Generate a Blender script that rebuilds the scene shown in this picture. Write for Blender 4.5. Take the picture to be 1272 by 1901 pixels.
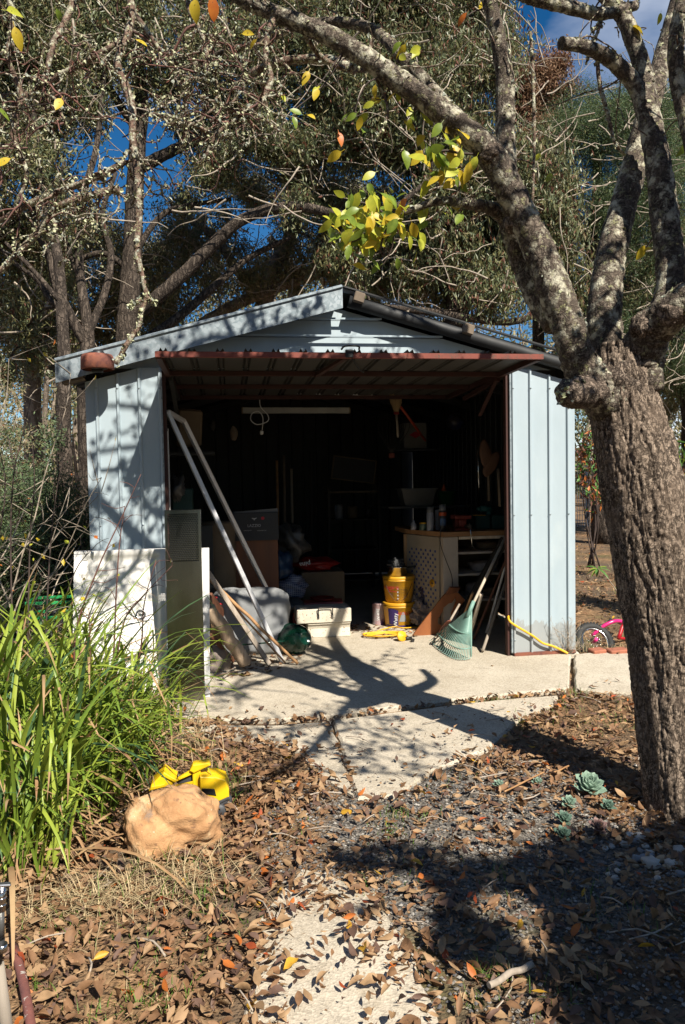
import bpy, math, random
import numpy as np
from mathutils import Vector, Matrix, noise

random.seed(7)
rng = np.random.default_rng(7)
for o in list(bpy.data.objects):
    bpy.data.objects.remove(o)
SC = bpy.context.scene
COL = SC.collection

# ------------------------------------------------------------------ camera
CAM_POS = np.array([0.936, -5.316, 1.346])
YAW, PITCH, ROLL, FPX = 0.150, -0.045, -0.018, 1400.0
_f = np.array([math.sin(YAW)*math.cos(PITCH), math.cos(YAW)*math.cos(PITCH), math.sin(PITCH)])
_r = np.array([math.cos(YAW), -math.sin(YAW), 0.0])
_u = np.cross(_r, _f)
CR = _r*math.cos(ROLL) + _u*math.sin(ROLL)
CU = -_r*math.sin(ROLL) + _u*math.cos(ROLL)
CF = _f
cam = bpy.data.cameras.new('camera')
cam_o = bpy.data.objects.new('camera', cam)
COL.objects.link(cam_o)
cam.sensor_fit = 'VERTICAL'
cam.sensor_height = 36.0
cam.lens = FPX/1901.0*36.0
cam.clip_start = 0.05
cam.clip_end = 600.0
cam_o.matrix_world = Matrix(((CR[0], CU[0], -CF[0], CAM_POS[0]), (CR[1], CU[1], -CF[1], CAM_POS[1]),
                             (CR[2], CU[2], -CF[2], CAM_POS[2]), (0, 0, 0, 1)))
SC.camera = cam_o

# ------------------------------------------------------------------ sky, sun, exposure
SUN_TO = Vector((0.42, -1.0, 1.11)).normalized()      # towards the sun: behind the camera, to the right
SUN_EL = math.asin(SUN_TO.z)
SUN_ROT = math.atan2(SUN_TO.x, SUN_TO.y)
world = bpy.data.worlds.new('World')
SC.world = world
world.use_nodes = True
wn, wl_ = world.node_tree.nodes, world.node_tree.links
wn.clear()
w_out = wn.new('ShaderNodeOutputWorld')
w_bg = wn.new('ShaderNodeBackground')
w_sky = wn.new('ShaderNodeTexSky')
w_sky.sky_type = 'NISHITA'
w_sky.sun_disc = False
w_sky.sun_elevation = SUN_EL
w_sky.sun_rotation = SUN_ROT
w_sky.altitude = 900
w_sky.air_density = 1.0
w_sky.dust_density = 0.0
w_sky.ozone_density = 2.5
w_geo = wn.new('ShaderNodeNewGeometry')
w_tc = wn.new('ShaderNodeTexCoord')
w_map = wn.new('ShaderNodeMapping')
w_map.inputs['Scale'].default_value = (1, 1, 2.4)
w_map.inputs['Location'].default_value = (0.35, 5.3, 0.65)
w_noise = wn.new('ShaderNodeTexNoise')
w_noise.inputs['Scale'].default_value = 1.7
w_noise.inputs['Detail'].default_value = 7
w_ramp = wn.new('ShaderNodeValToRGB')
w_ramp.color_ramp.elements[0].position = 0.50
w_ramp.color_ramp.elements[1].position = 0.72
w_mix = wn.new('ShaderNodeMix')
w_mix.data_type = 'RGBA'
w_mix.inputs['B'].default_value = (11.0, 11.5, 12.5, 1)
wl_.new(w_tc.outputs['Generated'], w_map.inputs['Vector'])
wl_.new(w_map.outputs['Vector'], w_noise.inputs['Vector'])
wl_.new(w_noise.outputs['Fac'], w_ramp.inputs['Fac'])
wl_.new(w_ramp.outputs['Color'], w_mix.inputs['Factor'])
w_hs = wn.new('ShaderNodeHueSaturation')
w_hs.inputs['Saturation'].default_value = 1.38
wl_.new(w_sky.outputs['Color'], w_hs.inputs['Color'])
wl_.new(w_hs.outputs['Color'], w_mix.inputs['A'])
wl_.new(w_mix.outputs['Result'], w_bg.inputs['Color'])
wl_.new(w_bg.outputs['Background'], w_out.inputs['Surface'])
w_bg.inputs['Strength'].default_value = 0.052

sun = bpy.data.lights.new('sun', 'SUN')
sun.energy = 5.0
sun.angle = math.radians(0.5)
sun.color = (1.0, 0.92, 0.79)
sun_o = bpy.data.objects.new('sun', sun)
COL.objects.link(sun_o)
sun_o.rotation_euler = SUN_TO.to_track_quat('Z', 'Y').to_euler()
sun_o.location = (4, -8, 9)

SC.view_settings.view_transform = 'Standard'
SC.view_settings.look = 'None'
SC.view_settings.exposure = 0.92
SC.view_settings.gamma = 1.0
SC.view_settings.use_curve_mapping = False
SC.render.engine = 'CYCLES'
SC.cycles.max_bounces = 6
SC.cycles.diffuse_bounces = 3
SC.cycles.transparent_max_bounces = 8

# ------------------------------------------------------------------ measuring helpers
def ray(px, py):
    return CF + CR*(px-636.0)/FPX + CU*(950.5-py)/FPX
def G(px, py, z=0.0):
    d = ray(px, py)
    return CAM_POS + d*((z-CAM_POS[2])/d[2])
def Y(px, py, y):
    d = ray(px, py)
    return CAM_POS + d*((y-CAM_POS[1])/d[1])
def dep(p):
    return float((np.asarray(p)-CAM_POS) @ CF)
def proj(P):
    d = np.asarray(P) - CAM_POS
    z = d @ CF
    return 636+FPX*(d @ CR)/z, 950.5-FPX*(d @ CU)/z

# ------------------------------------------------------------------ materials
def _mk(name):
    m = bpy.data.materials.new(name)
    m.use_nodes = True
    nt = m.node_tree
    nt.nodes.clear()
    out = nt.nodes.new('ShaderNodeOutputMaterial')
    return m, nt, out
def _ramp(nt, fac, a, b, lo, hi):
    r = nt.nodes.new('ShaderNodeValToRGB')
    r.color_ramp.elements[0].position = lo
    r.color_ramp.elements[1].position = hi
    r.color_ramp.elements[0].color = (*a, 1)
    r.color_ramp.elements[1].color = (*b, 1)
    nt.links.new(fac, r.inputs['Fac'])
    return r.outputs['Color']
def _coords(nt, stretch, scale=1.0):
    tc = nt.nodes.new('ShaderNodeTexCoord')
    mp = nt.nodes.new('ShaderNodeMapping')
    mp.inputs['Scale'].default_value = tuple(s*scale for s in stretch)
    nt.links.new(tc.outputs['Object'], mp.inputs['Vector'])
    return mp.outputs['Vector']
def _noise(nt, vec, scale, detail=6, rough=0.6, dist=0.0):
    n = nt.nodes.new('ShaderNodeTexNoise')
    n.inputs['Scale'].default_value = scale
    n.inputs['Detail'].default_value = detail
    n.inputs['Roughness'].default_value = rough
    n.inputs['Distortion'].default_value = dist
    nt.links.new(vec, n.inputs['Vector'])
    return n.outputs['Fac']
def _vor(nt, vec, scale, feature='F1', out='Distance'):
    n = nt.nodes.new('ShaderNodeTexVoronoi')
    n.feature = feature
    n.inputs['Scale'].default_value = scale
    nt.links.new(vec, n.inputs['Vector'])
    return n.outputs[out]
def _mixc(nt, fac, a, b):
    m = nt.nodes.new('ShaderNodeMix')
    m.data_type = 'RGBA'
    nt.links.new(fac, m.inputs['Factor'])
    for s, v in (('A', a), ('B', b)):
        if isinstance(v, tuple):
            m.inputs[s].default_value = (*v, 1)
        else:
            nt.links.new(v, m.inputs[s])
    return m.outputs['Result']
def _bump(nt, h, strength, dist=0.01, prev=None):
    b = nt.nodes.new('ShaderNodeBump')
    b.inputs['Strength'].default_value = strength
    b.inputs['Distance'].default_value = dist
    nt.links.new(h, b.inputs['Height'])
    if prev is not None:
        nt.links.new(prev, b.inputs['Normal'])
    return b.outputs['Normal']
MATS = {}
def mat(name, c1, c2=None, scale=6.0, rough=0.6, metal=0.0, bump=0.15, bscale=60.0, stretch=(1, 1, 1), patch=None,
        lo=0.35, hi=0.65, spec=0.5, trans=0.0, bdist=0.004, rvar=0.15, coat=0.0, rnd=0.0, alpha=None, splash=False):
    """noise-varied surface; patch = (colour, scale, lo, hi) lays stains, rust or lichen over it"""
    if name in MATS:
        return MATS[name]
    m, nt, out = _mk(name)
    p = nt.nodes.new('ShaderNodeBsdfPrincipled')
    vec = _coords(nt, stretch)
    if c2 is None:
        c2 = tuple(c*0.8 for c in c1)
    n1 = _noise(nt, vec, scale)
    col = _ramp(nt, n1, c2, c1, lo, hi)
    if rnd:
        oi = nt.nodes.new('ShaderNodeObjectInfo')
        hs = nt.nodes.new('ShaderNodeHueSaturation')
        mr = nt.nodes.new('ShaderNodeMapRange')
        mr.inputs['To Min'].default_value = 1-rnd
        mr.inputs['To Max'].default_value = 1+rnd
        nt.links.new(oi.outputs['Random'], mr.inputs['Value'])
        nt.links.new(mr.outputs['Result'], hs.inputs['Value'])
        nt.links.new(col, hs.inputs['Color'])
        col = hs.outputs['Color']
    if patch:
        plist = patch if isinstance(patch, list) else [patch]
        for k, (pc, ps, plo, phi) in enumerate(plist):
            f = _noise(nt, vec, ps, detail=8, rough=0.65)
            rr = _ramp(nt, f, (0, 0, 0), (1, 1, 1), plo, phi)
            col = _mixc(nt, rr, col, pc)
    nt.links.new(col, p.inputs['Base Color'])
    rn = nt.nodes.new('ShaderNodeMapRange')
    rn.inputs['To Min'].default_value = max(0.02, rough-rvar*0.5)
    rn.inputs['To Max'].default_value = min(1, rough+rvar)
    nt.links.new(n1, rn.inputs['Value'])
    nt.links.new(rn.outputs['Result'], p.inputs['Roughness'])
    p.inputs['Metallic'].default_value = metal
    p.inputs['Specular IOR Level'].default_value = spec
    if coat:
        p.inputs['Coat Weight'].default_value = coat
    if alpha is not None:
        p.inputs['Alpha'].default_value = alpha
    if splash:        # mud splashed up from the ground and thin rust runs
        tc = nt.nodes.new('ShaderNodeTexCoord')
        sp = nt.nodes.new('ShaderNodeSeparateXYZ')
        nt.links.new(tc.outputs['Object'], sp.inputs['Vector'])
        mm = nt.nodes.new('ShaderNodeMath'); mm.operation = 'MULTIPLY_ADD'
        mm.inputs[1].default_value = -0.45
        nt.links.new(_noise(nt, vec, 9, 8, 0.7), mm.inputs[0])
        nt.links.new(sp.outputs['Z'], mm.inputs[2])
        f = _ramp(nt, mm.outputs[0], (0.4, 0.4, 0.4), (0, 0, 0), -0.23, -0.13)
        col = _mixc(nt, f, col, (0.20, 0.155, 0.11))
        mp2 = nt.nodes.new('ShaderNodeMapping'); mp2.inputs['Scale'].default_value = (1, 1, 0.05)
        nt.links.new(tc.outputs['Object'], mp2.inputs['Vector'])
        f = _ramp(nt, _noise(nt, mp2.outputs['Vector'], 26, 4, 0.5), (0, 0, 0), (0.3, 0.3, 0.3), 0.68, 0.78)
        col = _mixc(nt, f, col, (0.27, 0.22, 0.18))
        nt.links.new(col, p.inputs['Base Color'])
    if bump:
        nt.links.new(_bump(nt, _noise(nt, vec, bscale, 5), bump, bdist), p.inputs['Normal'])
    sh = p.outputs['BSDF']
    if trans:
        t = nt.nodes.new('ShaderNodeBsdfTranslucent')
        nt.links.new(col, t.inputs['Color'])
        mx = nt.nodes.new('ShaderNodeMixShader')
        mx.inputs['Fac'].default_value = trans
        nt.links.new(sh, mx.inputs[1])
        nt.links.new(t.outputs['BSDF'], mx.inputs[2])
        sh = mx.outputs['Shader']
    nt.links.new(sh, out.inputs['Surface'])
    MATS[name] = m
    return m

def bark_mat(name, c_dark, c_mid, c_hi, sx=55, sz=26, lich=None, strength=1.0, dist=0.012):
    m, nt, out = _mk(name)
    p = nt.nodes.new('ShaderNodeBsdfPrincipled')
    p.inputs['Roughness'].default_value = 0.9
    p.inputs['Specular IOR Level'].default_value = 0.2
    base = _coords(nt, (1, 1, 1))
    vecS = _coords(nt, (sx, sx, sz))
    def cracks(scale, lo, hi, stretch2):
        mp = nt.nodes.new('ShaderNodeMapping')
        mp.inputs['Scale'].default_value = stretch2
        nt.links.new(vecS, mp.inputs['Vector'])
        f = _noise(nt, mp.outputs['Vector'], scale, 4, 0.55, 0.35)
        a = nt.nodes.new('ShaderNodeMath'); a.operation = 'SUBTRACT'; a.inputs[1].default_value = 0.5
        b = nt.nodes.new('ShaderNodeMath'); b.operation = 'ABSOLUTE'
        nt.links.new(f, a.inputs[0]); nt.links.new(a.outputs[0], b.inputs[0])
        return _ramp(nt, b.outputs[0], (0, 0, 0), (1, 1, 1), lo, hi)
    k1 = cracks(0.42, 0.0, 0.085, (1, 1, 1))            # long fissures
    k2 = cracks(0.60, 0.0, 0.05, (0.55, 0.55, 2.1))     # short cross cracks
    mul = nt.nodes.new('ShaderNodeMath'); mul.operation = 'MULTIPLY'
    nt.links.new(k1, mul.inputs[0]); nt.links.new(k2, mul.inputs[1])
    plate = mul.outputs[0]
    fine = _noise(nt, base, 90, 6)
    big = _noise(nt, base, 7, 5)
    c1 = _ramp(nt, fine, c_mid, c_hi, 0.35, 0.7)
    c2 = _mixc(nt, plate, c_dark, c1)
    col = _mixc(nt, _ramp(nt, big, (0, 0, 0), (0.45, 0.45, 0.45), 0.45, 0.62), c2, c_mid)
    if lich:
        lc, ls, llo, lhi = lich
        f = _noise(nt, base, ls, 9, 0.7)
        col = _mixc(nt, _ramp(nt, f, (0, 0, 0), (1, 1, 1), llo, lhi), col, lc)
        f2 = _noise(nt, base, ls*2.1, 8, 0.7)
        col = _mixc(nt, _ramp(nt, f2, (0, 0, 0), (1, 1, 1), llo+0.05, lhi+0.04), col, (lc[0]*0.6, lc[1]*0.62, lc[2]*0.42))
    nt.links.new(col, p.inputs['Base Color'])
    b = _bump(nt, plate, strength, dist)
    b = _bump(nt, fine, 0.6, 0.004, b)
    nt.links.new(b, p.inputs['Normal'])
    nt.links.new(p.outputs['BSDF'], out.inputs['Surface'])
    return m

# ------------------------------------------------------------------ object helpers
def wloc(o):
    v = np.zeros(3)
    while o is not None:
        v = v + np.array(o.location)
        o = o.parent
    return v
def tag(o, label=None, cat=None, group=None, kind=None):
    if label: o['label'] = label
    if cat: o['category'] = cat
    if group: o['group'] = group
    if kind: o['kind'] = kind
    return o
def thing(name, label, cat, loc, group=None):
    o = bpy.data.objects.new(name, None)
    COL.objects.link(o)
    o.location = Vector([float(a) for a in loc])
    o.empty_display_size = 0.1
    return tag(o, label, cat, group)
def mesh_np(name, V, faces, mats, mi=None, smooth=None):
    """faces: (N,k) array or list of index lists"""
    me = bpy.data.meshes.new(name)
    V = np.ascontiguousarray(V, dtype=np.float32)
    me.vertices.add(len(V))
    me.vertices.foreach_set('co', V.ravel())
    if isinstance(faces, np.ndarray):
        n, k = faces.shape
        loops = faces.ravel()
        starts = np.arange(n)*k
    else:
        n = len(faces)
        lens = np.array([len(f) for f in faces])
        loops = np.fromiter((i for f in faces for i in f), dtype=np.int64, count=int(lens.sum()))
        starts = np.concatenate(([0], np.cumsum(lens)[:-1]))
    me.loops.add(len(loops))
    me.loops.foreach_set('vertex_index', np.ascontiguousarray(loops, dtype=np.int32))
    me.polygons.add(n)
    me.polygons.foreach_set('loop_start', np.ascontiguousarray(starts, dtype=np.int32))
    for m in mats:
        me.materials.append(m)
    if mi is not None:
        me.polygons.foreach_set('material_index', np.ascontiguousarray(mi, dtype=np.int32))
    sm = np.zeros(n, dtype=bool) if smooth is None else (np.full(n, smooth) if isinstance(smooth, bool) else np.asarray(smooth, dtype=bool))
    me.polygons.foreach_set('use_smooth', sm)
    me.update(calc_edges=True)
    return me
def obj_np(name, V, faces, mats, parent=None, mi=None, smooth=None, origin=None):
    V = np.asarray(V, dtype=float)
    if parent is not None:
        org = wloc(parent)
        loc = (0, 0, 0)
    else:
        org = np.array([(V[:, 0].min()+V[:, 0].max())/2, (V[:, 1].min()+V[:, 1].max())/2, V[:, 2].min()]) if origin is None else np.asarray(origin, float)
        loc = org
    me = mesh_np(name, V-org, faces, mats if isinstance(mats, (list, tuple)) else [mats], mi, smooth)
    o = bpy.data.objects.new(name, me)
    COL.objects.link(o)
    o.location = Vector([float(a) for a in loc])
    if parent is not None:
        o.parent = parent
    return o

def catmull(P, per=5):
    P = np.asarray(P, float)
    if len(P) < 3 or per <= 1:
        return P
    Q = np.vstack([2*P[0]-P[1], P, 2*P[-1]-P[-2]])
    out = []
    for i in range(1, len(Q)-2):
        p0, p1, p2, p3 = Q[i-1], Q[i], Q[i+1], Q[i+2]
        for t in np.arange(per)/per:
            out.append(0.5*((2*p1)+(-p0+p2)*t+(2*p0-5*p1+4*p2-p3)*t*t+(-p0+3*p1-3*p2+p3)*t**3))
    out.append(P[-1])
    return np.array(out)
def frames(P):
    T = np.gradient(P, axis=0)
    T /= np.linalg.norm(T, axis=1)[:, None]+1e-12
    a = np.array([0, 0, 1.0]) if abs(T[0][2]) < 0.9 else np.array([1.0, 0, 0])
    U = np.zeros_like(P)
    u = a - T[0]*(a @ T[0])
    u /= np.linalg.norm(u)
    for i in range(len(P)):
        u = u - T[i]*(u @ T[i])
        n = np.linalg.norm(u)
        u = u/n if n > 1e-6 else np.array([1.0, 0, 0])
        U[i] = u
    return T, U, np.cross(T, U)

class MB:
    def __init__(s):
        s.V, s.F, s.M, s.S, s.n = [], [], [], [], 0
    def add(s, v, f, mi=0, smooth=False):
        v = np.asarray(v, float)
        s.V.append(v)
        for q in f:
            s.F.append([int(i)+s.n for i in q])
        s.M += [mi]*len(f)
        s.S += [smooth]*len(f)
        s.n += len(v)
        return s
    def box(s, c, size, rot=None, mi=0, bev=0.0):
        h = np.array(size, float)/2
        if bev <= 0:
            v = np.array([[x, y, z] for x in (-1, 1) for y in (-1, 1) for z in (-1, 1)], float)*h
            f = [(0, 1, 3, 2), (4, 6, 7, 5), (0, 4, 5, 1), (2, 3, 7, 6), (0, 2, 6, 4), (1, 5, 7, 3)]
        else:
            b = min(bev, h.min()*0.9)
            v, idx = [], {}
            for sx in (-1, 1):
                for sy in (-1, 1):
                    for sz in (-1, 1):
                        for ax in range(3):
                            q = np.array([sx, sy, sz])*h - np.array([sx, sy, sz])*b
                            q[ax] += (sx, sy, sz)[ax]*b
                            idx[(sx, sy, sz, ax)] = len(v)
                            v.append(q)
            v = np.array(v)
            f = []
            sg = (-1, 1)
            for ax in range(3):
                o1, o2 = [a for a in range(3) if a != ax]
                for sa in sg:
                    ring = []
                    for a, b2 in ((-1, -1), (1, -1), (1, 1), (-1, 1)):
                        k = [0, 0, 0]
                        k[ax], k[o1], k[o2] = sa, a, b2
                        ring.append(idx[(*k, ax)])
                    f.append(ring)
                for a in sg:
                    for b2 in sg:
                        k0, k1 = [0, 0, 0], [0, 0, 0]
                        k0[ax], k0[o1], k0[o2] = -1, a, b2
                        k1[ax], k1[o1], k1[o2] = 1, a, b2
                        f.append([idx[(*k0, o1)], idx[(*k1, o1)], idx[(*k1, o2)], idx[(*k0, o2)]])
            for sx in sg:
                for sy in sg:
                    for sz in sg:
                        f.append([idx[(sx, sy, sz, 0)], idx[(sx, sy, sz, 1)], idx[(sx, sy, sz, 2)]])
            ff = []
            for q in f:       # outward winding
                pts = v[q]
                nn = np.cross(pts[1]-pts[0], pts[2]-pts[0])
                ff.append(q if nn @ pts.mean(0) > 0 else q[::-1])
            f = ff
        if rot is not None:
            R = rot if isinstance(rot, np.ndarray) else eul(*rot)
            v = v @ R.T
        return s.add(v+np.asarray(c, float), f, mi)
    def bar(s, p, q, w, h, mi=0, up=(0, 0, 1), bev=0.0):
        p, q = np.asarray(p, float), np.asarray(q, float)
        d = q-p
        L = np.linalg.norm(d)
        d = d/L
        u = np.asarray(up, float)
        if abs(u @ d) > 0.98:
            u = np.array([0, 1.0, 0])
        u = u-d*(u @ d)
        u /= np.linalg.norm(u)
        w_ = np.cross(u, d)
        R = np.stack([w_, d, u], axis=1)
        return s.box((p+q)/2, (w, L, h), R, mi, bev)
    def tube(s, pts, rad, n=8, mi=0, per=4, caps=True, smooth=True, wob=0.0, squash=1.0):
        P0 = np.asarray(pts, float)
        R0 = np.full(len(P0), rad) if np.isscalar(rad) else np.asarray(rad, float)
        P = catmull(P0, per)
        R = np.interp(np.linspace(0, 1, len(P)), np.linspace(0, 1, len(R0)), R0)
        T, U, W = frames(P)
        a = np.arange(n)/n*2*math.pi
        v = []
        for i in range(len(P)):
            rr = R[i]*(1+(wob*(rng.random(n)-0.5) if wob else 0))
            v.append(P[i]+np.outer(np.cos(a)*rr, U[i])+np.outer(np.sin(a)*rr*squash, W[i]))
        v = np.vstack(v)
        f = []
        for i in range(len(P)-1):
            for j in range(n):
                k = (j+1) % n
                f.append((i*n+j, i*n+k, (i+1)*n+k, (i+1)*n+j))
        s.add(v, f, mi, smooth)
        if caps:
            o = s.n-len(v)
            s.F.append([o+j for j in range(n)][::-1]); s.M.append(mi); s.S.append(False)
            o2 = o+(len(P)-1)*n
            s.F.append([o2+j for j in range(n)]); s.M.append(mi); s.S.append(False)
        return s
    def lathe(s, prof, c=(0, 0, 0), R=None, n=24, mi=0, smooth=True, a0=0, a1=2*math.pi):
        full = abs(a1-a0-2*math.pi) < 1e-6
        m = n if full else n+1
        a = a0+np.arange(m)/n*(a1-a0)
        v = np.array([[r*math.cos(t), r*math.sin(t), z] for (r, z) in prof for t in a])
        if R is not None:
            v = v @ (R if isinstance(R, np.ndarray) else eul(*R)).T
        f = []
        for i in range(len(prof)-1):
            for j in range(n):
                k = (j+1) % m
                f.append((i*m+j, i*m+k, (i+1)*m+k, (i+1)*m+j))
        return s.add(v+np.asarray(c, float), f, mi, smooth)
    def prism(s, poly, t, o, ax, ay, mi=0):
        """polygon (2D, counter-clockwise seen along -n) in plane (o; ax, ay), thickness t along n = ax x ay"""
        o, ax, ay = (np.asarray(q, float) for q in (o, ax, ay))
        nrm = np.cross(ax, ay)
        nrm = nrm/np.linalg.norm(nrm)
        a = np.array([o+ax*x+ay*y for x, y in poly])
        k = len(a)
        v = np.vstack([a, a+nrm*t])
        f = [list(range(k))[::-1], [k+i for i in range(k)]]
        f += [(i, (i+1) % k, k+(i+1) % k, k+i) for i in range(k)]
        return s.add(v, f, mi)
    def sheet(s, grid, mi=0, smooth=False):
        g = np.asarray(grid, float)
        r, c = g.shape[:2]
        f = [(i*c+j, i*c+j+1, (i+1)*c+j+1, (i+1)*c+j) for i in range(r-1) for j in range(c-1)]
        return s.add(g.reshape(-1, 3), f, mi, smooth)
    def build(s, name, mats, parent=None, origin=None):
        return obj_np(name, np.vstack(s.V), s.F, mats, parent, s.M, s.S, origin)
def eul(rx, ry, rz):
    return np.array(Matrix.Rotation(rz, 3, 'Z') @ Matrix.Rotation(ry, 3, 'Y') @ Matrix.Rotation(rx, 3, 'X'))
def single(o, label, cat, group=None):
    return tag(o, label, cat, group)
def blob_mesh(c, size, seed=0, amp=0.25, fr=2.0, nu=20, nv=14, R=None, flat=0.0, amp2=0.0, box=1.0):
    """lumpy closed body (bags, rags, stones)"""
    v, f = [], []
    for i in range(nv+1):
        th = math.pi*i/nv
        for j in range(nu):
            ph = 2*math.pi*j/nu
            d = np.array([math.sin(th)*math.cos(ph), math.sin(th)*math.sin(ph), math.cos(th)])
            if box != 1.0:
                d = np.sign(d)*np.abs(d)**box
            k = 1+amp*noise.noise(Vector(d*fr)+Vector((seed*3.1, seed*1.7, 0)))
            if amp2:
                k += amp2*noise.noise(Vector(d*fr*3.2)+Vector((seed, 5, seed*2.0)))
            q = d*k
            if flat and q[2] < -flat:
                q[2] = -flat
            v.append(q*np.array(size))
    for i in range(nv):
        for j in range(nu):
            k = (j+1) % nu
            f.append((i*nu+j, (i+1)*nu+j, (i+1)*nu+k, i*nu+k))
    v = np.array(v)
    if R is not None:
        v = v @ R.T
    return v+np.asarray(c, float), f
def text_mesh(body, size, extrude=0.0008):
    cu = bpy.data.curves.new('lettering', 'FONT')
    cu.body = body
    cu.size = size
    cu.extrude = extrude
    cu.align_x = 'CENTER'
    cu.align_y = 'CENTER'
    cu.resolution_u = 2
    o = bpy.data.objects.new('lettering', cu)
    COL.objects.link(o)
    bpy.context.view_layer.update()
    me = bpy.data.meshes.new_from_object(o.evaluated_get(bpy.context.evaluated_depsgraph_get()))
    bpy.data.objects.remove(o)
    V = np.array([v.co[:] for v in me.vertices])
    F = [list(p.vertices) for p in me.polygons]
    bpy.data.meshes.remove(me)
    return V, F
def lettering(body, size, o, ax, ay, m, parent, name='lettering', bend=None, sx=1.0):
    """flat print standing a hair proud of its surface; bend=(centre, radius, angle, z) wraps it on a cylinder"""
    V, F = text_mesh(body, size)
    V[:, 0] *= sx
    if bend is None:
        ax, ay = np.asarray(ax, float), np.asarray(ay, float)
        nn = np.cross(ax, ay)
        W = np.asarray(o, float)+np.outer(V[:, 0], ax)+np.outer(V[:, 1], ay)+np.outer(V[:, 2], nn)
    else:
        c, r, a, z, rot = bend
        x, y = V[:, 0].copy(), V[:, 1].copy()
        if rot:
            x, y = -y, x
        t = a+x/r
        rr = r+0.0015+V[:, 2]
        W = np.stack([c[0]+rr*np.cos(t), c[1]+rr*np.sin(t), c[2]+z+y], axis=1)
    return obj_np(name, W, F, m, parent)
def copy_tree(o, parent=None):
    c = o.copy()
    COL.objects.link(c)
    c.parent = parent
    for ch in list(o.children):
        copy_tree(ch, c)
    return c

# ================================================================== materials
M_STEEL = mat('pale_blue_painted_steel', (0.36, 0.435, 0.485), (0.315, 0.39, 0.44), scale=3.0, rough=0.45, bump=0.2, bscale=6, bdist=0.012, splash=True, stretch=(1, 1, 0.35), patch=[((0.41, 0.475, 0.505), 4, 0.55, 0.75), ((0.36, 0.40, 0.41), 7, 0.62, 0.85), ((0.30, 0.22, 0.16), 16, 0.74, 0.80)])
M_GALV = None
def galv_mat():
    m, nt, out = _mk('galvanised_steel')
    p = nt.nodes.new('ShaderNodeBsdfPrincipled')
    vec = _coords(nt, (1, 1, 1))
    v = nt.nodes.new('ShaderNodeTexVoronoi')
    v.inputs['Scale'].default_value = 45
    nt.links.new(vec, v.inputs['Vector'])
    bw = nt.nodes.new('ShaderNodeRGBToBW')
    nt.links.new(v.outputs['Color'], bw.inputs['Color'])
    c = _ramp(nt, bw.outputs['Val'], (0.19, 0.235, 0.265), (0.31, 0.36, 0.395), 0.2, 0.8)
    c = _mixc(nt, _ramp(nt, _noise(nt, vec, 7, 8), (0, 0, 0), (1, 1, 1), 0.55, 0.75), c, (0.15, 0.18, 0.20))
    nt.links.new(c, p.inputs['Base Color'])
    p.inputs['Metallic'].default_value = 0.35
    p.inputs['Roughness'].default_value = 0.5
    nt.links.new(_bump(nt, _noise(nt, vec, 5, 3), 0.2, 0.01), p.inputs['Normal'])
    nt.links.new(p.outputs['BSDF'], out.inputs['Surface'])
    return m
M_GALV = galv_mat()
RUST = (0.16, 0.05, 0.025)
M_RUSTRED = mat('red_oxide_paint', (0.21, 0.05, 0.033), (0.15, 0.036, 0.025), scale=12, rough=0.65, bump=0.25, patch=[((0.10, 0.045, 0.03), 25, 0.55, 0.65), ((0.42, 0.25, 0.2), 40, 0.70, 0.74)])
M_REDSHADE = mat('shade_darkened_red_oxide', (0.050, 0.015, 0.011), (0.034, 0.012, 0.009), scale=12, rough=0.7, bump=0.25)  # red oxide with the shade under the raised door put into its colour
M_RUST = mat('rusted_iron', (0.26, 0.085, 0.045), (0.14, 0.05, 0.035), scale=18, rough=0.8, bump=0.4, patch=((0.10, 0.035, 0.03), 9, 0.5, 0.62))
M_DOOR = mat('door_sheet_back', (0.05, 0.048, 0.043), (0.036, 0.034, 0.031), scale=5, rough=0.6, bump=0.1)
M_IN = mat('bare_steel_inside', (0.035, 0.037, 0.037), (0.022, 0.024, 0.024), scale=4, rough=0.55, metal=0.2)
M_DARKPIPE = mat('black_plastic_pipe', (0.010, 0.011, 0.013), (0.016, 0.018, 0.020), scale=9, rough=0.6, bump=0.1)
M_OLDWOOD = mat('weathered_wood', (0.22, 0.17, 0.12), (0.11, 0.085, 0.065), scale=4, stretch=(1, 1, 1), rough=0.85, bump=0.5, bscale=30)
M_ROOF = mat('roof_steel', (0.33, 0.37, 0.40), (0.26, 0.29, 0.31), scale=5, rough=0.5, metal=0.2)

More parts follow.
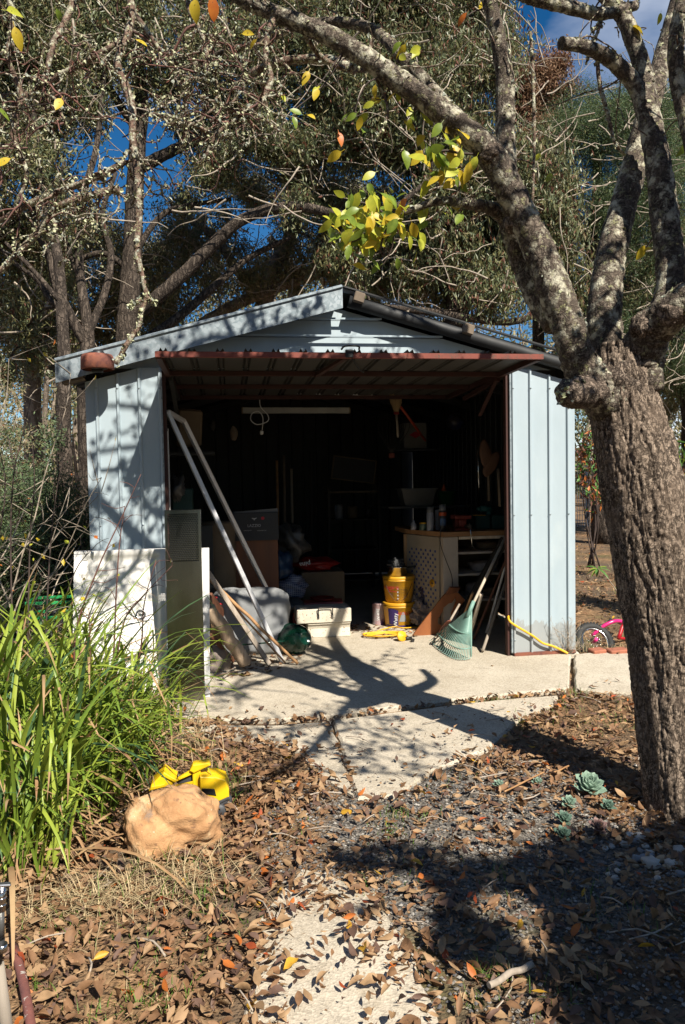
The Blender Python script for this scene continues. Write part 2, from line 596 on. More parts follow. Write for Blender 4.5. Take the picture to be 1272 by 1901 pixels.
def concrete_mat():
    m, nt, out = _mk('worn_concrete')
    p = nt.nodes.new('ShaderNodeBsdfPrincipled')
    vec = _coords(nt, (1, 1, 1))
    big = _noise(nt, vec, 1.6, 8, 0.65)
    c = _ramp(nt, big, (0.37, 0.325, 0.255), (0.48, 0.43, 0.35), 0.35, 0.65)
    mid = _noise(nt, vec, 9, 8, 0.7)
    c = _mixc(nt, _ramp(nt, mid, (0, 0, 0), (0.7, 0.7, 0.7), 0.52, 0.72), c, (0.28, 0.235, 0.17))
    v = nt.nodes.new('ShaderNodeTexVoronoi')
    v.inputs['Scale'].default_value = 150
    nt.links.new(vec, v.inputs['Vector'])
    bw = nt.nodes.new('ShaderNodeRGBToBW')
    nt.links.new(v.outputs['Color'], bw.inputs['Color'])
    c = _mixc(nt, _ramp(nt, bw.outputs['Val'], (0, 0, 0), (0.4, 0.4, 0.4), 0.62, 0.72), c, (0.20, 0.175, 0.14))
    c = _mixc(nt, _ramp(nt, bw.outputs['Val'], (0.3, 0.3, 0.3), (0, 0, 0), 0.22, 0.30), c, (0.62, 0.56, 0.46))
    st = _noise(nt, vec, 3.3, 6, 0.7, 0.6)
    c = _mixc(nt, _ramp(nt, st, (0, 0, 0), (0.6, 0.6, 0.6), 0.62, 0.74), c, (0.19, 0.165, 0.13))
    nt.links.new(c, p.inputs['Base Color'])
    p.inputs['Roughness'].default_value = 0.9
    p.inputs['Specular IOR Level'].default_value = 0.25
    b = _bump(nt, v.outputs['Distance'], 0.5, 0.0025)
    b = _bump(nt, mid, 0.4, 0.006, b)
    nt.links.new(b, p.inputs['Normal'])
    nt.links.new(p.outputs['BSDF'], out.inputs['Surface'])
    return m
M_CONC = concrete_mat()

GRAVEL_C = G(880, 1530)[:2]
def ground_mat():
    m, nt, out = _mk('leafy_soil')
    p = nt.nodes.new('ShaderNodeBsdfPrincipled')
    vec = _coords(nt, (1, 1, 1))
    big = _noise(nt, vec, 1.3, 8, 0.65)
    soil = _ramp(nt, _noise(nt, vec, 28, 8, 0.7), (0.05, 0.036, 0.025), (0.17, 0.125, 0.085), 0.3, 0.7)
    litter = _ramp(nt, _noise(nt, vec, 14, 8, 0.75), (0.09, 0.055, 0.03), (0.38, 0.235, 0.125), 0.35, 0.68)
    v = nt.nodes.new('ShaderNodeTexVoronoi')
    v.inputs['Scale'].default_value = 85
    nt.links.new(vec, v.inputs['Vector'])
    bw = nt.nodes.new('ShaderNodeRGBToBW')
    nt.links.new(v.outputs['Color'], bw.inputs['Color'])
    grav = _ramp(nt, bw.outputs['Val'], (0.065, 0.058, 0.05), (0.22, 0.20, 0.175), 0.2, 0.85)
    # where the grey gravel lies
    sx = nt.nodes.new('ShaderNodeVectorMath')
    sx.operation = 'DISTANCE'
    mp = nt.nodes.new('ShaderNodeMapping')
    mp.inputs['Scale'].default_value = (1.05, 0.80, 0)
    mp.inputs['Location'].default_value = (-1.05*GRAVEL_C[0], -0.80*GRAVEL_C[1], 0)
    nt.links.new(vec, mp.inputs['Vector'])
    nt.links.new(mp.outputs['Vector'], sx.inputs[0])
    nse = nt.nodes.new('ShaderNodeMath')
    nse.operation = 'MULTIPLY_ADD'
    nse.inputs[1].default_value = 0.7
    nt.links.new(_noise(nt, vec, 3, 6), nse.inputs[0])
    nt.links.new(sx.outputs['Value'], nse.inputs[2])
    gm = _ramp(nt, nse.outputs['Value'], (1, 1, 1), (0, 0, 0), 0.88, 1.10)
    c = _mixc(nt, _ramp(nt, big, (0, 0, 0), (1, 1, 1), 0.42, 0.6), soil, litter)
    c = _mixc(nt, gm, c, grav)
    gr = _noise(nt, vec, 0.8, 5)
    c = _mixc(nt, _ramp(nt, gr, (0, 0, 0), (0.5, 0.5, 0.5), 0.58, 0.66), c, (0.10, 0.10, 0.035))
    nt.links.new(c, p.inputs['Base Color'])
    p.inputs['Roughness'].default_value = 0.95
    p.inputs['Specular IOR Level'].default_value = 0.2
    b = _bump(nt, v.outputs['Distance'], 0.8, 0.01)
    b = _bump(nt, _noise(nt, vec, 22, 8), 0.9, 0.02, b)
    nt.links.new(b, p.inputs['Normal'])
    nt.links.new(p.outputs['BSDF'], out.inputs['Surface'])
    return m
M_GROUND = ground_mat()

# ================================================================== ground and slabs
def gz(x, y):
    z = -0.03 + 0.010*noise.noise(Vector((x*1.3, y*1.3, 0.3))) + 0.007*noise.noise(Vector((x*4, y*4, 1.3)))
    if -0.2 < x < 3.7 and -0.7 < y < 5.2:
        z = min(z, -0.05)
    far = max(0.0, y-7.0)
    z += 0.022*far*(1-math.exp(-far/20))
    return z
def axis(lo, hi, c0, c1, fine, coarse):
    a = list(np.arange(c0, c1+1e-6, fine))
    s, x = fine, c1
    while x < hi:
        s = min(s*1.35, coarse); x += s; a.append(x)
    s, x = fine, c0
    while x > lo:
        s = min(s*1.35, coarse); x -= s; a.insert(0, x)
    return np.array(a)
gx = axis(-160, 160, -1.6, 4.8, 0.06, 20)
gy = axis(-60, 200, -5.6, 1.0, 0.06, 20)
gv = np.array([[x, y, gz(x, y)] for y in gy for x in gx])
ci, cj = len(gy), len(gx)
ii, jj = np.meshgrid(np.arange(ci-1), np.arange(cj-1), indexing='ij')
b0 = (ii*cj+jj).ravel()
gf = np.stack([b0, b0+1, b0+cj+1, b0+cj], axis=1)
tag(obj_np('ground', gv, gf, M_GROUND, smooth=True, origin=(0, 0, 0)), kind='structure')

def slab(name, poly, ztop, thick=0.12, jit=0.008, label=None):
    P = []
    n = len(poly)
    for i in range(n):
        a, b = np.array(poly[i][:2], float), np.array(poly[(i+1) % n][:2], float)
        L = np.linalg.norm(b-a)
        k = max(1, int(L/0.05))
        for t in range(k):
            q = a+(b-a)*t/k
            if t:
                nn = np.array([-(b-a)[1], (b-a)[0]])/L
                q = q+nn*jit*(noise.noise(Vector((q[0]*7, q[1]*7, 3)))*1.6+noise.noise(Vector((q[0]*25, q[1]*25, 1)))*0.6)
            P.append(q)
    P = np.array(P)
    k = len(P)
    c = P.mean(0)
    inn = P + (c-P)/np.linalg.norm(c-P, axis=1)[:, None]*0.012
    v = np.vstack([np.c_[P, np.full(k, ztop-thick)], np.c_[P, np.full(k, ztop-0.010)], np.c_[inn, np.full(k, ztop)]])
    f = [list(range(2*k, 3*k))]
    for r in (0, 1):
        f += [[r*k+i, r*k+(i+1) % k, (r+1)*k+(i+1) % k, (r+1)*k+i] for i in range(k)]
    return tag(obj_np(name, v, f, M_CONC, origin=(0, 0, 0)), kind='structure')
g = lambda a, b: tuple(G(a, b)[:2])
slab('concrete_floor', [(-0.03, 5.05), (-0.03, -0.86), g(340, 1331), g(420, 1335), g(520, 1334), g(615, 1326), g(720, 1313), g(860, 1296), g(960, 1286), g(1056, 1277), g(1060, 1213), (3.53, 0.0), (3.53, 5.05)], 0.0)
slab('concrete_slab', [g(1068, 1277), g(1066, 1214), (3.75, 0.03), g(1178, 1211), g(1300, 1204), g(1320, 1278), g(1180, 1287)], -0.004)
slab('concrete_path', [g(618, 1333), g(720, 1319), g(862, 1302), g(962, 1292), g(1036, 1287), g(1030, 1300), g(960, 1335), g(905, 1385), g(800, 1425), g(735, 1470), g(664, 1476), g(652, 1442)], -0.012)
slab('concrete_path', [g(614, 1334), g(520, 1341), g(420, 1342), g(340, 1338), g(330, 1356), g(400, 1362), g(500, 1376), g(560, 1395), g(600, 1440), g(658, 1474), g(648, 1442)], -0.012)
slab('concrete_path', [g(560, 1600), g(470, 1700), g(440, 1960), g(840, 1960), g(770, 1760), g(700, 1640)], -0.020, jit=0.012)

# ================================================================== shed
SHED = thing('garden_shed', 'pale blue steel shed with its tilt door open over the dark inside', 'shed', (1.75, 0.0, 0.0))
def roofz(x):
    return 2.645-0.27*abs(x-1.75)
XL, XR = 0.507, 2.989
HEAD = 2.12
def wall_face(xa, xb, ribs, y0=0.0, out=-1, zb=0.02, ztop=None, depth=0.018, per_y=False):
    prof = [(xa, 0.0)]
    for xr in ribs:
        prof += [(xr-0.013, 0), (xr-0.006, depth), (xr+0.006, depth), (xr+0.013, 0)]
    prof.append((xb, 0.0))
    m = MB()
    zt = ztop if ztop is not None else (lambda x: min(HEAD, roofz(x)-0.15))
    zs = [0.0, 0.25, 0.5, 0.75, 1.0]
    grid = []
    for s in zs:
        row = []
        for x, d in prof:
            z = zb+(zt(x)-zb)*s
            dent = 0.004*noise.noise(Vector((x*3, z*2, xa)))
            row.append((x, y0+out*d+dent, z))
        grid.append(row)
    m.sheet(grid)
    grid2 = [[(x, y+0.012, z) for x, y, z in row] for row in grid]
    m.sheet([r[::-1] for r in grid2])
    return m
lr = [Y(p, 800, 0)[0] for p in (182, 221, 261, 299)]
rr_ = [Y(p, 950, 0)[0] for p in (953, 985, 1020, 1054)]
wall_face(0.0, XL-0.002, lr).build('wall_sheet', [M_STEEL], SHED)
wall_face(XR+0.002, 3.5, rr_).build('wall_sheet', [M_STEEL], SHED)
def side_wall(x, sgn):
    m = MB()
    prof = []
    yy = 0.02
    while yy < 4.95:
        prof += [(yy, 0), (yy+0.11, 0), (yy+0.118, 0.018), (yy+0.13, 0.018), (yy+0.138, 0)]
        yy += 0.15
    prof = [(min(a, 4.98), d) for a, d in prof]
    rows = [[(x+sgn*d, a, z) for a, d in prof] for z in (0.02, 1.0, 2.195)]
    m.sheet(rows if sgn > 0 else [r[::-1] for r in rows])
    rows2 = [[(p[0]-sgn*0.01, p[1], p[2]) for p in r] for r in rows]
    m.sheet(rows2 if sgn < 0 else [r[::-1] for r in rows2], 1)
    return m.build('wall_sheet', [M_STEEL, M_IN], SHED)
side_wall(0.0, -1)
side_wall(3.5, 1)
for x_ in lr+rr_:
    for z_ in (0.12, 1.05, 1.98):
        m = MB(); m.lathe([(0.0, 0.0055), (0.0045, 0.005), (0.006, 0.0), (0.009, -0.001)], (x_, -0.018, z_), (math.pi/2, 0, 0), 8); m.build('screw', [M_GALV], SHED)
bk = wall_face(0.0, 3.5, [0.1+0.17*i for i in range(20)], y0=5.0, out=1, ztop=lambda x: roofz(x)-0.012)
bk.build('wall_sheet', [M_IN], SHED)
# gable boards, lapped
def clip(z0, z1):
    pts = []
    def xr(z): return (2.645-0.10-z)/0.27
    a, b = xr(z0), xr(z1)
    xs0 = (max(0.005, 1.75-a), min(3.495, 1.75+a))
    if z1 >= 2.645-0.10:
        pts = [(xs0[0], z0), (xs0[1], z0), (1.75, 2.645-0.10)]
    else:
        xs1 = (max(0.005, 1.75-b), min(3.495, 1.75+b))
        pts = [(xs0[0], z0), (xs0[1], z0)]
        def add_edge(side):
            e = 0.005 if side < 0 else 3.495
            ze = roofz(e)-0.10
            if z0 < ze < z1: pts.append((e, ze))
        add_edge(1); pts.append((xs1[1], z1)); pts.append((xs1[0], z1)); add_edge(-1)
    return pts
for k, (z0, z1) in enumerate(((HEAD, 2.342), (2.346, 2.462), (2.466, 2.56))):
    m = MB()
    m.prism(clip(z0, z1), 0.016, (0, 0.008, 0), (1, 0, 0), (0, 0.02, 1))
    xs = [p[0] for p in clip(z0, z1) if abs(p[1]-z0) < 1e-6]
    if k: m.bar((min(xs), -0.012, z0+0.002), (max(xs), -0.012, z0+0.002), 0.012, 0.012)
    m.build('gable_board', [M_STEEL], SHED)
# roof sheets, ribs running down the slope
def roof_sheet(sgn, y0, y1, m_, x_in=0.0, x_out=1.97):
    m = MB()
    prof = []
    yy = y0
    while yy < y1-0.01:
        prof += [(yy, 0), (yy+0.12, 0), (yy+0.14, 0.025), (yy+0.17, 0.025), (yy+0.19, 0)]
        yy += 0.2
    prof = [(min(a, y1), d) for a, d in prof]
    rows = []
    for s in (x_in, x_out):
        x = 1.75+sgn*s
        rows.append([(x, a, 2.645-0.27*s+d) for a, d in prof])
    rows2 = [[(p[0], p[1], p[2]-0.012) for p in r] for r in rows]
    m.sheet(rows if sgn < 0 else rows[::-1])
    m.sheet(rows2[::-1] if sgn < 0 else rows2, 1)
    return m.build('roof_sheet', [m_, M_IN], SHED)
roof_sheet(-1, -0.105, 5.05, M_ROOF)
roof_sheet(1, -0.05, 2.2, M_ROOF, x_out=1.95)
roof_sheet(1, 3.6, 5.05, M_ROOF, x_out=1.95)
M_GREENSHEET = mat('green_translucent_sheet', (0.02, 0.16, 0.11), (0.01, 0.08, 0.06), scale=14, rough=0.5, trans=0.25, bump=0.2)
roof_sheet(1, 2.202, 3.598, M_GREENSHEET, x_in=0.5, x_out=1.95).name = 'skylight_sheet'
m = MB(); m.box((2.0, 2.9, 2.568), (0.50, 1.39, 0.016), (0, math.atan(0.27), 0)); m.build('roof_sheet', [M_ROOF], SHED)
m = MB()
m.prism([(-0.16, -0.05), (0.16, -0.05), (0, 0.0)], 5.1, (1.75, 5.06, 2.685), (1, 0, 0), (0, 0, 1))
m.build('ridge_cap', [M_ROOF], SHED)
# barge board on the left rake: wide flashing with a folded cap
m = MB()
x0, x1 = -0.165, 1.75
def bz(x): return roofz(x)
m.prism([(x0, bz(x0)-0.125), (x1, bz(x1)-0.125), (x1, bz(x1)+0.01), (x0, bz(x0)+0.01)], 0.006, (0, -0.108, 0), (1, 0, 0), (0, 0, 1))
m.build('barge_board', [M_GALV], SHED)
m = MB()
m.bar((x0-0.002, -0.102, bz(x0)+0.022), (x1, -0.102, bz(x1)+0.022), 0.05, 0.024, up=(0, 0, 1), bev=0.006)
m.build('barge_cap', [M_GALV], SHED)
# fascia end under the left eave and timber soffit
m = MB(); m.bar((-0.14, -0.05, bz(-0.14)-0.09), (-0.004, -0.05, bz(0.0)-0.09), 0.09, 0.10)
m.build('eave_block', [M_OLDWOOD], SHED)
# right rake: black roll under the sheet edge with two old timber blocks
m = MB()
p0, p1 = np.array([1.80, -0.05, roofz(1.80)-0.052]), np.array([3.70, -0.05, roofz(3.70)-0.052])
m.tube([p0, (p0+p1)/2, p1], 0.044, 14, per=3)
m.build('rake_pipe', [M_DARKPIPE], SHED)
for px, py in ((666, 553), (869, 612)):
    c = Y(px, py, -0.10)
    m = MB(); m.box(c, (0.075, 0.06, 0.07), (0, math.atan(0.28), 0.1), bev=0.006)
    m.build('timber_block', [M_OLDWOOD], SHED)
m = MB(); m.bar((1.76, -0.065, roofz(1.76)+0.034), (3.70, -0.065, roofz(3.70)+0.034), 0.04, 0.010)
m.build('rake_flashing', [M_DARKPIPE], SHED)
# frame of the opening
M_JAMB = M_REDSHADE
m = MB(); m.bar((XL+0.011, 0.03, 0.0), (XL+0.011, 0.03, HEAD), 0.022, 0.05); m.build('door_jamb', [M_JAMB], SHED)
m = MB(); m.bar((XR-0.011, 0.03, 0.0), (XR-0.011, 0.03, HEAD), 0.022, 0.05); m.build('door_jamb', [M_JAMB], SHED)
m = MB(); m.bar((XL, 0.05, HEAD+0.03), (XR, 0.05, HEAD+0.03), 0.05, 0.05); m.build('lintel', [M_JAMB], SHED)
m = MB(); m.bar((XR+0.02, -0.008, 0.012), (3.49, -0.008, 0.012), 0.03, 0.022); m.build('bottom_rail', [M_RUST], SHED)
m = MB(); m.bar((0.0, -0.008, 0.012), (XL-0.01, -0.008, 0.012), 0.03, 0.022); m.build('bottom_rail', [M_RUST], SHED)
m = MB(); m.bar((XR+0.006, -0.006, 0.03), (XR+0.006, -0.006, HEAD), 0.012, 0.02); m.build('corner_angle', [M_GALV], SHED)
m = MB(); m.bar((XL-0.006, -0.006, 0.03), (XL-0.006, -0.006, HEAD), 0.012, 0.02); m.build('corner_angle', [M_GALV], SHED)
# rafters and purlins inside
for yy in (1.2, 2.4, 3.6, 4.8):
    m = MB()
    m.bar((0.02, yy, roofz(0.02)-0.10), (1.75, yy, roofz(1.75)-0.10), 0.05, 0.07)
    m.bar((3.48, yy, roofz(3.48)-0.10), (1.75, yy, roofz(1.75)-0.10), 0.05, 0.07)
    m.build('rafter', [M_IN], SHED)
# tilt door, raised level: oxide red frame under corrugated sheet
DOOR = thing('tilt_door', None, None, (0, 0, 0)); DOOR.parent = SHED; DOOR.location = (0, 0.4, HEAD-0.03)
dx0, dx1 = 0.527, 2.955
dy0, dy1 = -0.68, 1.40
dz0, dz1 = 2.100, 2.068
dz = lambda y: dz0+(dz1-dz0)*(y-dy0)/(dy1-dy0)
m = MB()
prof = []
x = dx0
while x < dx1-0.12:
    prof += [(x, 0), (x+0.02, 0), (x+0.03, 0.022), (x+0.042, 0.004), (x+0.05, 0.004), (x+0.062, 0.022), (x+0.072, 0), (x+0.165, 0)]
    x += 0.168
prof.append((dx1, 0))
rows = [[(a, y, dz(y)+0.022+d) for a, d in prof] for y in (dy0+0.012, 0.4, dy1)]
m.sheet(rows[::-1]); m.sheet([[(p[0], p[1], p[2]-0.003) for p in r] for r in rows])
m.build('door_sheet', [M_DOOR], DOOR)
for y in (dy0, 0.05, 0.72, dy1):
    mm = MB(); mm.bar((dx0, y, dz(y)), (dx1, y, dz(y)), 0.035, 0.032); mm.build('frame_rail', [M_RUSTRED if y < 0 else M_REDSHADE], DOOR)
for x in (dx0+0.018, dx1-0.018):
    mm = MB(); mm.bar((x, dy0+0.02, dz(dy0)-0.004), (x, dy1-0.02, dz(dy1)-0.004), 0.034, 0.036); mm.build('frame_rail', [M_REDSHADE], DOOR)
cx = Y(648, 657, -0.68)[0]
mm = MB(); mm.bar((cx-0.02, dy0+0.02, dz0-0.01), (cx-0.12, 0.05, dz(0.05)-0.012), 0.03, 0.02); mm.build('centre_brace', [M_REDSHADE], DOOR)
mm = MB()
mm.tube([(cx-0.05, dy0-0.02, dz0+0.035), (cx-0.03, dy0-0.05, dz0+0.05), (cx+0.05, dy0-0.05, dz0+0.05), (cx+0.06, dy0-0.02, dz0+0.035)], 0.006, 8)
mm.box((cx, dy0-0.012, dz0+0.01), (0.05, 0.02, 0.05), bev=0.004)
mm.tube([(cx+0.02, dy0, dz0-0.02), (cx+0.09, -0.53, dz0-0.06), (cx+0.13, -0.46, dz0-0.07)], 0.006, 6)
mm.build('door_handle', [M_DARKPIPE], DOOR)
for sx, x in ((1, XL+0.05), (-1, XR-0.05)):
    mm = MB()
    mm.bar((x, 0.04, HEAD-0.01), (x+sx*0.02, 0.45, 1.82), 0.03, 0.012)
    mm.bar((x, 0.08, 2.06), (x, 0.9, 2.0), 0.03, 0.03)
    mm.build('door_arm', [M_REDSHADE if sx < 0 else M_IN], DOOR)

# ================================================================== leaf and twig builders
def leafmat(name, c1, c2, trans=0.25, rough=0.5, scale=9):
    return mat(name, c1, c2, scale=scale, rough=rough, bump=0, trans=trans, lo=0.3, hi=0.7, spec=0.4)
E1 = leafmat('gum_leaf_grey_green', (0.17, 0.20, 0.10), (0.07, 0.088, 0.042), rough=0.34)
E2 = leafmat('gum_leaf_olive', (0.22, 0.21, 0.085), (0.095, 0.095, 0.04), rough=0.36)
E3 = leafmat('gum_leaf_khaki', (0.33, 0.28, 0.155), (0.17, 0.145, 0.08), rough=0.5)
E4 = leafmat('gum_leaf_red', (0.18, 0.06, 0.035), (0.10, 0.05, 0.03), rough=0.5)
E5 = leafmat('gum_leaf_dead', (0.27, 0.16, 0.09), (0.16, 0.09, 0.05), rough=0.7)
W1 = leafmat('wattle_leaf', (0.085, 0.15, 0.06), (0.04, 0.075, 0.035), rough=0.6)
W2 = leafmat('wattle_leaf_yellow', (0.16, 0.19, 0.06), (0.07, 0.10, 0.035), rough=0.6)
S1 = leafmat('shrub_leaf', (0.16, 0.22, 0.11), (0.075, 0.11, 0.055), rough=0.6)
L_GREEN = leafmat('pear_leaf_green', (0.23, 0.31, 0.04), (0.12, 0.19, 0.028), trans=0.35, rough=0.35, scale=22)
L_LIME = leafmat('pear_leaf_lime', (0.50, 0.50, 0.05), (0.33, 0.37, 0.04), trans=0.35, rough=0.38, scale=22)
L_YEL = leafmat('pear_leaf_yellow', (0.60, 0.47, 0.04), (0.52, 0.36, 0.03), trans=0.35, rough=0.4, scale=22)
L_ORANGE = leafmat('pear_leaf_orange', (0.62, 0.20, 0.03), (0.45, 0.10, 0.02), trans=0.3, rough=0.45, scale=22)

BARK_GUM = bark_mat('gum_bark', (0.022, 0.017, 0.014), (0.075, 0.058, 0.046), (0.15, 0.12, 0.095), 38, 7, strength=0.8, dist=0.02)
BARK_PALE = bark_mat('pale_gum_bark', (0.09, 0.072, 0.055), (0.20, 0.16, 0.125), (0.38, 0.32, 0.26), 9, 2.5, strength=0.4, dist=0.015)
BARK_PEAR = bark_mat('pear_bark', (0.022, 0.016, 0.012), (0.14, 0.105, 0.08), (0.35, 0.28, 0.22), 120, 40, lich=((0.30, 0.28, 0.22), 9, 0.66, 0.74), strength=0.35, dist=0.004)
BARK_FORK = bark_mat('pear_fork_bark', (0.02, 0.015, 0.012), (0.145, 0.11, 0.088), (0.33, 0.265, 0.21), 105, 60, lich=((0.33, 0.32, 0.25), 14, 0.60, 0.70), strength=0.7, dist=0.006)
BARK_LIMB = bark_mat('pear_limb_bark', (0.028, 0.022, 0.018), (0.10, 0.08, 0.064), (0.22, 0.18, 0.145), 95, 60, lich=((0.46, 0.44, 0.345), 17, 0.515, 0.62), strength=0.6, dist=0.006)
BARK_TWIG = bark_mat('lichened_twig_bark', (0.06, 0.04, 0.03), (0.14, 0.085, 0.065), (0.28, 0.20, 0.16), 90, 50, lich=((0.42, 0.42, 0.33), 30, 0.50, 0.60), strength=0.6, dist=0.004)
TWIG_RED = mat('reddish_twig', (0.15, 0.06, 0.045), (0.06, 0.03, 0.025), scale=15, rough=0.7, bump=0.3)
TWIG_DARK = mat('dark_twig', (0.075, 0.05, 0.042), (0.035, 0.026, 0.022), scale=15, rough=0.8, bump=0.3)
TWIG_PALE = mat('pale_dry_twig', (0.40, 0.34, 0.27), (0.22, 0.18, 0.14), scale=15, rough=0.8, bump=0.3)
LICHEN = mat('lichen_crust', (0.56, 0.57, 0.38), (0.27, 0.29, 0.17), scale=30, rough=0.95, bump=0.6, bscale=120, spec=0.1)
LICHEN2 = mat('grey_lichen', (0.36, 0.38, 0.33), (0.18, 0.20, 0.16), scale=30, rough=0.95, bump=0.6, bscale=120, spec=0.1)

def unit(v):
    v = np.asarray(v, float)
    return v/(np.linalg.norm(v, axis=-1, keepdims=True)+1e-12)
def leaf_cloud(C, D, L, W, fold=0.25):
    """C centres (N,3), D long axes (N,3): folded diamond leaves, two triangles each side"""
    N = len(C)
    D = unit(D)
    R = unit(np.cross(D, rng.normal(size=(N, 3))))
    Nn = np.cross(D, R)
    L = np.broadcast_to(L, (N,))[:, None]
    W = np.broadcast_to(W, (N,))[:, None]
    a = C-D*L/2
    b = C+D*L/2+Nn*L*0.06
    bend = Nn*W*fold
    l = C+R*W/2+bend-D*L*0.06
    r = C-R*W/2+bend-D*L*0.06
    V = np.stack([a, r, b, l], axis=1).reshape(-1, 3)
    i = np.arange(N)*4
    F = np.concatenate([np.stack([i, i+1, i+2], 1), np.stack([i, i+2, i+3], 1)])
    return V, F
def crown(name, V, F, mats, parent, weights, kind=None):
    n = len(F)//2
    mi = rng.choice(len(mats), size=n, p=np.array(weights)/sum(weights))
    o = obj_np(name, V, F, mats, parent, np.concatenate([mi, mi]))
    if kind: o['kind'] = kind
    return o
def crook(p, d, L, n, wob, droop=0.0, seed_rng=None):
    """crooked path from p along d"""
    p, d = np.array(p, float), unit(d)
    out = [p.copy()]
    for i in range(n):
        d = unit(d+rng.normal(size=3)*wob+np.array([0, 0, -droop]))
        p = p+d*L/n
        out.append(p.copy())
    return np.array(out)
def PX(seq):
    """[(px,py,y[,rpx])] -> points and radii"""
    P, R = [], []
    for q in seq:
        w = Y(q[0], q[1], q[2])
        P.append(w)
        if len(q) > 3:
            R.append(q[3]*dep(w)/FPX)
    return np.array(P), np.array(R) if R else None

# ================================================================== the old pear tree in front
PEAR = thing('pear_tree', 'old pear tree with thick furrowed leaning trunk and lichen covered limbs in front of shed', 'tree', G(1272, 1530, -0.05))
trunk_px = [(1282, 1585, -2.56, 74), (1274, 1520, -2.53, 70), (1264, 1430, -2.50, 67), (1252, 1330, -2.46, 67), (1243, 1230, -2.43, 68),
            (1226, 1110, -2.40, 70), (1210, 1010, -2.38, 71), (1195, 920, -2.36, 71), (1180, 840, -2.34, 69), (1163, 775, -2.32, 61), (1153, 730, -2.31, 58), (1150, 690, -2.31, 56), (1150, 640, -2.31, 46)]
P, R = PX(trunk_px)
Pc = catmull(P, 26)
Rc = np.interp(np.linspace(0, 1, len(Pc)), np.linspace(0, 1, len(R)), R)
# even spacing
s = np.concatenate([[0], np.cumsum(np.linalg.norm(np.diff(Pc, axis=0), axis=1))])
ns, na = 420, 190
t = np.linspace(0, s[-1], ns)
Pc = np.stack([np.interp(t, s, Pc[:, k]) for k in range(3)], 1)
Rc = np.interp(t, s, Rc)
T_, U_, W_ = frames(Pc)
verts = []
ang = np.arange(na)/na*2*math.pi
for i in range(ns):
    for a in ang:
        r0 = Rc[i]
        u = Vector((math.cos(a)*3.1, math.sin(a)*3.1, t[i]*1.2))
        lump = 0.05*noise.noise(u)+0.02*noise.noise(u*2.7)
        # long plates between furrows, cracked across
        q = Vector((math.cos(a)*r0*62, math.sin(a)*r0*62, t[i]*19))
        q += 0.55*Vector((noise.noise(q*0.5), noise.noise(q*0.5+Vector((7, 1, 2))), 0.8*noise.noise(q*0.4+Vector((3, 9, 1)))))
        d = noise.voronoi(q)[0]
        e = min(1.0, (d[1]-d[0])/0.20)
        q2 = Vector((math.cos(a)*r0*27, math.sin(a)*r0*27, t[i]*3.1+1.1*noise.noise(Vector((a*1.5, t[i]*2.5, 0)))))
        d2 = noise.voronoi(q2+0.5*Vector((noise.noise(q2*2), noise.noise(q2*2+Vector((4, 4, 4))), 0)))[0]
        e2 = min(1.0, (d2[1]-d2[0])/0.26)
        disp = 0.0075*(e**0.6)*(0.7+0.5*noise.noise(q*0.3))+0.012*e2**0.8+0.003*noise.noise(q*1.3)+0.002*noise.noise(q*4)
        verts.append(Pc[i]+(U_[i]*math.cos(a)+W_[i]*math.sin(a))*(r0*(1+lump)-0.010+disp))
ii, jj = np.meshgrid(np.arange(ns-1), np.arange(na), indexing='ij')
i0 = (ii*na+jj).ravel(); i1 = (ii*na+(jj+1) % na).ravel()
tf = np.stack([i0, i1, i1+na, i0+na], 1)
obj_np('trunk', np.array(verts), tf, BARK_PEAR, PEAR, smooth=True)

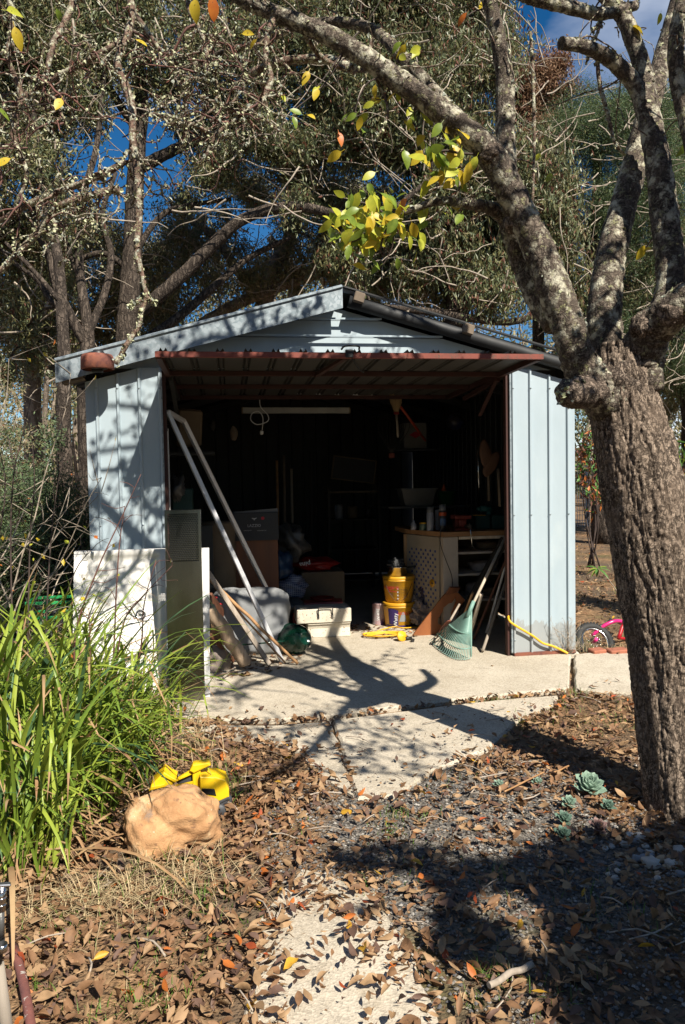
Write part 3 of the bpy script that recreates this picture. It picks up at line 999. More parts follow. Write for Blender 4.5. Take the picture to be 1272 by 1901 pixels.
limbs = {
 'stub': [(1160, 715, -2.32, 40), (1115, 722, -2.36, 33), (1080, 728, -2.42, 30), (1060, 732, -2.45, 27), (1048, 735, -2.47, 20), (1043, 736, -2.475, 9)],
 'L': [(1130, 745, -2.33, 46), (1092, 700, -2.36, 36), (1066, 650, -2.38, 31), (1053, 600, -2.38, 31), (1030, 540, -2.36, 31), (1004, 470, -2.33, 29), (975, 410, -2.31, 27), (945, 350, -2.3, 26), (910, 286, -2.3, 25),
       (860, 240, -2.3, 23), (800, 192, -2.28, 21), (740, 150, -2.25, 20), (680, 108, -2.2, 18), (610, 66, -2.15, 17), (540, 36, -2.1, 15), (460, 4, -2.05, 13), (380, -40, -2.0, 11), (260, -80, -1.95, 9), (110, -100, -1.9, 7), (-60, -110, -1.9, 5)],
 'Lb': [(1040, 600, -2.30, 30), (1006, 545, -2.22, 33), (978, 490, -2.16, 27), (955, 440, -2.15, 21), (938, 405, -2.16, 16), (905, 385, -2.2, 11), (860, 377, -2.25, 9), (810, 374, -2.3, 8), (770, 388, -2.3, 6), (735, 402, -2.28, 4)],
 'C': [(965, 400, -2.31, 22), (944, 330, -2.26, 19), (938, 240, -2.22, 18), (938, 150, -2.2, 17), (925, 75, -2.2, 15), (908, 0, -2.2, 13), (880, -90, -2.2, 11), (840, -200, -2.2, 8)],
 'M': [(1140, 720, -2.30, 40), (1128, 660, -2.26, 34), (1122, 590, -2.22, 31), (1130, 500, -2.16, 28), (1150, 410, -2.1, 25), (1172, 330, -2.05, 23), (1194, 240, -2.0, 20), (1216, 165, -1.95, 18), (1236, 85, -1.9, 16), (1260, 0, -1.9, 14), (1290, -100, -1.85, 11), (1310, -220, -1.8, 8)],
 'N': [(1185, 720, -2.32, 44), (1192, 660, -2.36, 40), (1212, 612, -2.42, 37), (1246, 580, -2.5, 35), (1300, 540, -2.58, 31), (1370, 480, -2.66, 27), (1460, 400, -2.7, 22), (1540, 300, -2.75, 17), (1590, 160, -2.75, 12)],
 'O': [(1222, 612, -2.42, 30), (1243, 545, -2.40, 26), (1244, 490, -2.36, 26), (1234, 400, -2.3, 25), (1221, 300, -2.25, 22), (1203, 212, -2.2, 20), (1180, 160, -2.18, 15), (1140, 116, -2.2, 14), (1090, 88, -2.25, 12), (1042, 80, -2.3, 11)],
 'O2': [(1203, 214, -2.2, 18), (1196, 140, -2.15, 16), (1168, 55, -2.12, 15), (1148, 18, -2.1, 14), (1100, -30, -2.1, 12), (1000, -120, -2.0, 9), (900, -220, -2, 6)],
 'O3': [(1180, 10, -2.1, 9), (1117, 26, -2.14, 11), (1060, 14, -2.18, 12), (1000, 0, -2.2, 12), (960, -14, -2.2, 11), (880, -60, -2.2, 9)],
 'P': [(1290, 560, -2.57, 24), (1300, 420, -2.5, 20), (1290, 280, -2.45, 17), (1262, 160, -2.4, 16), (1256, 70, -2.4, 15), (1280, -40, -2.4, 12), (1330, -180, -2.4, 9)],
 'Q': [(860, 236, -2.3, 14), (800, 165, -2.22, 13), (745, 105, -2.15, 12), (700, 60, -2.05, 10), (640, 42, -1.95, 9), (560, 46, -1.85, 8), (480, 80, -1.75, 7), (410, 98, -1.7, 5), (340, 130, -1.65, 4)],
}
R0_ = Y(1290, 280, -2.45)
limbs['S'] = None; limbs['R'] = None
OVER = {'S': ([R0_, (3.2, -3.1, 3.7), (2.95, -3.7, 4.05), (2.6, -4.2, 4.2), (2.2, -4.6, 4.35), (1.8, -4.9, 4.4)], [0.034, 0.03, 0.026, 0.021, 0.015, 0.008]), 'R': ([R0_, (3.15, -3.3, 3.35), (2.75, -4.0, 3.2), (2.3, -4.5, 2.95), (1.8, -4.8, 2.85)], [0.035, 0.03, 0.025, 0.018, 0.01])}
skel = []
for k, seq in limbs.items():
    P, R = PX(seq) if seq else (np.array(OVER[k][0], float), np.array(OVER[k][1]))
    m = MB()
    m.tube(P, R, 22 if k in ('L', 'N', 'M', 'O', 'stub', 'Lb') else 14, per=9, wob=0.16)
    m.build('limb', [BARK_LIMB if k != 'stub' else BARK_FORK], PEAR)
    skel.append((catmull(P, 6), np.interp(np.linspace(0, 1, (len(R)-1)*6+1), np.linspace(0, 1, len(R)), R)))
# knobs and pruning scars round the fork
for (px, py, y, r, sd) in ((1245, 582, -2.53, 38, 1), (1196, 606, -2.44, 40, 2), (1140, 712, -2.33, 82, 4), (1055, 727, -2.44, 36, 6), (1034, 565, -2.36, 34, 7), (910, 285, -2.32, 32, 9), (952, 415, -2.28, 28, 10)):
    c = Y(px, py, y)
    v, f = blob_mesh(c, [0.66*r*dep(c)/FPX]*3, sd, 0.22, 1.9, 28, 20, amp2=0.12)
    m = MB(); m.add(v, f, 0, True)
    m.build('burl', [BARK_FORK], PEAR)

# twigs hanging from the limbs, crusted with lichen
tw = MB(); tred = MB()
lich_pts, lich_r = [], []
def twig(seq, n=7, lich=1.0, m=None):
    P, R = PX(seq)
    (m or tw).tube(P, R, n, per=4, wob=0.3)
    C = catmull(P, 6)
    Rr = np.interp(np.linspace(0, 1, len(C)), np.linspace(0, 1, len(R)), R)
    for c, r in zip(C, Rr):
        k = rng.poisson(2.3*lich)
        for _ in range(k):
            lich_pts.append(c+unit(rng.normal(size=3))*r*0.95+rng.normal(size=3)*0.004)
            lich_r.append(rng.uniform(0.004, 0.011))
    return C, Rr
hand = [
 [(512, 24, -2.08, 8), (498, 62, -2.1, 6), (494, 108, -2.12, 6), (503, 150, -2.14, 6), (482, 192, -2.16, 6), (452, 214, -2.18, 6), (420, 232, -2.2, 5), (396, 258, -2.2, 4), (382, 292, -2.2, 3)],
 [(482, 190, -2.16, 4), (452, 206, -2.2, 4), (420, 200, -2.22, 3), (398, 188, -2.25, 2.5)],
 [(396, 250, -2.2, 4), (360, 232, -2.22, 4), (322, 226, -2.24, 4), (296, 214, -2.25, 3)],
 [(350, -20, -2.0, 6), (352, 20, -2.05, 5), (372, 58, -2.08, 4.5), (384, 96, -2.1, 4.5), (386, 130, -2.12, 4), (362, 148, -2.14, 3.5)],
 [(386, 128, -2.12, 4), (402, 150, -2.12, 3), (400, 200, -2.15, 2.5)],
 [(232, -30, -1.95, 7), (246, 20, -2.0, 7), (236, 70, -2.05, 7), (218, 116, -2.08, 7), (232, 158, -2.1, 7.5), (246, 205, -2.12, 7.5), (247, 262, -2.14, 7), (256, 330, -2.16, 6.5), (258, 402, -2.18, 6), (255, 470, -2.2, 5.5), (266, 520, -2.2, 5), (272, 552, -2.2, 4.5), (262, 580, -2.2, 4.5), (258, 606, -2.2, 4.2), (240, 632, -2.2, 5), (226, 656, -2.2, 4.5), (215, 676, -2.2, 5)],
 [(270, 548, -2.2, 4), (282, 560, -2.21, 4), (290, 562, -2.22, 2.5)],
 [(262, 556, -2.2, 3.5), (246, 566, -2.22, 3), (240, 570, -2.22, 2)],
 [(220, 350, -2.14, 7), (178, 360, -2.1, 7), (132, 374, -2.08, 7), (98, 392, -2.05, 6.5), (74, 428, -2.02, 6), (40, 462, -2.0, 5.5), (4, 500, -1.98, 5), (-40, 530, -1.95, 4)],
 [(98, 392, -2.05, 6), (102, 420, -2.05, 5), (96, 450, -2.05, 4)],
 [(232, 300, -2.14, 6), (180, 330, -2.1, 6), (120, 352, -2.05, 6), (60, 376, -2.0, 6), (0, 410, -1.98, 5)],
 [(150, -60, -1.92, 6), (130, 20, -1.95, 6), (100, 80, -2.0, 6), (80, 150, -2.05, 5), (30, 190, -2.05, 5), (-20, 240, -2, 4)],
 [(236, 70, -2.05, 5), (190, 96, -2.05, 5), (150, 120, -2.03, 5), (105, 142, -2.0, 5), (50, 170, -2, 4), (0, 178, -2, 3)],
 [(246, 20, -2.0, 5), (276, 62, -2.0, 5), (300, 98, -2.0, 4), (330, 130, -1.98, 4), (350, 180, -1.98, 4), (330, 230, -1.98, 3)],
 [(100, 180, -2.02, 3), (112, 210, -2.02, 4), (126, 236, -2.02, 2)],
 [(10, -40, -2.1, 7), (24, 40, -2.1, 6), (16, 110, -2.1, 6), (40, 180, -2.1, 5), (24, 250, -2.1, 5), (50, 320, -2.1, 4), (30, 380, -2.1, 3)],
 [(555, 40, -2.1, 6), (590, 100, -2.05, 5), (640, 128, -2.0, 4.5), (676, 130, -1.95, 4)],
 [(430, 170, -1.7, 6), (460, 140, -1.75, 7), (510, 118, -1.85, 8), (560, 110, -1.9, 8), (612, 112, -1.95, 9), (660, 130, -2.0, 8)],
 [(690, 70, -2.2, 4), (688, 120, -2.2, 3), (720, 200, -2.2, 3), (700, 260, -2.2, 2)],
 [(1110, 90, -2.22, 4), (1112, 150, -2.2, 4), (1128, 210, -2.2, 3.5), (1140, 260, -2.2, 3), (1156, 284, -2.18, 3)],
 [(1100, 60, -2.2, 3), (1116, 40, -2.2, 3), (1104, 74, -2.2, 3), (1088, 118, -2.2, 2)],
 [(985, 60, -2.2, 3), (990, 150, -2.22, 3.4), (992, 280, -2.24, 3), (988, 395, -2.25, 2.5)],
]
hubs = []
for h in hand:
    C, Rr = twig(h, lich=1.3)
    hubs += list(C)
hubs = np.array(hubs)
hpx = np.array([proj(c) for c in hubs])
# crooked spurs between the hanging boughs
def spur(start, L, r, lich, m, n=6, wob=0.42, droop=0.12, d=None):
    C = crook(start, d if d is not None else rng.normal(size=3)*np.array([1, 0.6, 0.8]), L, n, wob, droop)
    rr = np.linspace(r, r*0.45, len(C))
    m.tube(C, rr, 5, per=3, wob=0.3)
    for c, q in zip(catmull(C, 3), np.interp(np.linspace(0, 1, (len(C)-1)*3+1), np.linspace(0, 1, len(rr)), rr)):
        for _ in range(rng.poisson(0.8*lich)):
            lich_pts.append(c+unit(rng.normal(size=3))*q*0.9+rng.normal(size=3)*0.003)
            lich_r.append(rng.uniform(0.003, 0.008))
    return C
sel = [i for i in range(len(hubs)) if hpx[i, 0] < 540 and hpx[i, 1] < 430]
ends = []
for k in range(330):
    i = sel[rng.integers(len(sel))]
    red = rng.random() < 0.3
    C = spur(hubs[i], rng.uniform(0.08, 0.30), rng.uniform(0.0025, 0.006), 0.35 if red else 1.0, tred if red else tw)
    ends.append(C[-1]); ends.append(C[len(C)//2])
for k in range(260):
    i = rng.integers(len(ends))
    red = rng.random() < 0.35
    spur(ends[i], rng.uniform(0.05, 0.18), rng.uniform(0.0018, 0.004), 0.3 if red else 0.9, tred if red else tw, n=5)
# spurs and bare shoots on the other limbs
for C, Rr in skel:
    for k in range(10):
        i = rng.integers(len(C)//3, len(C))
        q = proj(C[i])
        if 600 < q[0] < 1400 and q[1] < 380:
            spur(C[i], rng.uniform(0.08, 0.45), rng.uniform(0.0025, 0.005), 0.25, tw, wob=0.35, droop=-0.05, d=rng.normal(size=3)+np.array([0, 0, 0.5]))
# the part of the crown above the picture, with the last of its leaves
CCp, DDp = [], []
def overhead(start, n_sp, L, nleaf, d=None):
    for k in range(n_sp):
        C = spur(start[rng.integers(len(start))], rng.uniform(0.5, 1.0)*L, rng.uniform(0.004, 0.009), 0.2, tw, n=8, wob=0.4, droop=0.0, d=d)
        for q in C[2:]:
            for _ in range(rng.poisson(nleaf)):
                CCp.append(q+rng.normal(size=3)*0.05); DDp.append(rng.normal(size=3)+np.array([0, 0, -0.6]))
hi = [np.array((rng.uniform(0.5, 2.8), rng.uniform(-2.9, -1.9), rng.uniform(3.75, 4.9))) for _ in range(22)]
for h_ in hi:
    a_ = nearest0 = min((C[np.argmin(np.linalg.norm(C-h_, axis=1))] for C, _ in skel), key=lambda c: np.linalg.norm(c-h_))
    tw.tube([a_, (a_+h_)/2+rng.normal(size=3)*0.08, h_], [0.026, 0.019, 0.010], 7, per=5)
    overhead(catmull([a_, (a_+h_)/2, h_], 6)[5:], 8, 0.5, 0.9)
for C, Rr in skel[-2:]:
    overhead(C[8:], 10, 0.5, 0.6)
    for k in range(14):
        a_ = C[rng.integers(6, len(C))]; P_ = crook(a_, rng.normal(size=3)*np.array([1, 1, 0.4]), rng.uniform(0.4, 0.9), 7, 0.3)
        tw.tube(P_, np.linspace(0.013, 0.004, 8), 6, per=4); overhead(P_[2:], 4, 0.3, 0.5)
V, F = leaf_cloud(np.array(CCp), np.array(DDp), 0.075, 0.042)
mi = rng.choice(4, size=len(CCp), p=[0.35, 0.35, 0.22, 0.08])
keepv = [proj(c) for c in CCp]
o = obj_np('upper_leaves', V, F, [L_GREEN, L_LIME, L_YEL, L_ORANGE], PEAR, np.concatenate([mi, mi])); o['kind'] = 'stuff'
tw.build('twig', [BARK_TWIG], PEAR)['kind'] = 'stuff'
tred.build('twig', [TWIG_RED], PEAR)['kind'] = 'stuff'
# lichen flakes: small crinkled discs on the twigs and the upper side of the limbs
for C, Rr in skel:
    for c, r in zip(C, Rr):
        for _ in range(rng.poisson(3)):
            d = unit(rng.normal(size=3)+np.array([0.2, -0.5, 0.6]))
            lich_pts.append(c+d*r*1.0); lich_r.append(rng.uniform(0.004, 0.012))
LP, LR = np.array(lich_pts), np.array(lich_r)
m_v, m_f = [], []
N = len(LP)
D = unit(rng.normal(size=(N, 3))); A = unit(np.cross(D, rng.normal(size=(N, 3)))); B = np.cross(D, A)
K = 6
ringv = [LP+D*(LR*0.5)[:, None]]
for j in range(K):
    a = 2*math.pi*j/K
    rj = LR*rng.uniform(0.6, 1.25, N)
    ringv.append(LP+A*(np.cos(a)*rj)[:, None]+B*(np.sin(a)*rj)[:, None]+D*(LR*rng.uniform(-0.3, 0.5, N))[:, None])
VV = np.stack(ringv, 1).reshape(-1, 3)
i = np.arange(N)*(K+1)
FF = np.concatenate([np.stack([i, i+1+j, i+1+(j+1) % K], 1) for j in range(K)])
mi = (rng.random(N) < 0.35).astype(int)
o = obj_np('lichen', VV, FF, [LICHEN, LICHEN2], PEAR, np.tile(mi, K)); o['kind'] = 'stuff'

# pear leaves, one mesh per leaf
def leaf_grid(L, W, curl=0.3, fold=0.3, nl=6, sharp=0.9, stalk=0.25, twist=0.0, wave=0.0):
    """a leaf lying in +x, blade up +z, origin at the stalk's foot"""
    V, F = [], []
    for i in range(nl+1):
        t = i/nl
        w = W*0.5*math.sin(math.pi*min(1, t**sharp))**0.75 if 0 < t < 1 else 0.0005
        x = L*t
        z = -curl*L*t*t
        for j in (-1, 0, 1):
            y = w*j
            zz = z+abs(j)*w*fold+wave*L*math.sin(7*t+j)*abs(j)*0.3
            a = twist*t
            V.append((x+stalk*L, y*math.cos(a)-zz*math.sin(a)*0, zz+y*math.sin(a)))
    for i in range(nl):
        for j in range(2):
            F.append((i*3+j, (i+1)*3+j, (i+1)*3+j+1, i*3+j+1))
    n = len(V)
    V += [(0, -0.0008, 0), (0, 0.0008, 0), (stalk*L, 0.0008, 0), (stalk*L, -0.0008, 0)]
    F.append((n, n+1, n+2, n+3))
    return np.array(V), F
pear_variants = []
for k in range(5):
    V, F = leaf_grid(0.068*rng.uniform(0.85, 1.15), 0.036*rng.uniform(0.85, 1.2), curl=rng.uniform(0.1, 0.45), fold=rng.uniform(0.1, 0.5), twist=rng.uniform(-0.5, 0.5))
    pear_variants.append([mesh_np('leaf', V, F, [mm], smooth=True) for mm in (L_GREEN, L_LIME, L_YEL, L_ORANGE)])
def place_leaf(meshes, p, d, up, parent, scale=1.0, name='leaf'):
    d = unit(d)
    up = np.asarray(up, float)
    yv = unit(np.cross(up, d)); zv = np.cross(d, yv)
    o = bpy.data.objects.new(name, meshes)
    COL.objects.link(o)
    off = wloc(parent) if parent is not None else np.zeros(3)
    M = Matrix(((d[0]*scale, yv[0]*scale, zv[0]*scale, p[0]-off[0]), (d[1]*scale, yv[1]*scale, zv[1]*scale, p[1]-off[1]), (d[2]*scale, yv[2]*scale, zv[2]*scale, p[2]-off[2]), (0, 0, 0, 1)))
    if parent is not None:
        o.parent = parent
    o.matrix_local = M
    return o
def pear_leaf(px, py, y, w=(0.3, 0.4, 0.25, 0.05), s=1.0):
    p = Y(px, py, y)
    d = np.array([rng.normal()*0.7, rng.normal()*0.5, -0.6+rng.normal()*0.5])
    up = np.array([rng.normal()*0.5+0.3, -1.0, 0.5+rng.normal()*0.5])
    return place_leaf(pear_variants[rng.integers(5)][rng.choice(4, p=w)], p-unit(d)*0.04, d, up, PEAR, s*rng.uniform(0.8, 1.15))
sprig = MB()
for k in range(125):
    px, py = 694+rng.normal()*44, 408+rng.normal()*36
    pear_leaf(px, py, -2.3+rng.normal()*0.07, (0.34, 0.47, 0.17, 0.02), 0.95)
for q in ([(770, 388, -2.3), (735, 400, -2.3), (700, 410, -2.3), (660, 418, -2.3), (625, 420, -2.3)], [(740, 400, -2.3), (715, 430, -2.32), (705, 470, -2.33)], [(720, 402, -2.3), (690, 380, -2.28), (650, 375, -2.27)], [(700, 408, -2.3), (672, 440, -2.3), (650, 450, -2.3)]):
    sprig.tube([Y(*a) for a in q], 0.004, 5)
for k in range(46):
    pear_leaf(822+rng.normal()*28, 292+rng.normal()*28, -2.32+rng.normal()*0.05, (0.48, 0.27, 0.22, 0.03), 1.08)
sprig.tube([Y(905, 286, -2.3), Y(860, 285, -2.32), Y(820, 280, -2.33), Y(800, 300, -2.33)], 0.005, 5)
for (cx_, cy_, n) in ((770, 225, 8), (760, 100, 6), (700, 185, 6), (655, 225, 7), (850, 395, 4), (545, 205, 4), (590, 160, 3), (668, 480, 2), (712, 490, 2), (1198, 462, 3), (1000, 312, 2), (1246, 280, 2), (1200, 52, 2), (870, 28, 2)):
    tip_ = Y(cx_, cy_, -2.2)
    src_ = min((C[np.argmin(np.linalg.norm(C-tip_, axis=1))] for C, _ in skel), key=lambda c: np.linalg.norm(c-tip_))
    sprig.tube([src_, (src_+tip_)/2+rng.normal(size=3)*0.02, tip_, tip_+rng.normal(size=3)*0.02], [0.004, 0.003, 0.002, 0.0012], 5, per=4)
    for _ in range(n):
        pear_leaf(cx_+rng.normal()*14, cy_+rng.normal()*14, -2.2+rng.normal()*0.04, (0.4, 0.3, 0.27, 0.03), 0.85)
for (px, py, s_) in ((22, 20, 1.2), (30, 60, 1.2), (262, 76, 0.8), (362, 8, 1.0), (395, 4, 1.0), (112, 32, 0.8), (8, 298, 0.8), (8, 210, 0.8), (110, 190, 0.7), (460, 60, 0.8), (467, 82, 0.8)):
    tip_ = Y(px, py, -2.3)
    src_ = hubs[np.argmin(np.linalg.norm(hubs-tip_, axis=1))]
    sprig.tube([src_, (src_+tip_)/2+rng.normal(size=3)*0.01, tip_], [0.0025, 0.002, 0.0012], 5, per=4)
    pear_leaf(px, py, -2.3, (0.2, 0.4, 0.38, 0.02), s_)
sprig.build('sprig', [TWIG_DARK], PEAR)['kind'] = 'stuff'

# ================================================================== bush behind: gums, wattles
def nearest(skels, p):
    best, bd = None, 1e9
    for C in skels:
        d = np.linalg.norm(C-p, axis=1)
        # prefer joining from below/nearby
        j = int(np.argmin(d+0.25*np.maximum(0, C[:, 2]-p[2])))
        if d[j] < bd:
            bd, best = d[j], C[j]
    return best
def gum(label, lines, blobs, mats, wts, bark, base=None, leafL=0.095, leafW=0.025, hang=0.55, name='gum_tree', twigm=None, cat='tree', sub=9, spread=0.55, parts=('trunk', 'limb', 'branch', 'crown'), group=None):
    P0, R0 = PX(lines[0])
    foot = P0[0].copy(); foot[2] = gz(foot[0], foot[1])-0.05
    root = thing(name, label, cat, foot, group)
    skels = []
    for i, l in enumerate(lines):
        P, R = PX(l)
        if i == 0:
            P = np.vstack([foot, P]); R = np.concatenate([[R[0]*1.25], R])
        m = MB(); m.tube(P, R, 12 if i == 0 else 9, per=6, wob=0.12)
        m.build(parts[0] if i == 0 else parts[1], [bark], root)
        skels.append(catmull(P, 6))
    br = MB()
    CC, DD = [], []
    for (px, py, y, rad, n) in blobs:
        c = Y(px, py, y)
        a = nearest(skels, c)
        mid = (a+c)/2+rng.normal(size=3)*rad*0.25+np.array([0, 0, rad*0.2])
        L = np.linalg.norm(c-a)
        r0 = min(0.045, 0.012+0.010*L)
        path = np.array([a, mid, c])
        br.tube(path, [r0, r0*0.7, r0*0.45], 6, per=5, wob=0.2)
        skels.append(catmull(path, 4))
        for k in range(sub):
            e = c+unit(rng.normal(size=3))*rad*rng.uniform(0.35, 1.0)
            q = np.array([c, (c+e)/2+rng.normal(size=3)*rad*0.15, e])
            br.tube(q, [r0*0.4, r0*0.3, 0.004], 4, per=3, caps=False)
            m_ = int(n/sub)
            t = rng.random((m_, 1))**0.6
            base_ = c+(e-c)*t
            cc = base_+rng.normal(size=(m_, 3))*rad*0.20*spread/0.55
            CC.append(cc)
            DD.append(rng.normal(size=(m_, 3))*0.55+np.array([0, 0, -hang]))
    br.build(parts[2], [twigm or bark], root)['kind'] = 'stuff'
    pt = MB()
    for (px, py, y, rad, n) in blobs:
        for k in range(2):
            c = Y(px+rng.normal()*30, py+rng.normal()*30, y-rad*rng.uniform(0.3, 1.0))
            L = rng.uniform(0.5, 1.5)
            C = crook(c, rng.normal(size=3)*np.array([1, 0.4, 0.7])+np.array([0, 0, -0.2]), L, 8, 0.17)
            pt.tube(C, np.linspace(rng.uniform(0.007, 0.018), 0.004, 9), 5, per=2, caps=False)
    if len(pt.V): pt.build('dry_branch', [TWIG_PALE if rng.random() < 0.7 else TWIG_RED], root)['kind'] = 'stuff'
    C, D = np.vstack(CC), np.vstack(DD)
    n = len(C)
    V, F = leaf_cloud(C, D, leafL*rng.uniform(0.6, 1.25, n), leafW*rng.uniform(0.7, 1.3, n))
    crown(parts[3], V, F, mats, root, wts, 'stuff')
    return root
def spray(x0, x1, y0, y1, d0, d1, n, rad, nl, hole=None, rj=0.35):
    out = []
    tries = 0
    n = int(n*2.5); nl = int(nl*0.88); rad = rad*1.15
    while len(out) < n and tries < n*30:
        tries += 1
        px, py = rng.uniform(x0, x1), rng.uniform(y0, y1)
        if hole and any(((px-a)/c)**2+((py-b)/d)**2 < 1 for a, b, c, d in hole):
            continue
        out.append((px, py, rng.uniform(d0, d1), rad*rng.uniform(1-rj, 1+rj), nl))
    return out
HOLES = [(150, 310, 62, 70), (285, 335, 75, 45), (1140, 20, 170, 150), (1000, 40, 80, 120), (620, 320, 45, 30), (770, 350, 30, 35)]
# dark gum behind the shed's left rake, with one long arching limb
gum('dark rough trunked gum behind the left roof slope with a long arching limb', [
    [(238, 660, 7.2, 22.4), (240, 560, 7.2, 19.8), (246, 460, 7.2, 17.8), (250, 360, 7.2, 16.5), (256, 270, 7.2, 15.2), (262, 180, 7.2, 13.2), (250, 80, 7.2, 11.2), (262, -20, 7.2, 9.2), (270, -160, 7.2, 5.9)],
    [(244, 590, 7.2, 13.2), (300, 545, 7.0, 12.5), (360, 490, 6.9, 11.9), (410, 440, 6.8, 11.2), (450, 408, 6.7, 10.6), (505, 388, 6.6, 9.9), (560, 384, 6.5, 9.2), (620, 396, 6.4, 7.9), (680, 400, 6.4, 6.6), (740, 380, 6.4, 5.3), (800, 330, 6.4, 4.0)],
    [(262, 310, 7.2, 11.9), (300, 290, 7.1, 10.6), (345, 268, 7.0, 9.9), (390, 250, 6.9, 8.6), (450, 200, 6.9, 7.3), (520, 140, 6.9, 5.9), (580, 60, 6.9, 4.6)],
    [(250, 470, 7.2, 5.9), (300, 400, 7.3, 5.3), (360, 380, 7.3, 4.6), (430, 370, 7.3, 3.3)],
    [(252, 240, 7.2, 7.9), (200, 160, 7.3, 7.3), (150, 80, 7.4, 5.9), (100, 0, 7.4, 4.6)],
    [(240, 500, 7.2, 5.9), (190, 470, 7.3, 5.3), (130, 490, 7.4, 4.6), (60, 520, 7.4, 3.3)],
    [(255, 640, 7.4, 9.2), (330, 590, 7.5, 8.6), (400, 530, 7.5, 7.3), (460, 480, 7.6, 5.9), (540, 440, 7.6, 4.0)],
   ], spray(-120, 620, -180, 225, 6.2, 9.0, 46, 0.62, 1500, HOLES)+spray(420, 820, -150, 300, 6.2, 8.2, 26, 0.6, 1500, HOLES)+spray(330, 620, 230, 390, 6.6, 8, 12, 0.42, 800, HOLES),
   [E1, E2, E4, E3], [5, 3, 0.7, 0.8], BARK_GUM, sub=10)
# forked gum at far left
gum('forked gum with slender pale edged stems left of the shed eave', [
    [(160, 720, 6.0, 16.1), (163, 650, 6.0, 13.6), (162, 600, 6.0, 10.5), (150, 520, 6.1, 8.7), (146, 430, 6.1, 7.4), (158, 350, 6.2, 6.2), (178, 280, 6.3, 5.6), (190, 180, 6.3, 4.3), (200, 60, 6.4, 3.1)],
    [(160, 640, 6.0, 10.5), (128, 580, 5.9, 9.3), (104, 530, 5.8, 8.1), (90, 470, 5.8, 6.8), (64, 420, 5.8, 5.6), (60, 340, 5.8, 4.3), (20, 240, 5.8, 3.1)],
    [(164, 620, 6.0, 8.1), (196, 540, 6.1, 6.8), (206, 470, 6.2, 6.2), (190, 400, 6.3, 5.0), (215, 320, 6.4, 3.7)],
    [(128, 580, 5.9, 6.2), (96, 560, 5.8, 5.6), (70, 520, 5.8, 5.0), (30, 490, 5.7, 3.7), (-20, 440, 5.7, 3.1)],
    [(150, 520, 6.1, 5.6), (118, 440, 6.2, 5.0), (100, 380, 6.2, 3.7), (120, 300, 6.2, 3.1)],
   ], spray(-160, 110, -150, 470, 5.4, 8.0, 34, 0.55, 1200, HOLES)+spray(0, 160, 480, 700, 6.5, 9, 10, 0.4, 800),
   [E1, E2, E4, E3], [4, 4, 0.7, 1.2], BARK_GUM, sub=9)
gum('straight brown trunked gum low at the left edge beside the wattle bush', [
    [(118, 800, 5.0, 13.5), (120, 700, 5.0, 12.5), (116, 600, 5.1, 10.9), (108, 480, 5.2, 9.4), (80, 360, 5.4, 7.8), (60, 200, 5.6, 6.2), (40, 0, 5.8, 4.2)],
    [(112, 560, 5.1, 5.2), (60, 500, 5.1, 4.2), (10, 450, 5.1, 3.1)],
   ], spray(-200, 60, -160, 330, 4.8, 7.0, 16, 0.55, 1200, HOLES), [E1, E2, E3], [4, 4, 1], BARK_GUM, sub=9)
# weeping gum over the right half of the roof
gum('weeping gum with long hanging leaves above the right roof slope', [
    [(840, 700, 7.6, 24.0), (850, 560, 7.6, 21.6), (838, 420, 7.6, 19.2), (800, 320, 7.6, 16.0), (780, 200, 7.6, 12.8), (800, 80, 7.6, 10.4), (790, -80, 7.6, 7.2)],
    [(845, 470, 7.6, 10.4), (900, 380, 7.4, 8.8), (960, 300, 7.2, 7.2), (1040, 280, 7.1, 4.8)],
    [(820, 360, 7.6, 9.6), (740, 300, 7.2, 8.0), (680, 260, 6.9, 6.4), (600, 240, 6.6, 4.8)],
    [(690, 570, 7.0, 6.4), (790, 578, 7.0, 7.2), (880, 592, 7.0, 7.2), (960, 596, 7.1, 6.4), (1040, 560, 7.2, 5.6)],
   ], spray(600, 960, -150, 300, 6.6, 9.2, 36, 0.6, 1500, HOLES)+spray(780, 1060, 300, 560, 6.6, 8.8, 24, 0.55, 1500)+spray(600, 800, 430, 530, 7, 8.8, 12, 0.4, 900),
   [E1, E2, E4, E3], [5, 3, 1.2, 0.8], BARK_GUM, hang=0.95, leafL=0.12, leafW=0.028, sub=10)
# mid-distance gums with pale limbs between the dark ones
gum('pale limbed gum standing behind the shed ridge', [
    [(470, 690, 11, 20), (486, 600, 11, 18), (500, 520, 11, 16), (540, 440, 11, 13), (560, 350, 11, 10), (600, 250, 11, 7)],
    [(490, 560, 11, 11), (440, 500, 11, 9), (400, 440, 11.2, 8), (340, 400, 11.4, 6)],
    [(500, 520, 11, 11), (580, 500, 10.8, 9), (640, 450, 10.6, 8), (720, 420, 10.6, 6)],
    [(330, 640, 10.5, 12), (380, 600, 10.5, 12), (450, 560, 10.6, 10), (560, 520, 10.6, 8), (640, 500, 10.6, 5)],
   ], spray(330, 800, 330, 560, 10, 13, 34, 0.6, 1000, HOLES), [E3, E2, E1], [3, 3, 2], BARK_PALE, sub=9)
gum('slim pale gum seen between the dark trunks above the left eave', [
    [(60, 740, 10, 16), (66, 620, 10, 14), (84, 520, 10, 12), (90, 420, 10.2, 9), (130, 330, 10.4, 7)],
    [(300, 700, 12, 16), (310, 600, 12, 14), (330, 500, 12, 11), (380, 400, 12, 8)],
    [(560, 640, 13, 14), (548, 560, 13, 12), (540, 500, 13, 10), (500, 440, 13, 7)],
   ], spray(-60, 330, 420, 650, 9.5, 13, 38, 0.6, 1000), [E3, E2, E1], [3, 3, 2], BARK_PALE, sub=9)
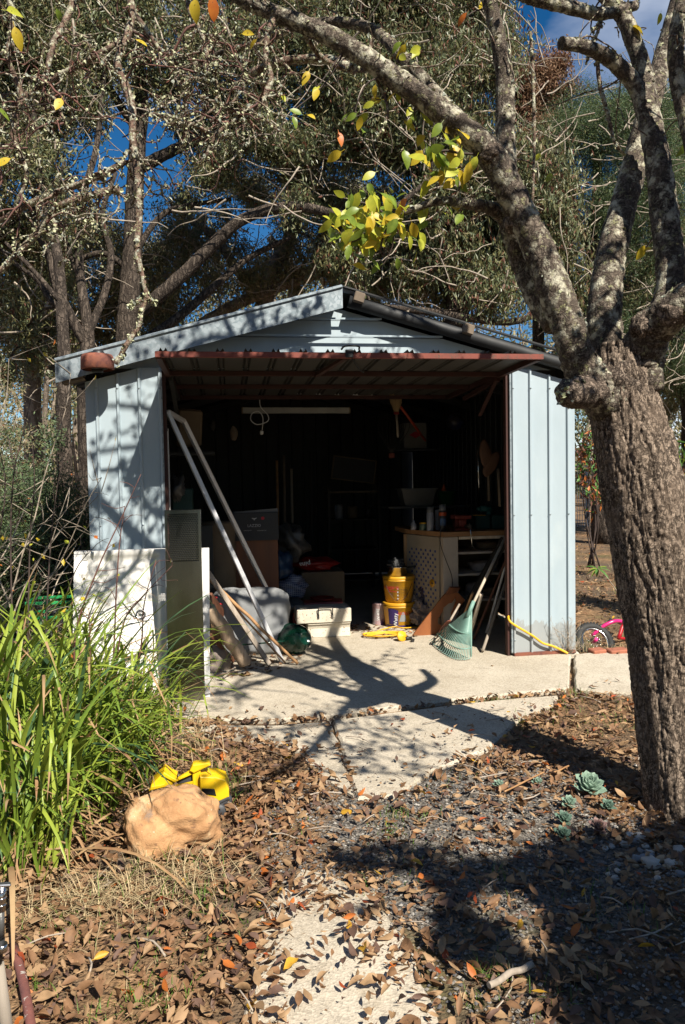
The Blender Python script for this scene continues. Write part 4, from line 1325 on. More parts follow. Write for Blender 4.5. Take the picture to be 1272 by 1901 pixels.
# wattles on the right
gum('tall feathery green wattle rising behind the right end of the shed', [
    [(1120, 760, 8.5, 18), (1110, 620, 8.5, 15), (1100, 480, 8.5, 12), (1110, 340, 8.5, 9), (1100, 240, 8.5, 6)],
    [(1102, 500, 8.5, 8), (1180, 400, 8.3, 7), (1230, 320, 8.3, 5)],
    [(1102, 480, 8.5, 8), (1060, 380, 8.3, 6), (1050, 300, 8.2, 4)],
   ], spray(1030, 1300, 190, 420, 7.6, 9.6, 30, 0.5, 3400)+spray(1000, 1320, 400, 720, 8, 10, 26, 0.5, 2600), [W1, W2, E1], [5, 3, 2], BARK_GUM, name='wattle_tree', leafL=0.045, leafW=0.010, hang=0.1, sub=12, spread=0.75)
gum('dead tree with bunches of dry brown leaves against the blue sky', [
    [(1000, 700, 9.5, 12), (1000, 520, 9.5, 10), (1006, 360, 9.5, 8), (1000, 240, 9.5, 6), (990, 170, 9.5, 4)],
   ], spray(955, 1050, 120, 270, 9, 10, 14, 0.36, 900), [E5, E4], [4, 1], BARK_GUM, name='dead_tree', leafL=0.085, leafW=0.03, sub=8)
gum('bushy gum at the right edge behind the pear trunk', [
    [(1290, 860, 9, 22), (1280, 700, 9, 19), (1250, 560, 9, 16), (1240, 400, 9, 12), (1260, 240, 9, 8)],
    [(1262, 620, 9, 9), (1200, 560, 8.9, 7), (1140, 520, 8.9, 5)],
   ], spray(1100, 1340, 430, 760, 8.4, 11, 26, 0.55, 1100)+spray(1220, 1360, 150, 430, 8.4, 11, 12, 0.5, 1000), [E2, E1, E3, E5], [3, 3, 2, 0.5], BARK_GUM, sub=9)
# low scrub filling in behind the shed at eye level
def bush(label, cx, cy, d, w, h, n, mats, wts, leafL, leafW, stems=14, name='shrub', hang=0.2, tw_m=None, cat='shrub', sub=7, zlo=0.1, at=None):
    base = np.array([Y(cx, 900, d)[0], d, 0.0]) if at is None else np.array([at[0], at[1], 0.0]); base[2] = gz(base[0], base[1])-0.02
    root = thing(name, label, cat, base)
    br = MB(); CC, DD = [], []
    for k in range(stems):
        tip = base+np.array([rng.uniform(-w, w), rng.uniform(-w*0.6, w*0.6), h*rng.uniform(0.45, 1.0)])
        mid = (base+tip)/2+rng.normal(size=3)*0.1
        path = np.array([base+rng.normal(size=3)*np.array([0.1, 0.1, 0]), mid, tip])
        br.tube(path, [0.014, 0.009, 0.004], 5, per=4)
        Cm = catmull(path, 6)
        for q in range(sub):
            a = Cm[rng.integers(int(len(Cm)*zlo*2), len(Cm))]
            e = a+unit(rng.normal(size=3)+np.array([0, 0, 0.2]))*rng.uniform(0.15, 0.4)
            br.tube(np.array([a, (a+e)/2+rng.normal(size=3)*0.03, e]), [0.004, 0.003, 0.0015], 4, per=2, caps=False)
            m_ = int(n/(stems*sub))
            t = rng.random((m_, 1))
            CC.append(a+(e-a)*t+rng.normal(size=(m_, 3))*0.05)
            DD.append(rng.normal(size=(m_, 3))+np.array([0, 0, -hang]))
    br.build('stem', [tw_m or TWIG_DARK], root)['kind'] = 'stuff'
    C, D = np.vstack(CC), np.vstack(DD)
    V, F = leaf_cloud(C, D, leafL*rng.uniform(0.6, 1.3, len(C)), leafW*rng.uniform(0.7, 1.3, len(C)))
    crown('foliage', V, F, mats, root, wts, 'stuff')
    return root
bush('feathery grey green wattle bush against the left side of the shed', 105, 900, 1.5, 0.55, 1.85, 42000, [S1, W2, W1], [5, 1.5, 2], 0.034, 0.011, 30, 'wattle_bush')
bush('dense feathery wattle bush at the far left edge of the view', 0, 900, 1.7, 0.65, 1.6, 36000, [S1, W1, W2], [5, 2, 1.5], 0.034, 0.011, 28, 'wattle_bush')
bush('tangled dry scrub behind the wattle bushes on the left', -120, 900, 4.6, 1.3, 2.8, 26000, [E3, E5, E1], [3, 1, 2], 0.05, 0.014, 50, 'shrub', tw_m=TWIG_PALE)
bush('low green scrub behind the fence on the right', 1150, 900, 22.0, 5.5, 2.6, 16000, [W1, E1, E3], [2, 2, 2], 0.16, 0.05, 30, 'shrub')
bush('dry brown scrub behind the fence near the right edge', 1260, 900, 16.0, 2.2, 2.4, 9000, [E5, E3, E1], [2, 2, 1], 0.12, 0.035, 26, 'shrub')
# far forest: one mass beyond the trees
CC = []
N = 120000
fx = rng.uniform(-32, 44, N); fy = rng.uniform(24, 40, N)
top = 9.0+3.0*np.sin(fx*0.35)+2.0*np.sin(fx*0.9+2)+1.5*np.sin(fx*2.1)
fz = rng.random(N)**0.8*top*(0.92+0.16*rng.random(N))
keep = np.array([noise.noise(Vector((a*0.55, b*0.55, c*0.55))) > -0.36 for a, b, c in zip(fx, fy, fz)])
C = np.stack([fx, fy, fz+0.4], 1)[keep]
V, F = leaf_cloud(C, rng.normal(size=(len(C), 3))*0.7+np.array([0, 0, -0.6]), 0.34*rng.uniform(0.6, 1.3, len(C)), 0.11)
mi = rng.choice(3, size=len(C), p=[0.4, 0.35, 0.25])
tag(obj_np('distant_forest', V, F, [E3, E2, E1], None, np.concatenate([mi, mi]), origin=(0, 24, 0)), 'khaki green mass of distant bush behind the nearer gum trees', 'forest', kind='stuff')
ft = MB()
for k in range(60):
    x, y = rng.uniform(-25, 35), rng.uniform(22, 36)
    z0 = gz(x, y)
    ft.tube(crook((x, y, z0-0.1), (rng.normal()*0.12, 0, 1), rng.uniform(6, 11), 6, 0.10), np.linspace(rng.uniform(0.1, 0.2), 0.04, 7), 7, per=3)
tag(ft.build('distant_trunks', [BARK_PALE], origin=(0, 22, 0)), 'pale thin trunks of the distant bush', 'forest', kind='stuff')

# off to the sides and behind the viewpoint: leaves added to shade the lower right, and gums added to block the sky
hc = []
S_ = np.array(SUN_TO)
shade = [(985, 1575), (1120, 1545), (1290, 1520), (1600, 1500), (1600, 2150), (1130, 2150), (1075, 1880), (1030, 1720)]
def in_poly(x, y, poly):
    c = False; j = len(poly)-1
    for i in range(len(poly)):
        (xi, yi), (xj, yj) = poly[i], poly[j]
        if (yi > y) != (yj > y) and x < (xj-xi)*(y-yi)/(yj-yi)+xi: c = not c
        j = i
    return c
dapple = [(560, 1580), (760, 1560), (990, 1600), (1040, 1800), (900, 1810), (700, 1700)]
while len(hc) < 15000:
    px, py = rng.uniform(540, 1620), rng.uniform(1490, 2150)
    p = G(px, py)
    if in_poly(px, py, dapple):
        if noise.noise(Vector((p[0]*4.0, p[1]*4.0, 2.2))) < 0.16 or rng.random() < 0.6: continue
    elif not in_poly(px+rng.normal()*14, py+rng.normal()*14, shade): continue
    yh = rng.uniform(-6.5, -5.5)
    q = p+S_*((yh-p[1])/S_[1])
    hc.append(q)
    if rng.random() < 0.35:
        hc.append(np.array([q[0]+rng.normal()*0.05, q[1], q[2]*rng.random()]))
hc = np.array(hc)
SHADE_CASTER = thing('shade_caster', 'unseen leaf mass added and shaped to shade the lower right', 'shade_caster', (3.9, -6.0, gz(3.9, -6.0)))  # added out of view, leaves set back along the sun ray from the shade outline
hs = MB()
for k in range(30):
    q = hc[rng.integers(len(hc))]
    hs.tube(np.array([(q[0]+rng.normal()*0.1, -6.0+rng.normal()*0.15, -0.05), (q[0]+rng.normal()*0.06, -6.0, q[2]*0.5), q]), [0.02, 0.014, 0.005], 5, per=4)
hs.build('stem', [TWIG_DARK], SHADE_CASTER)['kind'] = 'stuff'
V, F = leaf_cloud(hc, rng.normal(size=hc.shape), 0.10*rng.uniform(0.7, 1.3, len(hc)), 0.06)
crown('foliage', V, F, [W1, E1], SHADE_CASTER, [1, 1], 'stuff')
for i, (x, y, w, h) in enumerate(((-6.5, -12, 3.0, 8.5), (-0.5, -12.0, 3.2, 7.4), (5.5, -15.5, 3.2, 8.0), (-4.8, -3.4, 2.3, 9.0), (9.2, -8.5, 2.4, 8.0), (10.8, -4.0, 2.4, 9.0), (-4.2, -8.0, 3.0, 9.5))):  # unseen gums, added to hold back sky light
    bush(['broad sky blocking gum added behind the viewpoint, leftmost', 'tall sky blocking gum added directly behind the viewpoint', 'tall sky blocking gum added behind the viewpoint, right of centre', 'sky blocking gum added left of the view', 'sky blocking gum added at the right rear, rightmost', 'sky blocking gum added right of the view', 'sky blocking gum added at the left rear of the viewpoint', 'sky blocking gum added right of the shed outside the view'][i],
         0, 0, 0, w, h, 20000, [E1, E2], [1, 1], 0.32, 0.13, 34, 'gum_tree', at=(x, y), cat='tree', sub=10, tw_m=BARK_GUM)

# ================================================================== things round the doorway
M_SS = mat('brushed_stainless', (0.27, 0.265, 0.225), (0.19, 0.185, 0.15), scale=5, stretch=(1, 1, 0.25), rough=0.17, metal=1.0, bump=0.08, bscale=5, bdist=0.01, patch=((0.20, 0.20, 0.16), 4, 0.55, 0.75))
M_WHITE = mat('chalky_white_acrylic', (0.72, 0.71, 0.69), (0.64, 0.63, 0.60), scale=5, rough=0.5, bump=0.08, patch=((0.48, 0.45, 0.40), 9, 0.6, 0.7))
M_WHITEPAINT = mat('white_painted_metal', (0.68, 0.68, 0.68), (0.60, 0.60, 0.60), scale=9, rough=0.4, bump=0.05, patch=((0.35, 0.33, 0.30), 14, 0.66, 0.72))
M_ALU = mat('white_anodised_aluminium', (0.66, 0.67, 0.70), (0.54, 0.55, 0.58), scale=6, rough=0.3, metal=0.3, bump=0.03)
M_CHROME = mat('chrome', (0.62, 0.62, 0.62), rough=0.15, metal=1.0, bump=0)
M_BLACK = mat('black_plastic', (0.012, 0.012, 0.013), (0.02, 0.02, 0.02), rough=0.45, bump=0.05)
M_LOG = mat('bare_weathered_log', (0.48, 0.36, 0.25), (0.25, 0.18, 0.125), scale=5, stretch=(3, 3, 0.6), rough=0.85, bump=0.5, bscale=18, patch=((0.14, 0.09, 0.06), 10, 0.60, 0.72))
M_STAKE = mat('grey_timber', (0.40, 0.34, 0.28), (0.24, 0.20, 0.16), scale=9, stretch=(3, 3, 0.5), rough=0.85, bump=0.4, bscale=25)
M_BAMBOO = mat('bamboo', (0.42, 0.24, 0.11), (0.25, 0.135, 0.06), scale=9, rough=0.45, bump=0.1)
M_REDWOOD = mat('red_brown_timber', (0.17, 0.065, 0.032), (0.10, 0.04, 0.022), scale=5, stretch=(4, 4, 0.5), rough=0.6, bump=0.2)
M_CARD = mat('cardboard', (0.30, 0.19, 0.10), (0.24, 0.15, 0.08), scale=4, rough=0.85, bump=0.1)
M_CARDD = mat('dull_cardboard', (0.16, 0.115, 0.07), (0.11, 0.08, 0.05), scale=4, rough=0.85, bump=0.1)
M_GREYFAB = mat('grey_canvas', (0.25, 0.26, 0.27), (0.19, 0.20, 0.21), scale=4, rough=0.9, bump=0.35, bscale=140, bdist=0.002)
M_REDTAG = mat('red_cloth_tag', (0.45, 0.02, 0.03), rough=0.7, bump=0)
M_CHIP = mat('orange_brown_veneer', (0.17, 0.058, 0.020), (0.115, 0.038, 0.014), scale=3, stretch=(5, 5, 0.35), rough=0.45, bump=0.05)
M_CARTON = mat('black_carton', (0.028, 0.029, 0.032), (0.02, 0.021, 0.023), scale=6, rough=0.6, bump=0.05)
M_CARTLID = mat('grey_carton_flap', (0.15, 0.15, 0.155), rough=0.7, bump=0.05)
M_INK = mat('pale_print', (0.45, 0.45, 0.45), rough=0.7, bump=0)
M_INKW = mat('white_print', (0.78, 0.78, 0.78), rough=0.6, bump=0)
M_REDPRINT = mat('red_print', (0.42, 0.015, 0.03), rough=0.55, bump=0)
M_DARKPRINT = mat('dark_print', (0.05, 0.03, 0.03), rough=0.6, bump=0)
M_PURPLE = mat('purple_print', (0.035, 0.018, 0.12), rough=0.5, bump=0)
M_YELBUCK = mat('yellow_bucket_plastic', (0.62, 0.32, 0.014), (0.52, 0.26, 0.012), scale=4, rough=0.45, bump=0.04, patch=[((0.10, 0.09, 0.06), 16, 0.66, 0.70), ((0.38, 0.19, 0.04), 7, 0.55, 0.7)])
M_BAGCLEAR = mat('cloudy_plastic_bag', (0.075, 0.075, 0.075), (0.035, 0.035, 0.035), scale=8, rough=0.3, bump=0.5, bscale=18, bdist=0.01)
M_BLUEBAG = mat('blue_plastic_bag', (0.01, 0.035, 0.085), (0.008, 0.022, 0.055), scale=8, rough=0.35, bump=0.5, bscale=18, bdist=0.01)
M_REDBAG = mat('red_plastic_bag', (0.22, 0.007, 0.007), (0.13, 0.005, 0.005), scale=8, rough=0.4, bump=0.5, bscale=18, bdist=0.01)
M_GREENPOT = mat('dark_green_enamel', (0.004, 0.036, 0.022), (0.003, 0.022, 0.014), scale=6, rough=0.16, bump=0.06, bscale=9, patch=((0.05, 0.085, 0.065), 16, 0.62, 0.72))
M_TBWHITE = mat('chipped_white_toolbox_paint', (0.62, 0.58, 0.48), (0.52, 0.47, 0.38), scale=8, rough=0.55, bump=0.2, patch=[((0.16, 0.06, 0.03), 60, 0.60, 0.64), ((0.30, 0.17, 0.09), 30, 0.62, 0.74)])
M_TBRED = mat('worn_red_toolbox_paint', (0.30, 0.04, 0.025), (0.19, 0.028, 0.02), scale=8, rough=0.5, bump=0.15, patch=((0.10, 0.05, 0.03), 20, 0.6, 0.66))
M_PEGWHITE = mat('off_white_panel', (0.32, 0.28, 0.225), (0.26, 0.23, 0.185), scale=4, rough=0.6, bump=0.06)
M_TILEBLUE = mat('blue_tile_print', (0.02, 0.05, 0.22), rough=0.4, bump=0)
M_BENCHTOP = mat('bench_timber', (0.32, 0.17, 0.075), (0.22, 0.115, 0.05), scale=4, stretch=(0.5, 4, 4), rough=0.6, bump=0.15)
M_BENCHW = mat('cream_bench_paint', (0.44, 0.39, 0.34), (0.36, 0.32, 0.28), scale=4, rough=0.6, bump=0.06)
M_RAKE = mat('faded_green_plastic', (0.18, 0.315, 0.27), (0.13, 0.24, 0.205), scale=9, rough=0.55, bump=0.1, patch=((0.36, 0.44, 0.38), 12, 0.6, 0.72))
M_POLE = mat('worn_pale_handle', (0.60, 0.52, 0.42), (0.42, 0.35, 0.27), scale=7, stretch=(3, 3, 0.4), rough=0.7, bump=0.2)
M_POLE2 = mat('dull_grey_handle', (0.30, 0.26, 0.21), (0.20, 0.17, 0.14), scale=7, stretch=(3, 3, 0.4), rough=0.75, bump=0.2)
M_BOARD = mat('orange_brown_board', (0.30, 0.105, 0.032), (0.21, 0.068, 0.022), scale=3, stretch=(2, 6, 0.5), rough=0.5, bump=0.08)
M_YCORD = mat('yellow_cord', (0.75, 0.42, 0.02), rough=0.45, bump=0.05)
M_RAG = mat('pale_rag', (0.36, 0.30, 0.26), (0.22, 0.18, 0.16), scale=9, rough=0.95, bump=0.4, bscale=40, patch=((0.12, 0.06, 0.06), 14, 0.6, 0.66))
M_DARKRAG = mat('dark_rag', (0.04, 0.035, 0.06), (0.02, 0.02, 0.03), scale=9, rough=0.95, bump=0.4, patch=((0.12, 0.02, 0.03), 14, 0.6, 0.66))
M_DKIRON = mat('dark_iron', (0.05, 0.045, 0.04), (0.03, 0.028, 0.025), scale=12, rough=0.6, metal=0.5, bump=0.2)

def cyl(m, p, q, r, n=12, mi=0, r2=None):
    return m.tube(np.array([p, q], float), [r, r if r2 is None else r2], n, mi, per=1)
FY = (0, 1, 0)
# stainless flue cover with woven grille
x0, _, z1 = Y(305, 948, -0.62); x1 = Y(372, 948, -0.62)[0]
zb = G(345, 1292)[2]
T = thing('steel_flue_cover', 'tall stainless steel flue cover with woven grille leaning by the left door post', 'flue cover', ((x0+x1)/2, -0.60, 0.0))
zt = z1; H = zt
gl = Y(305, 1046, -0.62)[2]
m = MB()
th = 0.085
yy = lambda z: -0.66+0.06*z/H     # leans back a little
def slantbox(m, xa, xb, za, zb_, ya, yb, mi=0):
    v = [(x, yy(z)+y, z) for x in (xa, xb) for y in (ya, yb) for z in (za, zb_)]
    f = [(0, 1, 3, 2), (4, 6, 7, 5), (0, 4, 5, 1), (2, 3, 7, 6), (0, 2, 6, 4), (1, 5, 7, 3)]
    m.add(v, f, mi)
slantbox(m, x0, x1, 0.0, gl, 0, 0.003); slantbox(m, x0, x0+0.003, 0, H, 0.0031, th); slantbox(m, x1-0.003, x1, 0, H, 0.0031, th)
slantbox(m, x0+0.0031, x1-0.0031, H-0.003, H, 0.0, th)
for (a, b, c, d) in ((x0, x0+0.016, gl, H-0.0031), (x1-0.016, x1, gl, H-0.0031), (x0+0.0161, x1-0.0161, H-0.02, H-0.0031), (x0+0.0161, x1-0.0161, gl, gl+0.006)):
    slantbox(m, a, b, c, d, -0.001, 0.003)
m.build('body', [M_SS], T)
m = MB()
gw, gh = (x1-x0-0.032), (H-0.02-gl-0.006)
rows, cols = 26, 13
for i in range(rows+1):
    z = gl+0.006+gh*i/rows
    slantbox(m, x0+0.016, x1-0.016, z-0.0016, z+0.0016, -0.0015, 0.0015)
for i in range(rows):
    for j in range(cols):
        xx = x0+0.016+gw*(j+(0.5 if i % 2 else 0.0)+0.25)/cols
        if xx > x1-0.018: continue
        z = gl+0.006+gh*i/rows
        slantbox(m, xx-0.0018, xx+0.0018, z+0.0016, z+gh/rows-0.0016, -0.0012, 0.0022)
m.build('grille', [M_SS], T)
m = MB(); slantbox(m, x0+0.02, x1-0.02, gl+0.01, H-0.01, 0.05, 0.052); m.build('backing', [M_BLACK], T)

# white edge-on board beside it
a, b = Y(383, 1018, -0.56), Y(383, 1289, -0.56)
m = MB()
m.bar((b[0], -0.60, 0.0), (a[0]-0.008, -0.52, a[2]), 0.05, 0.022, up=(0, 1, 0), bev=0.002)
single(m.build('white_board', [M_WHITEPAINT]), 'narrow white board standing on end beside the steel flue cover', 'board')

# shower tray on edge
xa, xb = Y(139, 1150, -0.34)[0], Y(309, 1150, -0.34)[0]
zt = Y(200, 1021, -0.24)[2]
T = thing('shower_tray', 'white shower tray with round drain standing on edge against the left wall', 'shower tray', ((xa+xb)/2, -0.36, 0.0))
yt = lambda z: -0.46+0.22*z/zt
dc = np.array([Y(262, 1140, -0.34)[0], Y(262, 1140, -0.34)[2]])
m = MB()
nu_, nv_ = 40, 48
def tray(u, z):
    e = min(u-xa, xb-u, z, zt-z)
    d = 0.0 if e < 0.03 else 0.028*min(1, (e-0.03)/0.02)
    r = math.hypot(u-dc[0], z-dc[1])
    d += 0.012*max(0, 1-r/0.16)
    if r < 0.085: d -= 0.008*(1-abs(r-0.077)/0.008) if abs(r-0.077) < 0.008 else 0
    return d
grid = [[(u, yt(z)+tray(u, z)-0.05, z) for u in np.linspace(xa, xb, nu_)] for z in np.linspace(0.0, zt, nv_)]
m.sheet(grid, smooth=True)
gb = [[(p[0], yt(p[2])+0.002, p[2]) for p in r] for r in grid]
m.sheet([r[::-1] for r in gb])
for r_ in (0, -1):
    m.sheet([[grid[r_][j] for j in range(nu_)], [gb[r_][j] for j in range(nu_)]])
for c_ in (0, -1):
    m.sheet([[grid[i][c_] for i in range(nv_)], [gb[i][c_] for i in range(nv_)]])
m.build('tray', [M_WHITE], T)
tilt = math.atan(0.22/zt)
RD = eul(math.pi/2-tilt, 0, 0)
m = MB()
cpos = np.array([dc[0], yt(dc[1])-0.018, dc[1]])
m.lathe([(0.030, 0.0), (0.034, 0.004), (0.030, 0.008), (0.024, 0.006), (0.022, -0.010)], cpos, RD, 24)
m.build('drain_ring', [M_CHROME], T)
m = MB()
m.lathe([(0.0, -0.008), (0.022, -0.008)], cpos, RD, 20)
for k in range(5):
    an = k*math.pi/5
    dx, dz_ = math.cos(an)*0.021, math.sin(an)*0.021
    q = cpos+RD @ np.array([0, 0, -0.002])
    m.bar(q+RD @ np.array([dx, dz_, 0]), q-RD @ np.array([dx, dz_, 0]), 0.003, 0.003, 1, up=(0, 1, 0.1))
m.build('drain', [M_BLACK, M_CHROME], T)

# white aluminium frame leaning inside the doorway
T = thing('aluminium_frame', 'long white aluminium frame leaning from the left door post to the floor', 'frame', G(522, 1228))
p0, p1 = Y(311, 764, 0.12), G(524, 1230)+np.array([0, 0, 0.006])
q0, q1 = Y(341, 782, 0.42), G(537, 1180)+np.array([0, 0, 0.006])
for a, b in ((p0, p1), (q0, q1)):
    m = MB(); m.bar(a, b, 0.044, 0.030, up=(0.6, 0.2, 1), bev=0.004); m.bar(a+np.array([0.01, -0.016, 0.006]), b+np.array([0.01, -0.016, 0.006]), 0.008, 0.014, up=(0.6, 0.2, 1)); m.build('rail', [M_ALU], T)
m = MB(); m.bar(p0+np.array([0, 0.02, 0]), q0-np.array([0, 0.02, 0]), 0.035, 0.03, bev=0.003); m.build('end_rail', [M_ALU], T)
# slotted white upright at the left post
m = MB()
a, b = Y(309, 796, 0.12), Y(312, 950, 0.12)
xs, z0_, z1_ = a[0], 0.02, a[2]
m.box((xs-0.012, 0.12, (z0_+z1_)/2), (0.003, 0.03, z1_-z0_)); m.box((xs+0.012, 0.12, (z0_+z1_)/2), (0.003, 0.03, z1_-z0_))
zz = z0_
while zz < z1_-0.02:
    m.box((xs, 0.104, zz+0.012), (0.0205, 0.002, 0.022)); m.box((xs-0.007, 0.104, zz+0.045), (0.007, 0.002, 0.0439)); m.box((xs+0.007, 0.104, zz+0.045), (0.007, 0.002, 0.0439))
    zz += 0.067
m.box((xs, 0.134, (z0_+z1_)/2), (0.0205, 0.003, z1_-z0_), mi=1)
single(m.build('shelf_upright', [M_WHITEPAINT, M_BLACK]), 'white slotted shelf upright just inside the left door post', 'shelf upright')
# log, stakes, canes against the white board
def stick(name, label, cat, a, b, r, mt, n=10, wob=0.08, seg=6, rb=None, square=False):
    a, b = np.asarray(a, float), np.asarray(b, float)
    m = MB()
    if square:
        m.bar(a, b, r*2, r*1.3, up=(0.3, -1, 0.4), bev=0.002)
    else:
        t = np.linspace(0, 1, seg+1)[:, None]
        P = a+(b-a)*t+rng.normal(size=(seg+1, 3))*r*wob*(1-abs(2*t-1))*2
        m.tube(P, np.linspace(r, rb or r, seg+1), n, per=4, wob=min(wob, 0.07))
    return single(m.build(name, [mt]), label, cat)
stick('log', 'smooth weathered log propped behind the white board', 'log', Y(388, 1128, -0.10), G(456, 1243)+np.array([0, 0, 0.05]), 0.044, M_LOG, 16, 0.06, 7, 0.05)
stick('timber_stake', 'grey square timber stake leaning behind the log', 'stake', Y(386, 1062, 0.0), G(500, 1236)+np.array([0, 0, 0.012]), 0.017, M_STAKE, square=True)
stick('garden_cane', 'brown cane leaning across the white aluminium frame to the floor', 'cane', Y(388, 1074, 0.05), G(553, 1235)+np.array([0, 0, 0.012]), 0.013, M_BAMBOO, 8, 0.12, 9, 0.011)
stick('thin_cane', 'thin brown cane lying beside the thicker cane', 'cane', Y(400, 1088, 0.05), G(530, 1232)+np.array([0, 0, 0.006]), 0.007, M_BAMBOO, 6, 0.1)
stick('dark_plank', 'dark red brown plank behind the log', 'plank', Y(386, 1108, 0.15), G(446, 1192)+np.array([0, 0, 0.01]), 0.036, M_REDWOOD, square=True)
stick('split_wood', 'split piece of reddish wood behind the log', 'wood', Y(390, 1178, -0.05), G(434, 1232)+np.array([0, 0, 0.02]), 0.014, M_REDWOOD, square=True)
m = MB(); a = Y(408, 1178, 0.12); m.box(a, (0.13, 0.01, 0.16), (0.25, 0.05, 0.1)); single(m.build('cardboard_sheet', [M_CARD]), 'tan cardboard sheet tucked behind the log', 'cardboard')
m = MB(); v, f = blob_mesh(G(404, 1245)+np.array([0, 0.05, 0.05]), (0.10, 0.06, 0.10), 5, 0.35, 1.6, 16, 10, amp2=0.1); m.add(v, f, 0, True); single(m.build('pale_sack', [M_RAG]), 'crumpled pale sack between the white board and log', 'sack')
stick('bent_branch', 'short curved dead branch lying in the leaves below the log', 'branch', G(414, 1262)+np.array([0, 0, 0.012]), G(470, 1220)+np.array([0, 0, 0.03]), 0.008, M_STAKE, 6, 0.5, 5, 0.006)

# grey canvas bundle
a = G(466, 1203); c = np.array([Y(464, 1150, 0.55)[0], 0.60, 0.0])
v, f = blob_mesh((c[0], c[1], 0.235), (0.300, 0.17, 0.255), 3, 0.16, 1.5, 40, 24, box=0.5, amp2=0.05)
v[:, 2] = np.maximum(v[:, 2], 0.004)
T = thing('canvas_bundle', 'grey canvas covered bundle behind the leaning canes', 'bundle', (c[0], c[1], 0.0))
m = MB(); m.add(v, f, 0, True); m.build('cover', [M_GREYFAB], T)
for px, py in ((401, 1109), (411, 1121)):
    q = Y(px, py, 0.42); m = MB(); m.box(q, (0.022, 0.008, 0.010), (0, 0.2, 0)); m.build('red_tag', [M_REDTAG], T)
m = MB(); q = G(460, 1196); m.tube([Y(450, 1197, 0.32), Y(500, 1193, 0.32), Y(530, 1190, 0.36)], 0.006, 6); single(m.build('green_hose', [M_GREENPOT]), 'thin green hose end on the floor below the grey bundle', 'hose')
# fibre drum
c = np.array([Y(405, 1000, 1.0)[0], 1.0]); zt = Y(405, 968, 1.0)[2]
m = MB(); m.lathe([(0.0, 0), (0.14, 0), (0.14, 0.2), (0.143, 0.21), (0.14, 0.22), (0.14, zt-0.02), (0.132, zt), (0.0, zt)], (c[0], c[1], 0), None, 28)
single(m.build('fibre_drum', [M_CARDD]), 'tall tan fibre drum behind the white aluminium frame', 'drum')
# cabinet and carton
xa, xb = Y(437, 1050, 1.15)[0], Y(517, 1050, 1.15)[0]; zc = Y(477, 1003, 1.15)[2]
T = thing('wooden_cabinet', 'orange brown veneered cabinet carrying the black carton', 'cabinet', ((xa+xb)/2, 1.35, 0))
m = MB(); m.box(((xa+xb)/2, 1.351, zc/2), (xb-xa, 0.40, zc), bev=0.003); m.build('carcass', [M_CHIP], T)
m = MB(); m.box((xa+0.012, 1.147, zc/2), (0.016, 0.012, zc-0.01)); m.build('edge_strip', [M_REDWOOD], T)
xa2, xb2 = Y(433, 970, 1.1)[0], Y(517, 970, 1.1)[0]; zt = Y(477, 952, 1.1)[2]
T = thing('carton', 'black printed carton with an emblem on top of the cabinet', 'carton', ((xa2+xb2)/2, 1.28, zc))
m = MB(); m.box(((xa2+xb2)/2, 1.28, (zc+zt)/2+0.001), (xb2-xa2, 0.36, zt-zc), bev=0.002); m.build('box', [M_CARTON], T)
m = MB(); m.prism([(xa2, zt+0.002), (xb2, zt+0.002), (xb2, zt+0.034), (xa2+0.02, zt+0.012)], 0.004, (0, 1.12, 0), (1, 0, 0), (0, 0, 1)); m.build('flap', [M_CARTLID], T)
yf = 1.0985
c = Y(472, 976, yf)
lettering('LAZZIO', 0.034, (c[0], yf, c[2]), (1, 0, 0), (0, 0, 1), M_INK, T, sx=0.95)
for px, tx in ((460, 'DARK ROAST'), (486, 'MEDIUM ROAST')):
    q = Y(px, 985, yf); lettering(tx, 0.011, (q[0], yf, q[2]), (1, 0, 0), (0, 0, 1), M_INK, T)
q = Y(472, 964, yf)
m = MB()
for sx in (-1, 1):
    m.prism([(0, -0.012), (sx*0.006, 0.0), (sx*0.016, 0.004), (sx*0.022, 0.014), (sx*0.010, 0.010), (sx*0.003, 0.008), (0, 0.012)][::sx], 0.001, (q[0], yf, q[2]), (1, 0, 0), (0, 0, 1))
m.build('emblem', [M_INK], T)
q = Y(488, 962, yf); m = MB(); m.lathe([(0.0, 0), (0.014, 0.0)], (q[0], yf+0.0005, q[2]), (math.pi/2, 0, 0), 16); m.build('red_sticker', [M_REDPRINT], T)
# bags behind
def bag(name, label, cat, px, py, y, sx, sy, sz, mt, seed, amp=0.35):
    c = Y(px, py, y)
    v, f = blob_mesh(c, (sx, sy, sz), seed, amp, 1.8, 26, 16, amp2=0.14)
    m = MB(); m.add(v, f, 0, True)
    return single(m.build(name, [mt]), label, cat)
bag('clear_bag', 'cloudy clear plastic bag bulging behind the black carton', 'plastic bag', 540, 1005, 1.75, 0.14, 0.15, 0.15, M_BAGCLEAR, 14, 0.75)
bag('blue_bag', 'blue plastic bag stuffed beside the cabinet', 'plastic bag', 524, 1052, 1.5, 0.10, 0.12, 0.14, M_BLUEBAG, 3)
bag('rubbish_bag', 'small clear bag of rubbish left of the toolboxes', 'plastic bag', 545, 1124, 1.35, 0.11, 0.10, 0.07, M_BAGCLEAR, 9)
